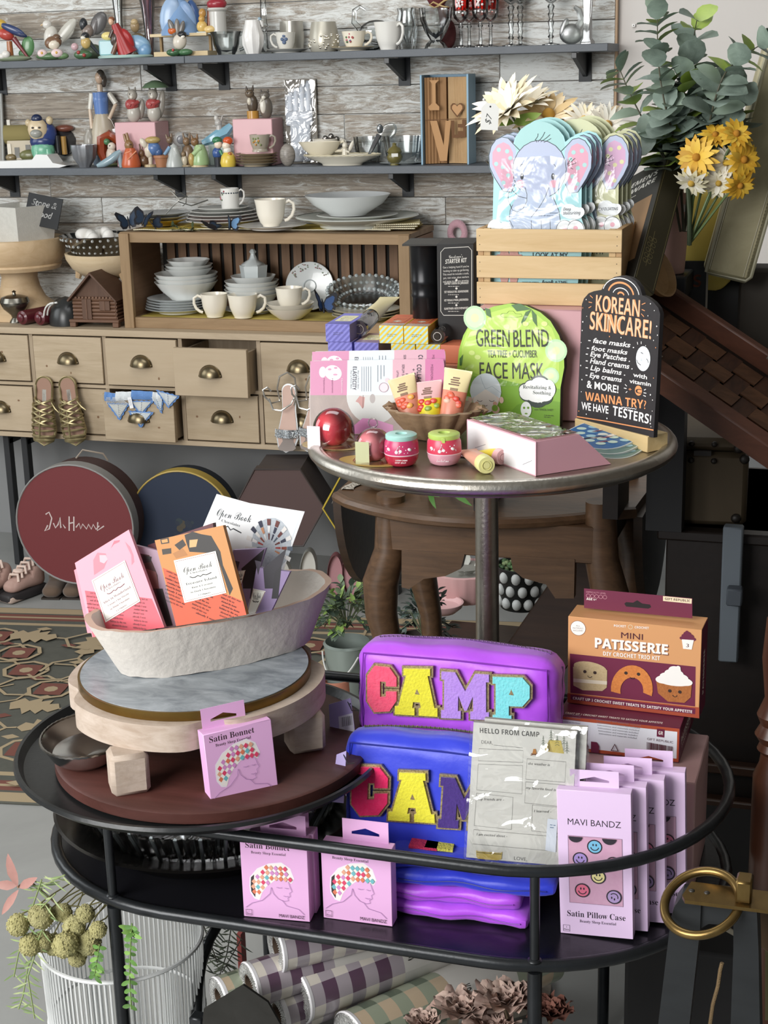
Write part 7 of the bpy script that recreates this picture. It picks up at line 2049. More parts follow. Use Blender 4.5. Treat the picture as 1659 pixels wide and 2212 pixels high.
for i,lab in enumerate(('blue petal-printed round sheet pack on top, by the chalkboard sign','round sheet pack in the middle of three by the chalkboard sign','lowest round sheet pack by the chalkboard sign')):
 P=onz(1283+2*i,962+6*i,MTZ)
 Wp=T(P.x+.012,P.y+.012,MTZ+.014-.005*i)@Rz(-30+7*i)@Rx(8-2.5*i)@Ry(4)
 t=thing('sheet_pack',lab,'cosmetic pack',M=Wp)
 m=MB();pol=[]
 for k in range(40):
  th=2*PI*k/40;e=.72
  pol.append((.058*math.copysign(abs(math.cos(th))**e,math.cos(th)),.055*math.copysign(abs(math.sin(th))**e,math.sin(th))))
 m.prism(pol,-.0018,.0018,C('d9e3e2',.35));ar=Art(m,T(0,0,.0018));ar.poly([(x*.97,y*.97)for x,y in pol],C('2c6ca6' if i==0 else '6d8f8a',.3))
 rd=random.Random(3)
 for a in range(-2,3):
  for b in range(-3,4):
   x,y=a*.022+(b%2)*.011,b*.016
   if(x/.05)**2+(y/.047)**2<1:ar.circ(x,y,.0082,C(rd.choice(('a9d3e0','c9e2d6','8fc2de','d5e6e4')),.3),.0056,14,25)
 for k in range(9):x,y=rd.uniform(-.03,.02),rd.uniform(-.035,.0);ar.poly([(x,y),(x+.006,y+.003),(x+.014,y+.016),(x+.007,y+.012)],C(rd.choice(('7d3f55','9c5a6a','2b2b3a','e8e4e0')),.3))
 m.done('pack',t)
 # ---- pink collagen mask packs
k7=1659/500
def pp(x,y):return(560+x/k7,620+y/k7)
A=onz(672,938,MTZ)
W0=T(A.x,A.y,Z0)@Rz(9)@Rx(-14)
def collagen(label,W,full=True):
 t=thing('sheet_mask_pack',label,'face mask pack',M=W)
 m=MB();ar=PF(m,W0,Rx(90),.00002)
 ol=[(395,528),(1300,515),(1322,530),(1326,560),(1326,1020),(1312,1040),(380,1062),(362,1045),(364,560),(375,535)]
 m.M=Rx(90);m.prism([ar.p(*pp(*q))for q in ol],-.0022,0,C('cfc9c7',.5),C('d5c2c9'));m.M=Matrix()
 ar.ppoly([pp(*q)for q in((366,775),(1326,775),(1326,1038),(366,1060))],mat('8f827d',.35,n=('b5a39b',14,(1,1,1),.25)))
 ar.ppoly([pp(*q)for q in((366,532),(632,525),(628,775),(366,775))],C('d692b4',.5))
 ar.ppoly([pp(*q)for q in((632,525),(957,520),(955,775),(628,775))],C('dfe7ec',.5))
 ar.ppoly([pp(*q)for q in((957,520),(1190,517),(1188,800),(955,800))],C('e0b3c1',.5))
 ar.ppoly([pp(*q)for q in((1190,517),(1318,516),(1325,560),(1325,800),(1188,800))],C('d47dab',.5))
 ar.ppoly([pp(630+190+195*math.cos(R(a)),775-190*math.sin(R(a))*(1.1))for a in range(180,361,12)],C('cfd0cd',.35))
 ar.ppoly([pp(*q)for q in((690,820),(720,780),(757,790),(750,860),(740,872),(712,830))],C('c08f8a',.35));ar.pline([pp(745,775),pp(743,870)],1,C('6d4540'));ar.pcirc(*pp(812,800),6,C('b5aeac'),10)
 ar.pline([pp(930,855),pp(940,842),pp(945,862)],1.6,C('2e2825'))
 ar.ppoly([pp(*q)for q in((660,1010),(740,940),(820,945),(960,990),(960,1048),(650,1052))],C('d98fc0',.3))
 ar.pcirc(*pp(530,615),19,C('f1eff0',.35),16,-20);ar.pcirc(*pp(455,610),8,C('e6d6de',.35),12)
 for q in((505,590),(548,580)):ar.pcirc(*pp(*q),4,C('d9a0bd'),2.4)
 ar.pcirc(*pp(545,628),5,C('d9a0bd'),2)
 tx=C('4c4350')
 ar.ptext('ELASTICITY',pp(672,570),pp(668,738),8.2,tx,'B')
 for i,x in enumerate((655,705)):ar.ptext('For a Firm Skin',pp(x,600),pp(x,730),2.6,tx)
 for i in range(5):ar.pline([pp(735+i*16,570),pp(735+i*16,748)],.9,C('8b93a0'))
 for i in range(3):ar.pline([pp(850+i*22,560),pp(850+i*22,680-i*20)],1.1,C('7d8794'))
 ar.pring(*pp(893,720),10,1.2,C('b59aa8'));ar.pcirc(*pp(893,720),9,C('ecdde4'));ar.pcirc(*pp(917,668),5,C('e0d2da'))
 ar.ptext('COLLAGEN',pp(1130,555),pp(1128,735),9.6,tx,'B');ar.ptext('+ PEPTIDE',pp(1092,585),pp(1090,745),8.4,tx,'B');ar.ptext('FACE & NECK',pp(1048,620),pp(1046,735),5,tx,'B');ar.ptext('SERUM SHEET',pp(1024,555),pp(1022,680),5,tx);ar.ptext('MEDIFORCE',pp(1230,555),pp(1228,690),4.6,C('8c4f74'))
 ar.ptext('LIFTING MASK',pp(985,600),pp(983,700),4,tx)
 for x in(460,520,590):ar.ptext('Hyaluronic',pp(x,655),pp(x,760),3,C('8c4f74')if x<560 else C('efe6ec'))
 ar.ptext('MODEL',pp(424,905),pp(422,950),3,C('2e2825'))
 m.done('pack',t)
 return t
p0=collagen('front pink collagen sheet mask pack turned sideways, face photo below',W0)
q=dup(p0,'rear pink collagen sheet mask pack sticking out above the front one');q.matrix_world=T(-.002,.016,.013)@W0
# ---- domed lip masks
def lip_dome(label,c,cz,rb,rdm,col,base_pts,cardc,lab_pts,labc,hook):
 P=onz(*base_pts[0],Z0)
 Q=onz(c[0],base_pts[1][1],Z0);u=mpp(Q)
 t=thing('lip_mask',label,'cosmetic pack',(Q.x,Q.y,Z0))
 m=MB(Rx(0));m.lathe([(0,0),(cardc[1]*u,0),(cardc[1]*u,.0015),(0,.0015)],mat(cardc[0],.3,.2,n=('c9a25c',30,(1,1,1),.3)),40,sx=1,sy=.62);m.done('backing_card',t)
 zb=rdm*u*.9
 m=MB();m.ball((0,0,zb),(rb*u,rb*u,rb*u*1.05),mat(col,.3,coat=.4),30);m.done('balm_ball',t)
 m=MB();r_=rdm*u
 m.lathe([(r_*1.15,.002),(r_*1.0,.006),(r_,zb*.9)]+[(r_*math.cos(R(a)),zb*.9+r_*1.02*math.sin(R(a)))for a in range(8,88,10)]+[(0,zb*.9+r_*1.02)],film('fdf7f7',.06,.04),40);m.done('clear_dome',t)
 if hook:m=MB();zt_=zb*.9+r_*1.02;m.tube([(10*u*math.cos(2*PI*i/18),0,zt_+11*u+10*u*math.sin(2*PI*i/18))for i in range(18)],1.6*u,film('fdf7f7',.3,.08),8,True);m.done('loop',t)
 m=MB();ox=onz(lab_pts[0]+lab_pts[2]/2,base_pts[1][1],Z0).x-Q.x
 m.box((ox,-r_*1.02,lab_pts[1]*u/2+.001),(lab_pts[2]*u,.001,lab_pts[1]*u),C(labc,.4));m.done('label_card',t)
lip_dome('clear dome holding a red lip mask ball beside the pink packs',(722,930),0,39,45,'dd4a58',((700,962),(722,962)),('b9a884',72),(678,50,29),'f0e2ea',False)
lip_dome('clear hooked dome holding a pink lip mask ball beside the mint jar',(808,960),0,34,40,'e8939b',((800,1000),(808,996)),('cdb36a',78),(780,50,31),'c3c59b',True)
def jar(px,py,label,lid,band,low,W_,notch):
 P=onz(px,py-12,Z0);u=mpp(P)
 t=thing('cream_jar',label,'jar',(P.x,P.y,Z0),10)
 m=MB(S(u));m.lathe([(0,0),(24,0),(31,4),(36,16),(37,26),(0,26)],mat(low,.25,coat=.3),44);m.lathe([(37,26),(37.5,30),(36.5,50),(33,58),(0,58)],mat(band,.3),44);m.lathe([(36.9,25),(37.6,26.5),(37,28)],C('e9c9d2'),44)
 wv=C('f3eef0')
 rd=random.Random(px)
 for i in range(12):
  a=R(rd.uniform(-150,-30));zz=rd.uniform(32,50);r_=36.6;m.ball((r_*math.cos(a),r_*math.sin(a),zz),(1.4,1.2,1.4),wv,6)
 for a,zz,k in((-95,38,'c'),(-130,40,'w'),(-55,40,'w')):
  x,y=math.cos(R(a)),math.sin(R(a))
  if k=='c':
   m.ball((36.8*x-3,36.8*y,zz-3),(4,1.2,4),wv,10);m.ball((36.8*x+5,36.6*y,zz-1),(4,1.2,4),wv,10);m.tube([(36.8*x-3,37.6*y,zz),(36.8*x+1,37.4*y,zz+9),(36.8*x+5,37.4*y,zz+2)],.7,wv,5)
  else:m.ball((37*x,37*y,zz),(5,3,3.4),wv,10,Rz(a+90)@Ry(30))
 m.done('jar_body',t)
 m=MB(S(u));m.lathe([(0,58),(33,57),(34.5,60),(34,67),(31,69),(13,69),(9,62),(0,61)],mat(lid,.35),44)
 if notch:m.box((2,-33.5,58),(8,3,12),mat(lid,.35),1)
 m.done('lid',t)
 if notch:
  m=MB(S(u));ar=Art(m,T(-16,-36.2,10)@Rx(90),.00005);ar.text('lookatme',16,2,6,C('f3e6ea'),26,st='K');m.done('lettering',t)
 else:
  m=MB(S(u));ar=Art(m,T(-16,-36.6,10)@Rx(90),.00005);ar.text('CHERRY CHEWY',20,6,3,C('f7e9ec'),26,st='B');ar.text('DEWY JELLY',18,1,3,C('f7e9ec'),24,st='B');m.done('lettering',t)
jar(868,1015,'pink cherry jelly jar with mint green lid','a9d8d0','c9416f','b92c45',0,False)
jar(960,1013,'coral and frosted pink jelly jar with lime green lid','b7cf6a','d54660','d89fae',0,True)
# ---- carved bowl with three tubes
P=onz(936,948,Z0);u=mpp(P)
t=thing('carved_bowl','fluted brown carved wooden bowl holding three hand creams','bowl',(P.x,P.y+.01,Z0))
bw=mat('9a8062',.6,n=('77604a',30,(1,1,3),.3),bump=(120,.2))
m=MB(S(u));m.lathe([(0,0),(44,0),(52,3),(84,38),(104,66),(98,69),(76,40),(40,8),(0,8)],bw,98,fl=lambda a,q:1+.10*(abs(math.sin(8*a))-.5)*(q>.2),sy=.8);m.done('bowl_body',t)
for s_ in(-1,1):
 m=MB(S(u));m.tube([(s_*88,8,58),(s_*106,6,70),(s_*114,4,64),(s_*106,4,56)],[5,6,6,4],bw,8);m.done('handle',t)
def fruit(cols,seed):
 def d(m,f):
  rd=random.Random(seed)
  for i in range(7):
   a,b=.75+rd.uniform(-.12,.12),rd.uniform(.25,.5)
   q=Vector(f(a,b));m.ball((q.x,q.y-.0004,q.z),(.006,.0015,.0045),mat(rd.choice(cols),.35),10)
  for i in range(4):
   q=Vector(f(.75,.68+i*.05));m.box((q.x-.002+.002*(i%2),q.y-.0006,q.z),(.017-.002*i,.0008,.002),C('6d4a35'))
  for i in range(3):q=Vector(f(.75,.56+i*.02));m.box((q.x,q.y-.0008,q.z),(.012,.0008,.0012),C('8a6a4f'))
 return d
for px,py,tx,ty,L,base,top,cols,cap,lab in((893,915,868,815,.092,'d98a72','dcc99a',('c93f2e','e0a24a','d4593c'),'d9cf8a','peach cream tube leaning out of the carved bowl towards the pink packs'),(932,918,925,825,.085,'e3d432','e2b3b4',('c9382c','d04a3a','8aa03c'),'e6d6cf','pink and yellow berry hand cream tube in the middle of the bowl'),(972,912,990,800,.096,'d98870','e8d9a6',('cf4535','dd6a4f','e6b7a0'),'d9a08c','almond cream and peach tube leaning out towards the green pack')):
 Bp=ony(px,py,P.y+.01);Tp=ony(tx,ty,P.y+.03);d=(Tp-Bp)
 rx=-math.degrees(math.atan2(d.y,math.hypot(d.x,d.z)));ry=math.degrees(math.atan2(d.x,d.z))
 squeeze_tube('hand_cream_tube',lab,Bp,0,rx,ry,d.length,.0185,base,cap,capr=.72,capL=.12,bands=((.55,top),),deco=fruit(cols,px))
lying('lip_tube','small yellow and peach tube lying on the metal table, cap forward',(1052,1024),(1008,990),Z0,.013,'d9a48c','e3df9a',capr=1.05,capL=.2,lift=0)
lying('lip_tube','small pink and yellow tube lying on the metal table, pink cap forward',(1086,1004),(1036,990),Z0,.0115,'dcc93f','e2b3b4',capr=1.1,capL=.22,lift=0)
m=MB(T(onz(1012,985,Z0+.001))@Rz(-20));m.prism([(-.02,-.012),(.02,-.008),(.018,.012),(-.018,.01)],0,.0015,mat('c3a0a6',.35));tag(m.done('sachet'),'small crumpled pink sachet next to the wedge box','sachet')
# ==== BLACK OVAL CART
SZ,CYc,CR,CXL,CXR,RZ_=.48,2.006,.285,-.90,-.44,.6127
blk=mat('1c1e20',.3,.35,n=('2a2d30',24,(1,1,1),.3),bump=(160,.05))
def stadium(r,n=26):
 p=[(CXR+r*math.cos(R(a)),CYc+r*math.sin(R(a)))for a in[-90+180*i/n for i in range(n+1)]]
 return p+[(CXL-r*math.cos(R(a)),CYc-r*math.sin(R(a)))for a in[-90+180*i/n for i in range(n+1)]]
t=thing('bar_cart','black metal oval bar cart with low tube railing','cart',(0,0,0))
def ring(nm,z,r):
 m=MB();m.tube([(x,y,z)for x,y in stadium(CR)],r,blk,10,True);m.done(nm,t)
m=MB();m.prism(stadium(CR-.004),SZ-.010,SZ,mat('19191d',.24,.2,bump=(120,.04)));m.done('shelf',t)
ring('shelf_rim',SZ-.004,.0092);ring('rail',RZ_,.0085)
for x,s in((-.983,-1),(-.372,-1),(-.983,1),(-.372,1)):
 dx=x-(CXL if x<-.7 else CXR);y=CYc+s*math.sqrt(CR*CR-dx*dx)
 m=MB();m.tube([(x,y,SZ),(x,y,RZ_)],.0066,blk,12);m.ball((x,y,SZ+.004),(.010,.010,.004),blk,10);m.done('rail_post',t)
 m=MB();m.tube([(x,y,0),(x,y,SZ-.012)],.0098,blk,14);m.done('leg',t)
 # ---- dark end: silver tray, cut glass dish, black tray, board, riser, marble, bowl
TC=Vector((-.895,1.876,0))
slv=mat('4d4a47',.22,.95)
m=MB(T(-.935,1.975,SZ+.009));m.lathe([(0,-.008),(.17,-.008),(.19,.018),(.237,.038),(.24,.04),(.236,.042),(.186,.028),(.172,.006),(0,.006)],slv,72)
tag(m.done('silver_tray'),'round tarnished silver tray on the cart shelf under cut glass','tray')
m=MB(T(-.93,1.965,SZ+.018)@S(.97,.97,1.4));cg=film('ffffff',.34,.1)
m.lathe([(0,0),(.16,0),(.19,.014),(.215,.05),(.211,.05),(.185,.018),(0,.007)],cg,144,fl=lambda a,q:1+.012*math.cos(72*a)*(q>.1))
for i in range(72):
 a=2*PI*i/72;m.tube([(.185*math.cos(a),.185*math.sin(a),.014),(.213*math.cos(a),.213*math.sin(a),.05)],.0032,cg if i%2 else mat('a9b2b4',.12),5)
for i in range(5):a=2*PI*i/5+.3;m.tube([(.03*math.cos(a),.03*math.sin(a),.02),(.19*math.cos(a),.19*math.sin(a),.03)],.008,cg,6)
m.lathe([(.05,.006),(.055,.03),(.06,.006)],cg,30)
tag(m.done('relish_dish'),'round divided cut glass relish dish under the black tray','glass dish')
TR=.662
m=MB(T(TC.x,TC.y,0));m.lathe([(0,TR-.009),(.24,TR-.009),(.26,TR-.007),(.271,TR+.003),(.269,TR+.008),(.264,TR+.008),(.257,TR-.003),(.244,TR-.004),(0,TR-.004)],mat('1f2123',.3,.2,n=('2c2d2d',7,(1,1,1),.3),bump=(90,.06)),96)
tag(m.done('round_tray'),'big round black tray under the whitewashed riser','tray')
m=MB(T(TC.x+.022,TC.y-.01,TR-.003));m.lathe([(0,0),(.223,0),(.227,.003),(.227,.017),(.223,.02),(0,.02)],wood('3f2019','55302a',.8,0,.5),80)
tag(m.done('round_board'),'round dark red wooden board on the black tray','board')
BZ=TR+.0175
P=onz(188,1652,BZ);
t=thing('silver_dish','polished silver oval dish with beaded rim tucked beside the riser leg','dish',(P.x-.01,P.y+.02,BZ),20)
m=MB();m.lathe([(0,0),(.035,0),(.05,.012),(.062,.034),(.06,.035),(.047,.014),(0,.004)],mat('d3d2d0',.2,1.0),48,sy=1.25);m.tube([(.062*math.cos(2*PI*i/90),.0775*math.sin(2*PI*i/90),.035+.0008*(i%2))for i in range(90)],.002,mat('8f8a84',.2,1.0),5,True);m.done('dish_body',t)
RC=onz(415,1462,.79)
RCx,RCy=-.897,1.872
t=thing('wooden_riser','whitewashed wooden riser with scalloped round top on thick legs','riser',(RCx,RCy,BZ),0)
ww=mat('a08b78',.75,n=('cdbfb2',6,(4,4,14),.35),bump=(60,.2))
RH=.776-BZ
ol=[]
for i in range(120):
 a=2*PI*i/120;r=.184
 for k in(215,300,35,120):
  d=(math.degrees(a)-k+180)%360-180;r-=.016*math.exp(-(d/8)**2)
 ol.append((r*math.cos(a),r*math.sin(a)))
m=MB();m.prism(ol,RH-.038,RH,ww,smooth=True);m.done('riser_top',t)
for px,py in((262,1690),(646,1600),(440,1560)):
 P=onz(px,py,BZ+.02)-Vector((RCx,RCy,0));m=MB(T(P.x,P.y+.022,(RH-.038)/2)@Rz(35));m.box((0,0,0),(.052,.046,RH-.0385),ww,.006);m.done('leg',t)
t=thing('marble_board','grey marble round board with brass band on the riser','board',(-.897,1.868,.7765),0)
m=MB();m.lathe([(0,.001),(.162,.001),(.162,.0135),(0,.0135)],mat('a9b0b6',.3,n=('727a81',16,(1,2,1),.16)),90);m.done('marble',t)
m=MB();m.lathe([(.1622,0),(.1655,0),(.1655,.0125),(.1622,.0125)],mat('8a6d35',.3,.9,n=('6d5530',12,(1,1,1),.3)),90);m.done('brass_band',t)
# plaster bowl
MZ=.791;zr=.868
A,B=onz(147,1366,zr),onz(668,1268,zr)
LB_,hd=(B-A).length,heading(A,B);mid=(A+B)/2
t=thing('plaster_bowl','rough white boat-shaped plaster bowl full of chocolate bars','bowl',(mid.x+.014,mid.y+.036,MZ),hd)
pm=mat('cfc9c1',.85,n=('d9d3cb',12,(1,1,1),.3),bump=(55,.55))
def boat(a,b,k=1.0,inn=0):
 th=2*PI*a;f=.80+.20*b-inn
 c_,s_=math.cos(th),math.sin(th)
 x=LB_/2*math.copysign(abs(c_)**.86,c_)*(f if c_>0 else f+.02*b);y=.088*math.copysign(abs(s_)**.8,s_)*f
 return(x,y,(zr-MZ)*b+.010*b*(c_**2)*(1 if c_>0 else .2)+.0008*math.sin(9*th)+.0005*math.sin(23*th))
m=MB();m.grid(lambda a,b:boat(a,b),90,10,pm,True);m.grid(lambda a,b:boat(a,1-b*.85,1,.055),90,8,pm,True)
m.grid(lambda a,b:[p+(q-p)*b for p,q in zip(boat(a,1),boat(a,1,1,.055))],90,1,mat('c4a795',.8),True)
m.poly([boat(i/60,0)for i in range(60)],pm);m.poly([boat(i/60,.12,1,.055)for i in range(60)],pm);m.done('bowl_body',t)
# chocolate bars
k2=1659/600
def q2(x,y):return(120+x/k2,1040+y/k2)
def bar(label,pts,Y,rz,tilt,c1,c2,split,lab=None,ink='2b2422',th=.008,title='Open Book',sub=(),ttl=None,dark=None,cut=True):
 P=ony(*q2(*pts[-1]),Y)
 W=frame_at(P,rz,tilt)
 t=thing('chocolate_bar',label,'chocolate bar',M=W);m=MB();ar=PF(m,W,Rx(90),.00003)
 m.M=Rx(90);m.prism([ar.p(*q2(*p))for p in pts],-th,0,C(c1,.5));m.M=Matrix()
 ik=C(ink)
 if split:ar.ppoly([q2(*p)for p in split],C(c2,.5))
 if dark:
  for hx,pl in dark:ar.ppoly([q2(*p)for p in pl],C(hx,.5))
 if split:
  (x0,y0),(x1,y1)=split[0],split[1]
  rd=random.Random(len(label))
  for i in range(9):
   for j in range(3):
    f0=j/3+rd.uniform(.02,.08);f1=f0+rd.uniform(.16,.24);yy=14+i*22
    a=(x0+(x1-x0)*f0,y0+(y1-y0)*f0+yy);b=(x0+(x1-x0)*f1,y0+(y1-y0)*f1+yy)
    ys=max(s_[1]for s_ in split)
    if max(a[1],b[1])<ys-28:ar.ptext(rd.choice(('hidden by the sea',"couldn't hurt me",'alarmed the doctor','and all this was','already I seen')),q2(*a),q2(*b),4,ik,'S')
 if lab:
  ar.ppoly([q2(*p)for p in lab],C('f0f1ea',.5));c=[sum(p[0]for p in lab)/4,sum(p[1]for p in lab)/4]
  ar.pline([q2(c[0]+(p[0]-c[0])*.93,c[1]+(p[1]-c[1])*.93)for p in lab],.9,C('8a5a50'),True)
  def row(f,g0,g1,s_,h,st):
   L0=[lab[0][i]+(lab[3][i]-lab[0][i])*f for i in(0,1)];L1=[lab[1][i]+(lab[2][i]-lab[1][i])*f for i in(0,1)]
   a=[L0[i]+(L1[i]-L0[i])*g0 for i in(0,1)];b=[L0[i]+(L1[i]-L0[i])*g1 for i in(0,1)]
   if st=='~':ar.pline([q2(a[0]+(b[0]-a[0])*u_/8,a[1]+(b[1]-a[1])*u_/8+(-7,2,4,-3,6,-3,4,2,-3)[u_])for u_ in range(9)],2,ik)
   else:ar.ptext(s_,q2(*a),q2(*b),h,ik,st)
  row(.33,.16,.84,'Open Book',12,'K');row(.39,.3,.7,'Chocolates',4,'S');row(.47,.26,.78,'',0,'~');
  for i,(s_,g)in enumerate(sub):row(.62+i*.1,.5-g/2,.5+g/2,s_,5 if i==0 else 3.6,'S')
 m.done('wrapper',t);return t
 # leaflet
P=ony(520,1240,1.96);W=frame_at(P,6,-8)
t=thing('leaflet','white chocolate shop leaflet with a fan of bars standing behind','leaflet',M=W);m=MB();ar=PF(m,W,Rx(90),.00003)
lf=[(962,75),(1160,130),(1488,180),(1350,560),(1000,620),(850,340)]
m.M=Rx(90);m.prism([ar.p(*q2(*p))for p in lf],-.001,0,C('eff1f2',.5));m.M=Matrix();ik=C('2b3036')
ar.pline([q2(*p)for p in((1150,160),(1462,205),(1340,540))],.8,C('b9d0dd'))
ar.ptext('Open Book',q2(962,205),q2(1165,245),17,ik,'K');ar.ptext('Chocolates',q2(990,240),q2(1100,272),6,ik,'S');ar.pline([q2(*p)for p in((1000,275),(1030,268),(1045,290),(1062,282),(1110,308))],2.6,ik)
ar.ppoly([q2(1290+118*math.cos(R(a)),370-155*math.sin(R(a)))for a in range(0,360,20)],mat('c9d0d6',.5,n=('aab3bc',300,(1,1,1),.2)))
rd=random.Random(5)
for j,r_ in enumerate((60,100,138)):
 for i in range(11):
  a=R(-25+230*i/10);e=[(1275+(r_+dr)*.92*math.cos(a+da),395-(r_+dr)*1.12*math.sin(a+da))for dr,da in((-18,-.08),(16,-.08),(16,.08),(-18,.08))]
  ar.ppoly([q2(*p)for p in e],C(rd.choice(('6d3a35','8d4a3a','e9e6e2','35394d','c98f6a','b04a45','efeeec','55606d'))))
m.done('sheet',t)
bar('dull maroon chocolate bar peeking behind the orange one',[(550,380),(940,248),(960,480),(640,860)],1.885,-8,-10,'5d3038','5d3038',None)
bar('burgundy chocolate bar with dark figure print between pink and orange',[(470,380),(640,420),(720,860),(600,900)],1.875,4,-10,'a58a9c','3a2224',None,None,dark=(('4a2b28',[(505,430),(560,440),(610,560),(640,860),(600,890)]),('241a1c',[(520,440),(575,450),(570,480),(520,490)]),('7d4a48',[(540,520),(600,540),(620,640),(560,640)]),('1f1718',[(600,640),(640,640),(700,860),(640,870)])))
lil=lambda o:(('1f1b24',[(1110+o,520),(1250+o,400),(1240+o,440),(1180+o,640),(1120+o,640)]),('332a3c',[(1060+o,470),(1100+o,480),(1080+o,560)]),('17141b',[(1180+o,540),(1220+o,500),(1200+o,700),(1160+o,700)]))
bar('lilac chocolate bar with black print standing behind its twin',[(1060,410),(1255,400),(1130,800),(1040,800)],1.905,4,-8,'8a7799','2a2430',None,[(1090,535),(1135,530),(1105,640),(1080,640)],dark=lil(0))
bar('lilac chocolate bar with black print nearest the bowl\'s rounded end',[(1200,515),(1400,540),(1290,770),(1150,800)],1.88,4,-8,'85739a','2a2430',None,[(1180,640),(1255,655),(1195,790),(1140,800)],dark=lil(130))
bar('pink chocolate bar standing half behind another pink one',[(110,530),(300,420),(420,870),(240,905),(190,905)],1.862,2,-12,'e08f9f','d9606c',None)
bar('pink chocolate bar with white label and coral lower half',[(115,487),(437,288),(650,872),(220,930)],1.845,2,-12,'ee9fb0','e0606e',[(175,652),(575,700),(650,872),(222,930)],[(217,590),(415,470),(508,715),(300,842)],ink='7d4a52',sub=(('Alice in Wonderland',.8),('Creamy Chai Masala',.6),('in White Chocolate',.55),('3.2 Ounces',.3)),dark=(('d9808f',[(225,470),(250,425),(300,430),(310,470),(290,520),(230,560)]),('f2b3bd',[(262,440),(300,440),(312,465),(290,490),(265,480)]),('c96f80',[(330,400),(350,355),(385,350),(380,362),(350,375)]),('d58090',[(415,360),(445,390),(465,440),(470,480),(455,500),(452,440),(430,395)])))
bar('orange chocolate bar with Treasure Island label, dark print above',[(592,352),(1000,262),(1140,795),(720,862)],1.835,-4,-12,'bf8243','d9522f',[(640,515),(1120,715),(1140,797),(720,864)],[(708,472),(958,415),(1022,665),(772,725)],sub=(('Treasure Island',.75),('Rum & Coconut',.5),('in Dark Chocolate',.6),('3.2 Ounces',.3)),dark=(('1f1a17',[(770,320),(820,300),(870,315),(930,325),(985,420),(1000,500),(1060,640),(1040,680),(960,430),(800,420),(780,360)]),('2b231d',[(710,380),(760,345),(780,380),(740,410)]),('a8703a',[(700,430),(760,400),(790,440),(720,460)]),('caa06a',[(800,350),(850,345),(840,390),(800,395)]),('33291f',[(625,345),(675,335),(680,368),(632,375)]),('c58e50',[(632,350),(668,343),(672,362),(638,368)]),('33291f',[(635,405),(690,398),(692,430),(640,438)])))
# ---- satin bonnet boxes
pkb,pks=mat('e3b0dd',.45),mat('cf9fcb',.45)
BH,BT,hole=118,30,C('3a2f3a')
def hang_tab(t,M,x0,x1,z0,h,u,y):
 m=MB(M@S(u));m.box((0,0,0),(0,0,0),pkb)if False else None
 w=x1-x0;xm=(x0+x1)/2;a,b=h*.3,h*.62
 for pl in([(x0,z0),(x0+w*.2,z0+a),(x0+w*.2,z0+h*.42),(x0,z0+h)],[(x1,z0),(x1,z0+h),(x1-w*.2,z0+h*.42),(x1-w*.2,z0+a)],[(x0,z0),(x1,z0),(x1-w*.2,z0+a),(x0+w*.2,z0+a)],[(x0,z0+h),(x0+w*.2,z0+h*.42),(xm,z0+b),(x1-w*.2,z0+h*.42),(x1,z0+h)]):
  old=m.M;m.M=old@T(0,y,0)@Rx(90);m.prism(pl,-.35,.35,pkb);m.M=old
 m.done('hang_tab',t)
def bonnet(label,bl,br,z,top,dep,tabx,tabh,tilt=0,seed=0,roll=0):
 A,B=onz(*bl,z),onz(*br,z);w=(B-A).length;h=up(A,top);u=w/100;H=h/u
 t=thing('satin_bonnet_box',label,'boxed bonnet',M=T(A+Vector((0,0,.0006)))@Rz(heading(A,B))@Rx(tilt)@Ry(roll),group=None)
 m=MB(S(u));m.box((50,dep/2,H/2),(100,dep,H),pkb,.7);ar=Art(m,Rx(90),.00004);k=C('3a2230');ar.u=1/1;ar.lift=.00004/u;y0=H/118
 ar.text('Satin Bonnet',8,104*y0,8.5,k,66,'L','S');ar.text('Beauty Sleep Essential',16,96*y0,4,k,52,'L','S')
 cap=[(13,52),(13.4,42),(19,33),(26,31),(30,42),(37.6,53),(49.6,63),(65,67),(73,60),(77,68),(72,83),(60,91),(42,88),(25,79),(14,65)]
 ar.poly([(50+(x-44)*1.06-6,62+(y-62)*1.07)for x,y in cap],C('ece3ec',.4));ar.poly([(a,b)for a,b in cap],C('f0e9e4',.25))
 ar.poly([(13,52),(13.4,42),(19,33),(20,44),(18,56),(19,70),(14,65)],C('3a3034'))if seed>2 else None
 rd=random.Random(seed);cs=('d9456a','d9795a','6fb5bd','cf8ac4','e0a58a')
 inside=lambda x,y:sum(((cap[i][1]>y)!=(cap[i-1][1]>y))and(x<(cap[i-1][0]-cap[i][0])*(y-cap[i][1])/(cap[i-1][1]-cap[i][1])+cap[i][0])for i in range(len(cap)))%2
 for i in range(12):
  for j in range(8):
   x,y=10+i*7+(j%2)*1.2,34+j*8.2
   q=[(x,y-4.3),(x+3.5,y),(x,y+4.3),(x-3.5,y)]
   if inside(x,y)and sum(inside(*p)for p in q)>2:ar.poly(q,C(rd.choice(cs),.25))
 ln=C('a97fb0')
 for pts in([(70,64),(72,56),(75,48),(71,45),(72,40),(68,37),(69,33),(63,31),(54,34),(47,42),(44,52)],[(44,52),(42,42),(30,30),(14,24),(4,16)],[(60,32),(66,24),(84,20),(92,12)],[(52,53),(56,52),(60,53)],[(64,53),(68,52),(70,53)],[(62,40),(66,39),(69,40)]):ar.line(pts,.7,ln)
 ar.text('MAVI BANDZ',92,5,5,k,38,'R');ar.frame(4,4,9,9,.5,k);ar.text('1',8.5,9,2.4,k);ar.text('Piece',8.5,5.6,2,k,7)
 m.done('box_body',t);hang_tab(t,Matrix(),tabx[0],tabx[1],H-.2,tabh,u,dep*.8);return t
bonnet('satin bonnet box leaning on the riser atop the black tray',(458,1752),(603,1720),TR,1592,26,(6,70),30,-4,1,-2)
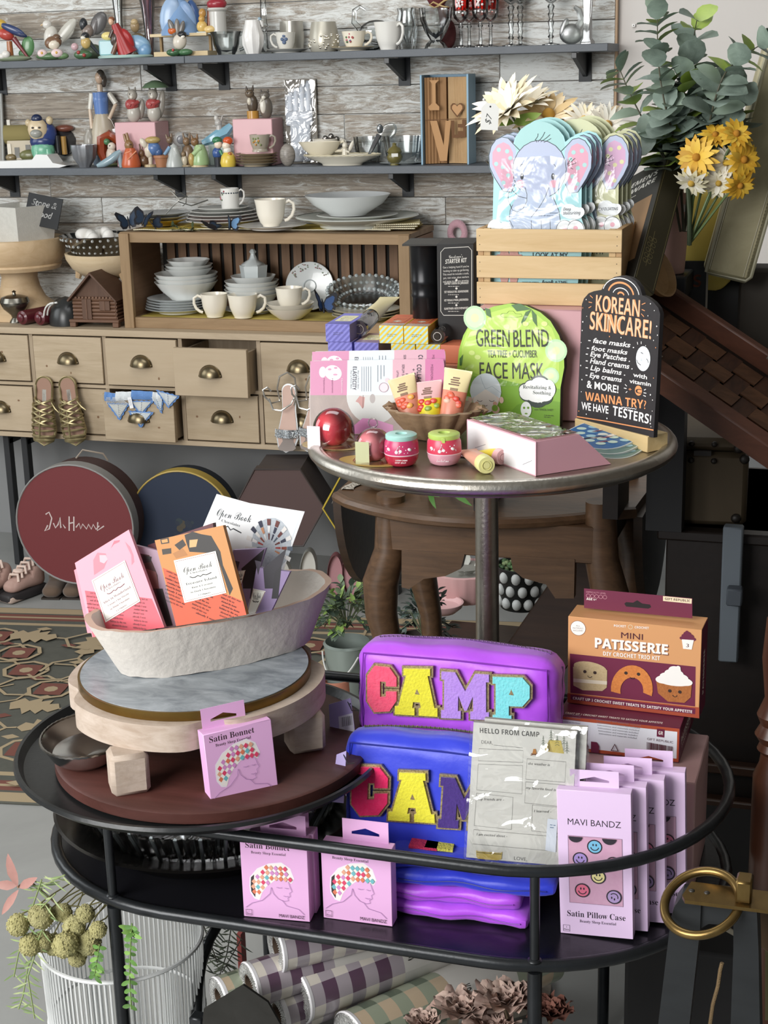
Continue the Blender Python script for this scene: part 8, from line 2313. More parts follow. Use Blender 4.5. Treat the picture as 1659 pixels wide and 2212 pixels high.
bonnet('satin bonnet box standing behind another near the cut glass dish',(548,1962),(684,1974),SZ,1793,26,(22,88),32,0,2)
bonnet('satin bonnet box on the cart shelf, first from the cut glass dish',(527,1980),(670,1993),SZ,1810,24,(26,94),32,0,3)
bonnet('satin bonnet box on the cart shelf next to the folded bags',(699,1983),(848,2003),SZ,1822,24,(26,92),32,0,4)
# ---- pillow case boxes
lv=mat('e3c8ea',.45)
def pillow(label,rb,full,seed):
 A,B=onz(1211,2016,SZ),onz(1368,2036,SZ);w=(B-A).length;hd=heading(A,B);u=w/100
 Bp=onz(*rb,SZ);A=Bp-(B-A);H=up(onz(1211,2016,SZ),1712)/u
 t=thing('pillow_case_box',label,'boxed pillow case',M=T(A+Vector((0,0,.0006)))@Rz(hd)@Ry(-2.2)@Rx(-2));m=MB(S(u));D=20
 m.box((50,D/2,H/2),(100,D,H),lv,.6);ar=Art(m,Rx(90));ar.lift=.00004/u;ar.u=1;k=C('2b2030')
 ar.text('MAVI BANDZ',50,H*.765,9,k,72);ar.text('Satin Pillow Case',50,27,8.5,k,80,'C','S');ar.text('Beauty Sleep Essential',52,19,4,k,50,'C','S');ar.frame(4,4,9,9,.5,k);ar.text('1',8.5,9,2.4,k);ar.text('Piece',8.5,5.6,2,k,7)
 y0,y1=48,H*.69;ar.rect(14,y0,73,y1-y0,mat('d3a9c2',.25,n=('c796b3',60,(1,1,1),.35)));ar.frame(14,y0,73,y1-y0,.7,C('8a6d86'));bk=C('2b2530');rd=random.Random(seed)
 for i,(x,y,hx)in enumerate(((50,.86,'74b6d8'),(30,.66,'a78fd0'),(75,.63,'de7f9f'),(54,.42,'e3d79a'),(32,.2,'dd6f8d'),(75,.14,'ab93c4'),(24,.97,'cbb0c0'),(70,.97,'b9a9b8'))):
  yy=y0+(y1-y0)*y;r=min(10.5,y1-yy-.3)
  if r<5:ar.poly(clipped([(x+10*math.cos(R(20*a)),yy+4+10*math.sin(R(20*a)))for a in range(18)],15,y0,86,y1-.5),bk);continue
  ar.circ(x,yy,r,bk);ar.circ(x,yy,r*.83,C(hx));a0=(0,0,30,0,0,150)[i]
  ro=lambda px,py:(x+r*(px*math.cos(R(a0))-py*math.sin(R(a0))),yy+r*(px*math.sin(R(a0))+py*math.cos(R(a0))))
  for sx in(-.2,.2):ar.circ(*ro(sx,.25),r*.1,bk,r*.17)
  ar.line([ro(.52*math.cos(R(a)),.52*math.sin(R(a))+.02)for a in range(190,351,20)],r*.13,bk)
 m.done('box_body',t);M_=Matrix();hang_tab(t,M_,16,82,H-.2,24,u,D*.8)
 for o in t.children:
  if o.name.startswith('hang_tab'):o.data.materials[0]=lv
for rb,lab in(((1482,1982),'rearmost satin pillow case box of the four'),((1438,2001),'third satin pillow case box from the front'),((1400,2019),'satin pillow case box directly behind the front one'),((1368,2036),'front satin pillow case box with its smiley window showing')):pillow(lab,rb,1,3)
# ---- crochet kits on a pink riser
Rf,Rb=onz(1501,1862,SZ),onz(1540,1830,SZ)
rt=up(Rb,1598);rw=.50
m=MB(T(Rf.x-rw/2+.008,2.03,SZ+.001));m.box((0,0,rt/2),(rw,.165,rt),mat('c7a09f',.5),.002);tag(m.done('display_box'),'long dusty pink display box under the crochet kits and purple pouch','display riser')
KZ=SZ+rt+.0025
A,B=onz(1205,1618,KZ),onz(1467,1648,KZ);hd=heading(A,B);w=(B-A).length;h=up(B,1573)
W=frame_at(A,hd);plum,orn=mat('6d2440',.45),mat('d49b68',.45);wt=C('f4efe8');dk=C('55222c');cr=C('e8d9b8')
t=thing('crochet_kit','crochet kit box lying flat, white barcode side facing forward','craft kit',M=W);m=MB();D=.155
m.box((w/2,D/2,h/2),(w,D,h),plum,.0006);ar=PF(m,W,Rx(90),.00004)
k6=1659/499
def q6(x,y):return(1160+x/k6,1250+y/k6)
ar.rect(.001,.001,w-.002,h-.002,C('b4502e'));ar.rect(.001,.006,w*.972,h-.012,C('e9ecf2'))
for y in range(6):ar.ptext('instructions and materials included',q6(425+y*4,1015+y*20),q6(745-y*6,1060+y*18),3.4,C('7d7f86'));ar.ptext('Manufactured and distributed',q6(150,965+y*20),q6(310,990+y*18),3.4,C('7d7f86'))
ar.ppoly([q6(*p)for p in((862,1075),(917,1082),(914,1140),(860,1132))],plum);ar.ptext('GR',q6(872,1118),q6(905,1122),8,wt,'B');ar.ptext('GIFT REPUBLIC',q6(790,1156),q6(978,1182),5,C('7d6a70'))
rd=random.Random(2)
for i in range(34):x=790+i*5.5;ar.pline([q6(x,1172+i*.9),q6(x-2,1240)],rd.choice((.6,1,1.4)),dk)
for x in(312,390):ar.ppoly([q6(x,1165),q6(x+40,1170),q6(x+58,1200),q6(x+56,1250),q6(x-2,1240)],plum)
ar.pline([q6(535,1230),q6(560,1185),q6(585,1235)],3,dk,True);ar.ptext('CARTON PAP',q6(500,1262),q6(612,1272),4,dk)
at_=Art(m,T(0,0,h),.00004);at_.rect(.004,.003,w-.03,.018,plum);at_.text('CRAFT UP 3 CROCHET SWEET TREATS TO SATISFY YOUR APPETITE',w*.45,.008,.006,wt,w*.8,st='B')
as_=Art(m,T(w,0,0)@Rz(90)@Rx(90),.00004);as_.text('MINI',D*.45,h*.66,h*.14,C('9c5a6a'),D*.3);as_.text('PATISSERIE',D*.45,h*.4,h*.2,wt,D*.7,st='B');as_.text('DIY CROCHET TRIO KIT',D*.45,h*.24,h*.09,wt,D*.6);m.done('box_body',t)
KZ2=KZ+h+.001
A,B=onz(1225.6,1517.7,KZ2),onz(1510,1552,KZ2);hd=heading(A,B);w=(B-A).length;h=up(A,1331);D=.052
W=frame_at(A,hd);t=thing('crochet_kit','upright orange crochet kit box with three crocheted pastries','craft kit',M=W);m=MB();m.box((w/2,D/2,h/2),(w-.0004,D,h),orn,.0006);ar=PF(m,W,Rx(90),.00004)
ar.ppoly([q6(*p)for p in((236,538),(1140,632),(1136,918),(240,820))],plum);ar.ppoly([q6(*p)for p in((218,822),(1165,925),(1165,1003),(219,888))],C('a5482e'));ar.ppoly([q6(*p)for p in((240,832),(1138,932),(1136,974),(242,868))],plum)
ar.ptext('CRAFT UP 3 CROCHET SWEET TREATS TO SATISFY YOUR APPETITE',q6(258,866),q6(1114,966),6.2,wt,'B')
ar.pcirc(*q6(295,355),17,C('8a5a3a'));ar.pcirc(*q6(295,355),16,wt);
for i,s in enumerate(('ALL','MATERIALS','INCLUDED')):ar.ptext(s,q6((280,258,262)[i],342+17*i),q6((310,332,330)[i],344+17*i),3,C('8a8078'))
ar.ptext('POCKET',q6(553,345),q6(640,350),5,wt,'B');ar.ptext('CROCHET',q6(702,356),q6(804,362),5,wt,'B');ar.pring(*q6(672,346),4.6,1,cr)
ar.ptext('MINI',q6(604,425),q6(760,440),13,dk);ar.ptext('PATISSERIE',q6(420,498),q6(945,550),22,C('7a4a35'),'B+');ar.ptext('PATISSERIE',q6(416,492),q6(940,543),22,wt,'B+');ar.ptext('DIY CROCHET TRIO KIT',q6(476,550),q6(884,586),9,wt,'B')
for q in((1083,430,17,6),(1083,412,13,6),(1080,395,8,5),(1077,382,3,3)):ar.pcirc(*q6(q[0],q[1]),q[2],plum,q[3])
ar.ppoly([q6(*p)for p in((1040,434),(1127,440),(1112,508),(1050,502))],wt);ar.ptext('3',q6(1072,490),q6(1092,492),8,dk,'B')
cm,co,cc=mat('c9b48c',.9,n=('b59f76',300,(1,1,1),.2)),mat('d98a45',.9,n=('c0703a',300,(1,1,1),.2)),mat('b9763f',.9,n=('94562c',260,(3,1,1),.2))
ar.pcirc(*q6(382,640),36,cm,14,-4);ar.ppoly([q6(*p)for p in((260,630),(505,655),(502,780),(470,805),(330,800),(262,765))],cm);ar.ppoly([q6(*p)for p in((262,715),(504,735),(503,760),(262,740))],C('ddd2bb'))
ar.ppoly([q6(682+rr*150*math.cos(R(a)),790-rr*170*math.sin(R(a))+(12 if rr<1 else 0))for rr,aa in((1,range(-18,195,12)),(.55,range(195,-19,-12)))for a in aa],co)
ar.ppoly([q6(*p)for p in((858,735),(1112,760),(1105,850),(1060,890),(940,880),(870,820))],cc)
for q in((985,730,38,12),(985,705,30,11),(985,680,20,10),(990,655,13,9),(900,725,14,8),(1070,742,14,8),(1015,640,5,5)):ar.pcirc(*q6(q[0],q[1]),q[2],C('efece6',.8),q[3])
for x,y,d in((345,665,72),(640,675,90),(955,803,72)):
 for e in(0,1):ar.pcirc(*q6(x+d*e,y+8*e),3.6,C('33221c'))
 ar.parc(*q6(x+d/2,y+28),4.6,190,350,1.3,C('33221c'))
at_=Art(m,T(w,0,0)@Rz(90)@Rx(90),.00004);at_.rect(.0005,.0005,D-.001,h-.001,plum);at_.text('PATISSERIE',D*.62,h*.2,D*.2,wt,h*.5,'L','B',90);m.done('box_body',t)
m=MB();W2=W@T(0,D*.55,0);a2=PF(m,W2,Rx(90),.00004);m.M=T(0,D*.55,0)@Rx(90)
m.prism([a2.p(*q6(*p))for p in((338,70),(1115,142),(1115,285),(338,210))],-.0006,0,plum);m.M=Matrix();a2.M=T(0,D*.55,0)@Rx(90)
a2.ppoly([q6(*p)for p in((905,125),(1112,145),(1110,180),(905,160))],cr);a2.ptext('GIFT REPUBLIC',q6(918,152),q6(1100,168),5,dk,'B');a2.ppoly([q6(*p)for p in((627,180),(640,168),(690,172),(720,155),(755,178),(812,186),(820,205),(800,215),(640,200))],C('15090d'));a2.ptext('AGE 6+',q6(355,152),q6(428,158),5,wt,'B');a2.ptext('DIFFICULTY LEVEL',q6(355,100),q6(496,112),3.4,C('c98f9c'))
for i in range(5):a2.pring(*q6(368+30*i,122+2.6*i),4,.8,C('c98f9c'))
m.done('hang_tab',t)
# ---- folded bags, standing bags
nylon=lambda hx,h2:mat(hx,.42,n=(h2,9,(1,1,1),.3),sheen=.25,bump=(38,.25))
pur,blu=nylon('b04be3','ba58ea'),nylon('2937c9','3042d4')
purd,blud=mat('7d2aa8',.5),mat('18248c',.5)
gold_l=mat('cdb98d',.3,.7,n=('8f7d58',400,(1,1,1),.12))
V={'C':[(0,.24),(.24,0),(.76,0),(1,.24),(1,.46),(.62,.46),(.62,.34),(.45,.34),(.45,.66),(.62,.66),(.62,.56),(1,.56),(1,.78),(.76,1),(.24,1),(0,.78)],'A':[(0,0),(.47,0),(.47,.17),(.42,.17),(.44,.28),(.58,.28),(.6,.17),(.55,.17),(.55,0),(1,0),(1,.19),(.93,.19),(.78,.84),(.84,.84),(.84,1),(.2,1),(.2,.84),(.26,.84),(.08,.19),(0,.19)],'M':[(0,0),(.42,0),(.42,.18),(.36,.18),(.36,.5),(.48,.18),(.54,.18),(.66,.5),(.66,.18),(.6,.18),(.6,0),(1,0),(1,.18),(.94,.18),(.94,.82),(1,.82),(1,1),(.7,1),(.5,.62),(.3,1),(0,1),(0,.82),(.06,.82),(.06,.18),(0,.18)],'P':[(0,0),(.52,0),(.52,.17),(.45,.17),(.45,.36),(.8,.36),(1,.55),(1,.82),(.8,1),(0,1),(0,.84),(.08,.84),(.08,.17),(0,.17)]}
k5=1659/580
def q5(x,y):return(680+x/k5,1320+y/k5)
def patch(t,W,ch,quad,hx,h2):
 """chenille letter with glitter edge; quad: top-left, top-right, bottom-right, bottom-left in the photo"""
 m=MB();ar=PF(m,W,Rx(90));OF=T(0,-.009,0)@Rx(90)
 def f(u,v):
  a,b,c,d=quad
  return ar.p(*q5(*[(a[i]*(1-u)+b[i]*u)*v+(d[i]*(1-u)+c[i]*u)*(1-v)for i in(0,1)]))
 P=[Vector(f(*p))for p in V[ch]]
 def grow(d):
  k=len(P);ar_=sum(P[i].x*P[(i+1)%k].y-P[(i+1)%k].x*P[i].y for i in range(k));s_=1 if ar_>0 else-1
  o=[]
  for i in range(k):
   e1,e2=(P[i]-P[i-1]).normalized(),(P[(i+1)%k]-P[i]).normalized()
   n1,n2=Vector((e1.y,-e1.x))*s_,Vector((e2.y,-e2.x))*s_
   b=n1+n2;b=b/max(.45,b.length_squared/2)if b.length>1e-6 else n1
   o.append(tuple(P[i]+b*d))
  return o
 m.M=OF;m.prism(grow(.0028),-.002,.0030,gold_l)
 pile=mat(hx,.95,n=(h2,160,(1,1,1),.25),bump=(260,.5),sheen=.4)
 m.prism(grow(-.0006),.0028,.0062,pile)
 if ch in 'AP':
  c=f(.52,.5)if ch=='A' else f(.5,.66);m.prism([(c[0]-.003,c[1]-.003),(c[0]+.004,c[1]-.003),(c[0],c[1]+.005)],.006,.0066,gold_l)
 m.done('letter_patch',t)
def bag(name_lab,front_px,Y,depth,rz,tilt,ma,dk_,letters,seed,group=None):
 x0,x1,y0,y1=front_px
 A,B=ony(x0,y1,Y),ony(x1,y1,Y);h=up(A,y0);w=(B-A).length
 W=frame_at(A,rz,tilt)
 t=thing('zip_pouch',name_lab,'pouch',M=W)
 rd=random.Random(seed);ph=[rd.uniform(0,6)for _ in range(6)]
 m=MB()
 def sh(tt,p):
  x,y,z=p
  e=max(abs(tt[0]),abs(tt[2]))
  puff=(1-e**3)*.006*(-1 if tt[1]<0 else 1)
  wr=.0011*math.sin(26*x/w+ph[0]+3*tt[2])*math.sin(9*tt[2]+ph[1])+.0009*math.sin(31*z/h+ph[2]+5*tt[0])
  k=.35+.65*e**4
  return(x+wr*k*.5,y+puff+wr*k,z+.0013*math.sin(9*tt[0]+ph[3])*(tt[2]>.7)+.006*(1-tt[0]**2)*tt[2])
 m.rbox((w/2,depth/2,h/2),(w,depth,h),min(.022,depth*.4),ma,26,sh);m.done('pouch_body',t)
 m=MB();yy=.001
 seam=[(w*.045,h*.07),(w*.5,h*.055),(w*.955,h*.07),(w*.965,h*.5),(w*.955,h*.93),(w*.5,h*.945),(w*.045,h*.93),(w*.035,h*.5)]
 m.tube([(x,yy-.004 if 0<i%4 else yy-.0015,z)for i,(x,z)in enumerate(seam)],.0014,dk_,6,True);m.done('seam_piping',t)
 m=MB();zp=mat('8d6f9c' if ma is pur else '6d6a58',.35,.7)
 pts=[(w*(.08+.86*i/40),depth*.55+.01*math.sin(i/40*3),h*1.005+.006*(1-(2*i/40-1)**2)+.001)for i in range(41)]
 m.tube(pts,.0018,zp,6)
 for p in pts:m.box((p[0],p[1],p[2]+.001),(.0012,.005,.0016),zp)
 m.tube([(w*.998,depth*.55,h*(.9-.5*i/10))for i in range(11)],.0018,zp,6)
 m.done('zipper',t)
 m=MB();m.tube([(-.001,depth*.4,h*.60),(-.004,depth*.38,h*.56),(-.004,depth*.38,h*.46),(-.001,depth*.4,h*.44)],.0016,mat('a59ab0',.25,.9),6,True);m.done('zip_pull',t)
 for ch,q,hx,h2 in letters:patch(t,W@T(0,-.009,0),ch,q,hx,h2)
 return t,W,w,h
SB=onz(1000,1994,SZ)
st_h=up(SB,1872);lay=st_h/4
for i,(ma,dk_,lab)in enumerate(((pur,purd,'folded purple pouch at the bottom of the flat stack'),(pur,purd,'folded purple pouch second from the bottom of the flat stack'),(blu,blud,'folded blue pouch lying on the purple ones'),(blu,blud,'folded blue pouch on top of the flat stack'))):
 A,B=onz(842,1976,SZ),onz((1140,1128,1196,1190)[i],2012,SZ)
 w=(B-A).length;t=thing('folded_pouch',lab,'pouch',M=T(A.x-.004*(i%2),A.y+.004*i,SZ+.0006+lay*i)@Rz(heading(A,B)+(0,1.5,-1,1)[i]))
 m=MB();p0=i*1.3
 m.rbox((w/2,.075,lay/2),(w,.15,lay*.98),lay*.42,ma,18,lambda tt,p:(p[0],p[1]+.003*math.sin(5*tt[0]+p0),p[2]+.0016*math.sin(7*tt[0]+p0)*(1-abs(tt[2]))+.0012*math.sin(11*tt[0]-p0)));m.done('pouch_body',t)
 m=MB();m.tube([(w*f/20,-.0005+.003*math.sin(5*(f/10-1)+p0),lay*.5+.0015*math.sin(7*(f/10-1)+p0))for f in range(1,20)],.0011,dk_,5);m.done('seam_piping',t)
 if i==3:
  for x,hx in((w*.62,'35d06a'),(w*.2,'d9355f'),(w*.3,'d9d25a')):m=MB();m.prism([(x-.02,.02),(x+.02,.018),(x+.018,.05),(x-.02,.05)],lay+.0005,lay+.004,mat(hx,.95,bump=(330,1.0)));m.done('letter_patch',t)
ZT=SZ+st_h+.004
bag('bright purple zip pouch with four chenille letters',(768,1196,1398,1612),1.955,.075,-1,-5,pur,purd,(('C',[(330,325),(515,345),(515,612),(330,622)],'ef4a6d','f2637f'),('A',[(500,345),(765,350),(768,648),(500,632)],'e3dc3c','d9d02f'),('M',[(787,365),(1085,385),(1085,668),(785,655)],'a87fd6','b58fdd'),('P',[(1103,398),(1337,405),(1335,690),(1103,680)],'6fcfd3','86dadd')),1)
bag('royal blue zip pouch with chenille letters, half hidden by the notepad',(738,1168,1592,1846),1.853,.055,-1,-6,blu,blud,(('C',[(235,950),(465,960),(455,1252),(232,1260)],'e3125c','ea2f6d'),('A',[(475,985),(735,995),(752,1305),(458,1285)],'e6df3f','dbd332'),('M',[(785,1015),(1085,1040),(1075,1350),(765,1330)],'3a2270','472d80')),2)
# price tags hanging from the pouches
lil_=C('b3a5d6')
for pts,Y,lab in(([(710,1522),(757,1508),(768,1590),(715,1614)],1.95,'lilac swing tag with barcode beside the purple pouch'),([(727,1630),(748,1622),(742,1735),(714,1732)],1.835,'lilac swing tag beside the blue pouch')):
 P=ony(*pts[3],Y);W=frame_at(P,-12);t=thing('swing_tag',lab,'price tag',M=W);m=MB();ar=PF(m,W,Rx(90))
 m.M=Rx(90);m.prism([ar.p(*p)for p in pts],-.0008,0,lil_);m.M=Matrix()
 if Y>1.9:
  ar.ppoly([(731,1548),(762,1540),(766,1584),(734,1592)],C('e9e6f2'));rd=random.Random(1)
  for i in range(12):ar.pline([(738+2*i,1550-i*.4),(739+2*i,1570-i*.4)],rd.choice((.6,1,1.3)),INK())
  ar.pscrawl(738,1580,24,2,INK(),1);ar.pcirc(757,1520,1.6,INK())
 m.done('card',t)
 a,b=Vector((*ar.p(pts[1][0]-6,pts[1][1]+8),0)),Vector((*ar.p(pts[1][0]+18,pts[1][1]+26),0))
 m=MB();m.M=Rx(90);m.tube([a,(a+b)/2+Vector((0,-.006,.004)),b],.0007,C('2a2a2c'),5);m.done('string',t)
 # notepad in a clear sleeve
NYp=1.822
W=frame_at(ony(1007,1852,NYp),-1,-5);kk=C('4d4b47');paper=C('e6e5de',.6)
for nm,lab,dx,dy in(('rear','second sleeved camp notepad showing behind the front one',.012,.012),('front','cream camp letter notepad in glossy clear sleeve',0,0)):
 Wn=W@T(dx,dy,.003 if dx else 0);t=thing('notepad',lab,'notepad',M=Wn);m=MB();ar=PF(m,W,Rx(90))
 pts=[(1023,1560),(1245,1580),(1232,1872),(1007,1852)]
 m.M=Rx(90);m.prism([ar.p(*p)for p in pts],-.007,0,paper,C('9a988f'));m.M=Matrix()
 if not dx:
  ar.ptext('HELLO FROM CAMP',q5(1020,752),q5(1388,778),11,kk,'B');ar.ptext('DEAR,',q5(1030,818),q5(1100,824),7,kk);ar.pline([q5(1105,828),q5(1285,845)],.8,kk)
  for q in([(1015,850),(1288,862),(1286,935),(1010,925)],[(1010,945),(1285,955),(1280,1130),(1000,1105)],[(1312,912),(1553,932),(1545,1058),(1303,1038)],[(1303,1055),(1548,1075),(1540,1210),(1297,1185)],[(1000,1125),(1225,1150),(1215,1350),(985,1325)],[(1345,1198),(1530,1215),(1520,1375),(1340,1358)],[(982,1350),(1500,1395),(1495,1485),(975,1438)]):ar.pline([q5(*p)for p in q],.8,C('8d8b86'),True)
  for s,a,b in(('the weather is',(1320,948),(1452,958)),('my favorite food is',(1305,1098),(1490,1112)),('my friends are -',(1008,1168),(1170,1172)),('I learned -',(1355,1242),(1462,1246)),('I am excited about -',(1000,1385),(1190,1398))):ar.ptext(s,q5(*a),q5(*b),5.5,kk,'/')
  ar.ptext('LOVE,',q5(1232,1536),q5(1312,1544),7.5,kk);ar.pline([q5(1320,1565),q5(1480,1580)],.8,kk)
  ar.ppoly([q5(*p)for p in((1448,795),(1522,800),(1540,880),(1470,872))],C('d6c266'));ar.ppoly([q5(*p)for p in((1448,795),(1470,872),(1420,862))],C('b9a24c'));ar.ppoly([q5(*p)for p in((1448,800),(1455,862),(1436,860))],C('7d6d38'))
  for x,y0,y1 in((1412,770,860),(1460,735,800),(1498,765,800),(1540,755,860),(1558,800,878)):
   ar.pline([q5(x,y0),q5(x,y1)],.8,C('5d6a55'))
   for j in range(4):ar.pline([q5(x-5-3*j,y0+18+16*j),q5(x,y0+8+16*j),q5(x+5+3*j,y0+18+16*j)],.8,C('6d7a62'))
  ar.ppoly([q5(*p)for p in((1345,880),(1352,850),(1365,850),(1372,880))],C('c98a3c'));ar.pline([q5(1335,888),q5(1380,878)],2,C('8a5a35'));ar.pline([q5(1338,878),q5(1378,890)],2,C('7a4d2d'))
  ar.ppoly([q5(*p)for p in((998,1475),(1010,1482),(1150,1492),(1160,1485),(1155,1530),(1130,1538),(1010,1528),(1000,1515))],C('cdb455'));ar.pline([q5(1000,1488),q5(1155,1500)],1.5,C('7d6b2e'))
  ar.ppoly([q5(*p)for p in((1440,1280),(1500,1285),(1490,1490),(1425,1475))],C('dfe4ec'));ar.pscrawl(*q5(1455,1320),12,3,C('5d7a9c'),2)
 m.done('pad',t)
 m=MB(Rx(90));m.prism([ar.p(*p)for p in((1017,1556),(1252,1578),(1240,1876),(1002,1856))],.0015,.002,film('ffffff',.03,.09,1.4));m.done('clear_sleeve',t)
 # ==== UNDER THE CART
BT_=.335
C0=onz(250,2040,BT_);u=mpp(C0);r_=174*u
t=thing('rope_basket','white vertical-cord basket on the floor under the cart, full of dried flowers','basket',(C0.x,C0.y+.02,0))
wc=C('dcdedd',.7);m=MB()
for i in range(96):
 a=2*PI*i/96;c_,s_=math.cos(a),math.sin(a);m.tube([(r_*.93*c_,r_*.93*s_,.005),(r_*.97*c_,r_*.97*s_,BT_*.5),(r_*c_,r_*s_,BT_)],.0016,wc,5)
m.done('cord_wall',t)
for z,k in((.005,.93),(BT_*.62,.975),(BT_,1.0)):m=MB();m.tube([(r_*k*math.cos(2*PI*i/60),r_*k*math.sin(2*PI*i/60),z)for i in range(60)],.0032,wc,6,True);m.done('hoop',t)
m=MB();m.lathe([(0,.003),(r_*.92,.003),(r_*.92,.006),(0,.006)],wc,40);m.done('bottom_disc',t)
by=C0.y+.02-r_
for i,(x,y,r)in enumerate(((90,455,55),(205,412,64),(370,465,58),(150,555,55),(213,540,52),(268,552,54),(325,555,64),(425,400,46),(440,545,62),(488,480,44),(385,618,46),(312,395,46))):
 px,py,rr=x/2.304,1800+y/2.304,r/2.304
 P=ony(px,py,by-.012+.014*(i%3)-(.01 if r>57 else 0));rr*=mpp(P)
 t=thing('dried_ball_flower','yellow-green knobbly dried ball flower drooping over the white cord basket','dried flower',P,0,'dried yellow ball flowers')
 m=MB();gm=mat(('c4bd86','b5af80','cdc792')[i%3],.95,n=('a09a66',90,(1,1,1),.25),bump=(420,1.0));m.ball((0,0,0),rr,gm,22)
 rd=random.Random(i)
 for _ in range(120):d=Vector((rd.gauss(0,1),rd.gauss(0,1),rd.gauss(0,1))).normalized();m.ball(d*rr*.99,rr*.1,gm,5)
 m.done('flower_head',t);e=Vector((C0.x+.01*(i-6),C0.y,BT_+.10))-P
 m=MB();m.tube([(0,0,rr*.9),(e.x*.3,e.y*.25,e.z*.8),(e.x*.6,e.y*.6,e.z*1.0),e],.0011,C('8a8458'),5);m.done('stem',t)
def sprig_(name,lab,paths,Y,hxs,L,wd,n,cat,stemc,seed,side=1.0,rl=False):
 t=thing(name,lab,cat,(0,0,0));rd=random.Random(seed);m,st=MB(),MB()
 for pth in paths:
  pts=[ony(x,y,Y+rd.uniform(-.02,.02))for x,y in pth];st.tube(pts,.0011,C(stemc),5);u=mpp(pts[0])
  for i in range(len(pts)-1):
   for k in range(n):
    q=pts[i]+(pts[i+1]-pts[i])*(k+.5)/n;d=(pts[i+1]-pts[i]).normalized()
    for sg in(-1,1):m.leaf(q,d*.6+Vector((sg*side,rd.uniform(-.5,.2),rd.uniform(-.4,.5))),(0,-1,.2),L*u*rd.uniform(.7,1.2),wd*u,mat(rd.choice(hxs),.6),.2,.1,rl)
 m.done('foliage',t);st.done('stems',t)
pl=[(86,195,40,130),(86,195,0,262),(95,300,10,395),(90,270,150,245)]
t=thing('pink_leaf_sprig','dusty pink four-leaf sprig sticking out of the white basket','foliage',(0,0,0))
c=ony(38,1917,by);m=MB()
for x0,y0,x1,y1,w in((38,1915,16,1856,25),(38,1912,-8,1912,22),(40,1922,4,1972,18),(42,1918,72,1900,20)):A,B=ony(x0,y0,by),ony(x1,y1,by-.01);m.leaf(A,B-A,(0,-1,.3),(B-A).length*1.12,w*mpp(A),mat('a3746d',.6,n=('b58a80',30,(1,1,1),.3)),.1)
m.done('foliage',t);m=MB();m.tube([c,ony(60,1900,by+.02),ony(120,1950,by+.1)],.0018,C('9a7a5d'),6);m.done('stem',t)
gr=('7a8f5a','8fa36a','6d8450','a3b07d')
sprig_('trailing_greenery','wispy light green strands trailing down the outside of the white basket',[[(120,1930),(60,1990),(40,2060),(30,2110)],[(110,1960),(60,2090),(50,2150),(40,2180)],[(90,1900),(70,1960),(55,2020)],[(80,2050),(60,2110),(75,2200)],[(140,1890),(100,1910),(70,1925)]],by-.01,gr,34,4,4,'trailing plant','8a9a62',3)
sprig_('succulent_strand','small fresh green sprigs hanging before the white cords beside the cart leg',[[(215,2040),(208,2085),(204,2110)],[(285,1995),(282,2050),(280,2110),(284,2180)],[(275,2000),(290,2020)]],by-.03,('5f8a3f','7da552','4f7535'),20,10,4,'trailing plant','6d8a45',5,1.0,True)
sprig_('dark_twigs','dark needle-leaved twigs between the basket and the paper rolls',[[(470,1990),(460,2040),(440,2100)],[(500,2000),(490,2060),(470,2120)],[(440,2000),(470,2080)],[(520,2030),(480,2100)],[(430,2050),(500,2090)]],2.12,('3a4234','4a5240','2f352c'),34,4,5,'foliage','3a3a30',7)
m=MB(T(C0.x+.10,by-.012,BT_*.62)@Rz(10));m.prism([(-.012,0),(.014,.0),(.010,.024)],0,.001,C('5d4a35'));m.v=[Vector((v.x,by-.012+v.z-BT_*.62,BT_*.62+v.y-by))for v in m.v];tag(m.done('kraft_tag'),'small brown kraft tag on the white cord basket','price tag')
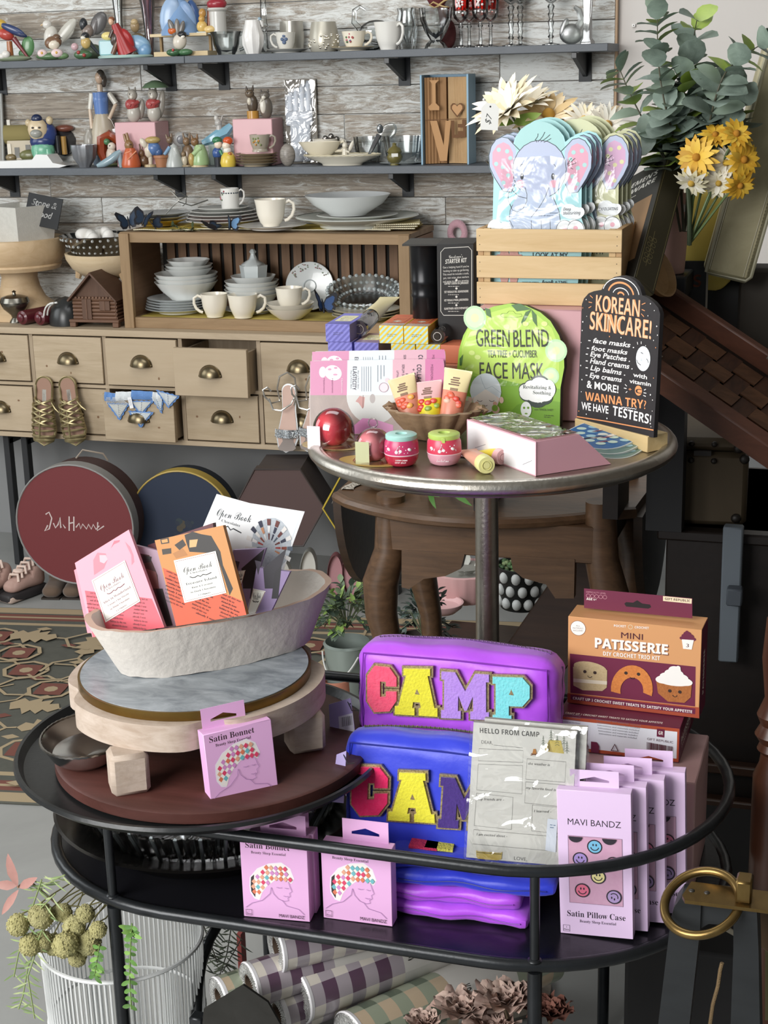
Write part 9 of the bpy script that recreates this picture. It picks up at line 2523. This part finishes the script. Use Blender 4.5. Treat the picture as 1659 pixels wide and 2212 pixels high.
# paper table runners on rolls
def roll(label,c,far,z,rpx,c1,c2,txt,x_=1):
 A=onz(*c,z);B=onz(*far,z);d=B-A;L=d.length;u=mpp(A);r=rpx*u
 t=thing('paper_roll',label,'paper roll',M=T(A)@Rz(heading(A,B)))
 m=MB(Ry(90));n=40;nb=16
 for i in range(nb):
  x0,x1=L*i/nb,L*(i+1)/nb
  lab_=L*.42<x0<L*.75
  for k in range(8):
   hx=('c9c6c0' if lab_ else(c2 if(i%2==0 and k%2==0)else(c1 if(i%2 or k%2)else c2)))
   if not lab_:hx={0:'cfc8bd',1:'a39aa0',2:c1}[(i%2)+(k%2)]if c1=='5d4658' else{0:'b8a58c',1:'8f9683',2:c1}[(i%2)+(k%2)]
   m.lathe([(r,x0),(r,x1)],mat(hx,.3,coat=.5),6,arc=(2*PI*k/8,2*PI*(k+1)/8))
 m.done('paper_body',t)
 m=MB(Ry(90));sh_=mat('b9b9b6',.18,.6,n=('e3e3e0',120,(1,1,1),.3),bump=(180,1.0))
 m.lathe([(r*.45,.006),(r*.5,-.002),(r*.92,-.003),(r*1.0,.0)],sh_,36)
 for k in range(40):a=2*PI*k/40+.03*math.sin(k*7);m.tube([(r*.52*math.cos(a),r*.52*math.sin(a),-.003),(r*.95*math.cos(a),r*.95*math.sin(a),-.002)],.0009,sh_,4)
 m.lathe([(r*.98,-.003),(r*1.03,-.001),(r*1.01,.004)],C('e6e4e6',.3),36);m.done('crimped_end',t)
 m=MB(Ry(90));m.lathe([(0,.03),(r*.42,.03),(r*.47,-.001),(r*.42,-.001),(r*.38,.028),(0,.028)],C('4a3a2c',.8),28);m.done('core',t)
 if txt:
  m=MB();rr=r*1.012;vs,fs=glyphs(txt,'B');x1_=max(a for a,b in vs);s_=r*1.5/x1_
  m.add([(L*.5-b*s_*1.6,-rr*math.cos((a-x1_/2)*s_/r+.25),-rr*math.sin((a-x1_/2)*s_/r-.55))for a,b in vs],fs,C('3a3836'),False);m.done('lettering',t)
 return t
for c,far,z,rp,c1,txt,lab in(((645,2150),(1080,1985),.325,60,'5d4658','RUNNER','front purple checked paper roll with its foil end showing'),((598,2048),(1000,1945),.40,53,'5d4658','','topmost purple checked paper roll under the shelf rim'),((540,2128),(900,2010),.355,50,'5d4658','','paper roll between the topmost and the low dark plate'),((600,2190),(980,2050),.30,50,'5d4658','','paper roll just behind the front purple one'),((474,2155),(800,2040),.325,45,'5b6656','','green paper roll nearest the curved black rod'),((760,2250),(1180,2060),.27,66,'5b6656','RUNNER','green striped paper roll lowest in front')):roll(lab,c,far,z,rp,c1,None,txt)
t=thing('roll_rack','black metal rack with pointed end plate holding the paper rolls','rack',(0,0,0));Yr=1.70
m=MB(Rx(90));pr=lambda x,y,Y=Yr:ony(x,y,Y)
m.prism([(pr(*p).x,pr(*p).z)for p in((440,2180),(525,2128),(578,2165),(612,2225),(640,2290),(430,2290))],-Yr,-Yr-.004,mat('33322f',.6,.4,n=('24231f',30,(1,1,1),.3)));m.done('end_plate',t)
m=MB();m.tube([pr(470,1998,1.95),pr(452,2030,1.93),pr(436,2075,1.9),pr(427,2130,1.87),pr(424,2190,1.84),pr(424,2300,1.8)],.0085,blk,10);m.done('curved_rod',t)
m=MB();P=pr(428,2205,1.72);m.box((P.x,P.y,P.z-.02),(.02,.02,.06),blk,.002);m.box((P.x+.15,1.9,.12),(.5,.34,.008),blk);
for dx,dy in((-.08,-.14),(.38,-.14),(-.08,.14),(.38,.14)):m.box((P.x+dx,1.9+dy,.09),(.012,.012,.06),blk)
m.done('rack_frame',t)
m=MB();P=ony(522,2050,2.2);m.box((P.x,2.2,P.z),(.008,.02,.07),C('9a4540'));tag(m.done('red_strip'),'narrow faded red strip behind the paper rolls','strip')
# dried roses
for i,(x,y,r,lab)in enumerate(((1000,2190,62,'crumpled dusty rose dried bloom nearest the green paper roll'),(1090,2172,66,'big dried rose bloom with curled brown edges before the cart leg'),(1060,2230,60,'low dried rose bloom cut by the photo\'s lower edge'),(1185,2195,52,'dark brown dried rose bloom behind the cart leg'),(915,2215,40,'small dried rose bloom at the end of the bunch'))):
 P=ony(x,y,1.80);u=mpp(P);t=thing('dried_rose',lab,'dried flower',P);rd=random.Random(30+i);m=MB()
 for L in range(4):
  for k in range(9):
   th=2*PI*(k+.5*L)/9+rd.uniform(-.2,.2);rr=r*u*(1-.22*L);e=Vector((math.cos(th),math.sin(th)*.9,0))
   bz=Vector(e*rr*.25);hx=rd.choice(('8d6a60','a58276','6d4c44','b59a8c'))if i!=3 else rd.choice(('5a352c','6d4236'))
   def pf(a,b,e=e,rr=rr,L=L,ph=rd.uniform(0,6)):
    w=(a-.5)*1.25*rr*(.35+.75*b);sd_=Vector((-e.y,e.x,0));out=e*rr*(.15+(.75-.17*L)*b+.10*math.sin(8*a+ph)*b*b)
    return out+sd_*w+Vector((0,0,rr*(.1+(.35+.22*L)*b+.12*math.sin(11*a+ph)*b*b)))
   m.grid(pf,8,4,mat(hx,.85,n=('c9b3a6' if i!=3 else '7d5346',90,(1,1,1),.3)))
 m.done('petals',t);m=MB();m.tube([(0,0,0),(.01,.05,-.12),(.02,.08,.062-P.z)],.003,C('4a4030'),6);m.done('stem',t)
m=MB(T(.05,2.35,.0006));m.box((0,0,.15),(.72,.5,.3),mat('0e0d0d',.8),.006);tag(m.done('shade_block'),'added black block standing in for deep shade beyond the cart leg','shade block')  # invented block: its black stands in for shade on the floor here
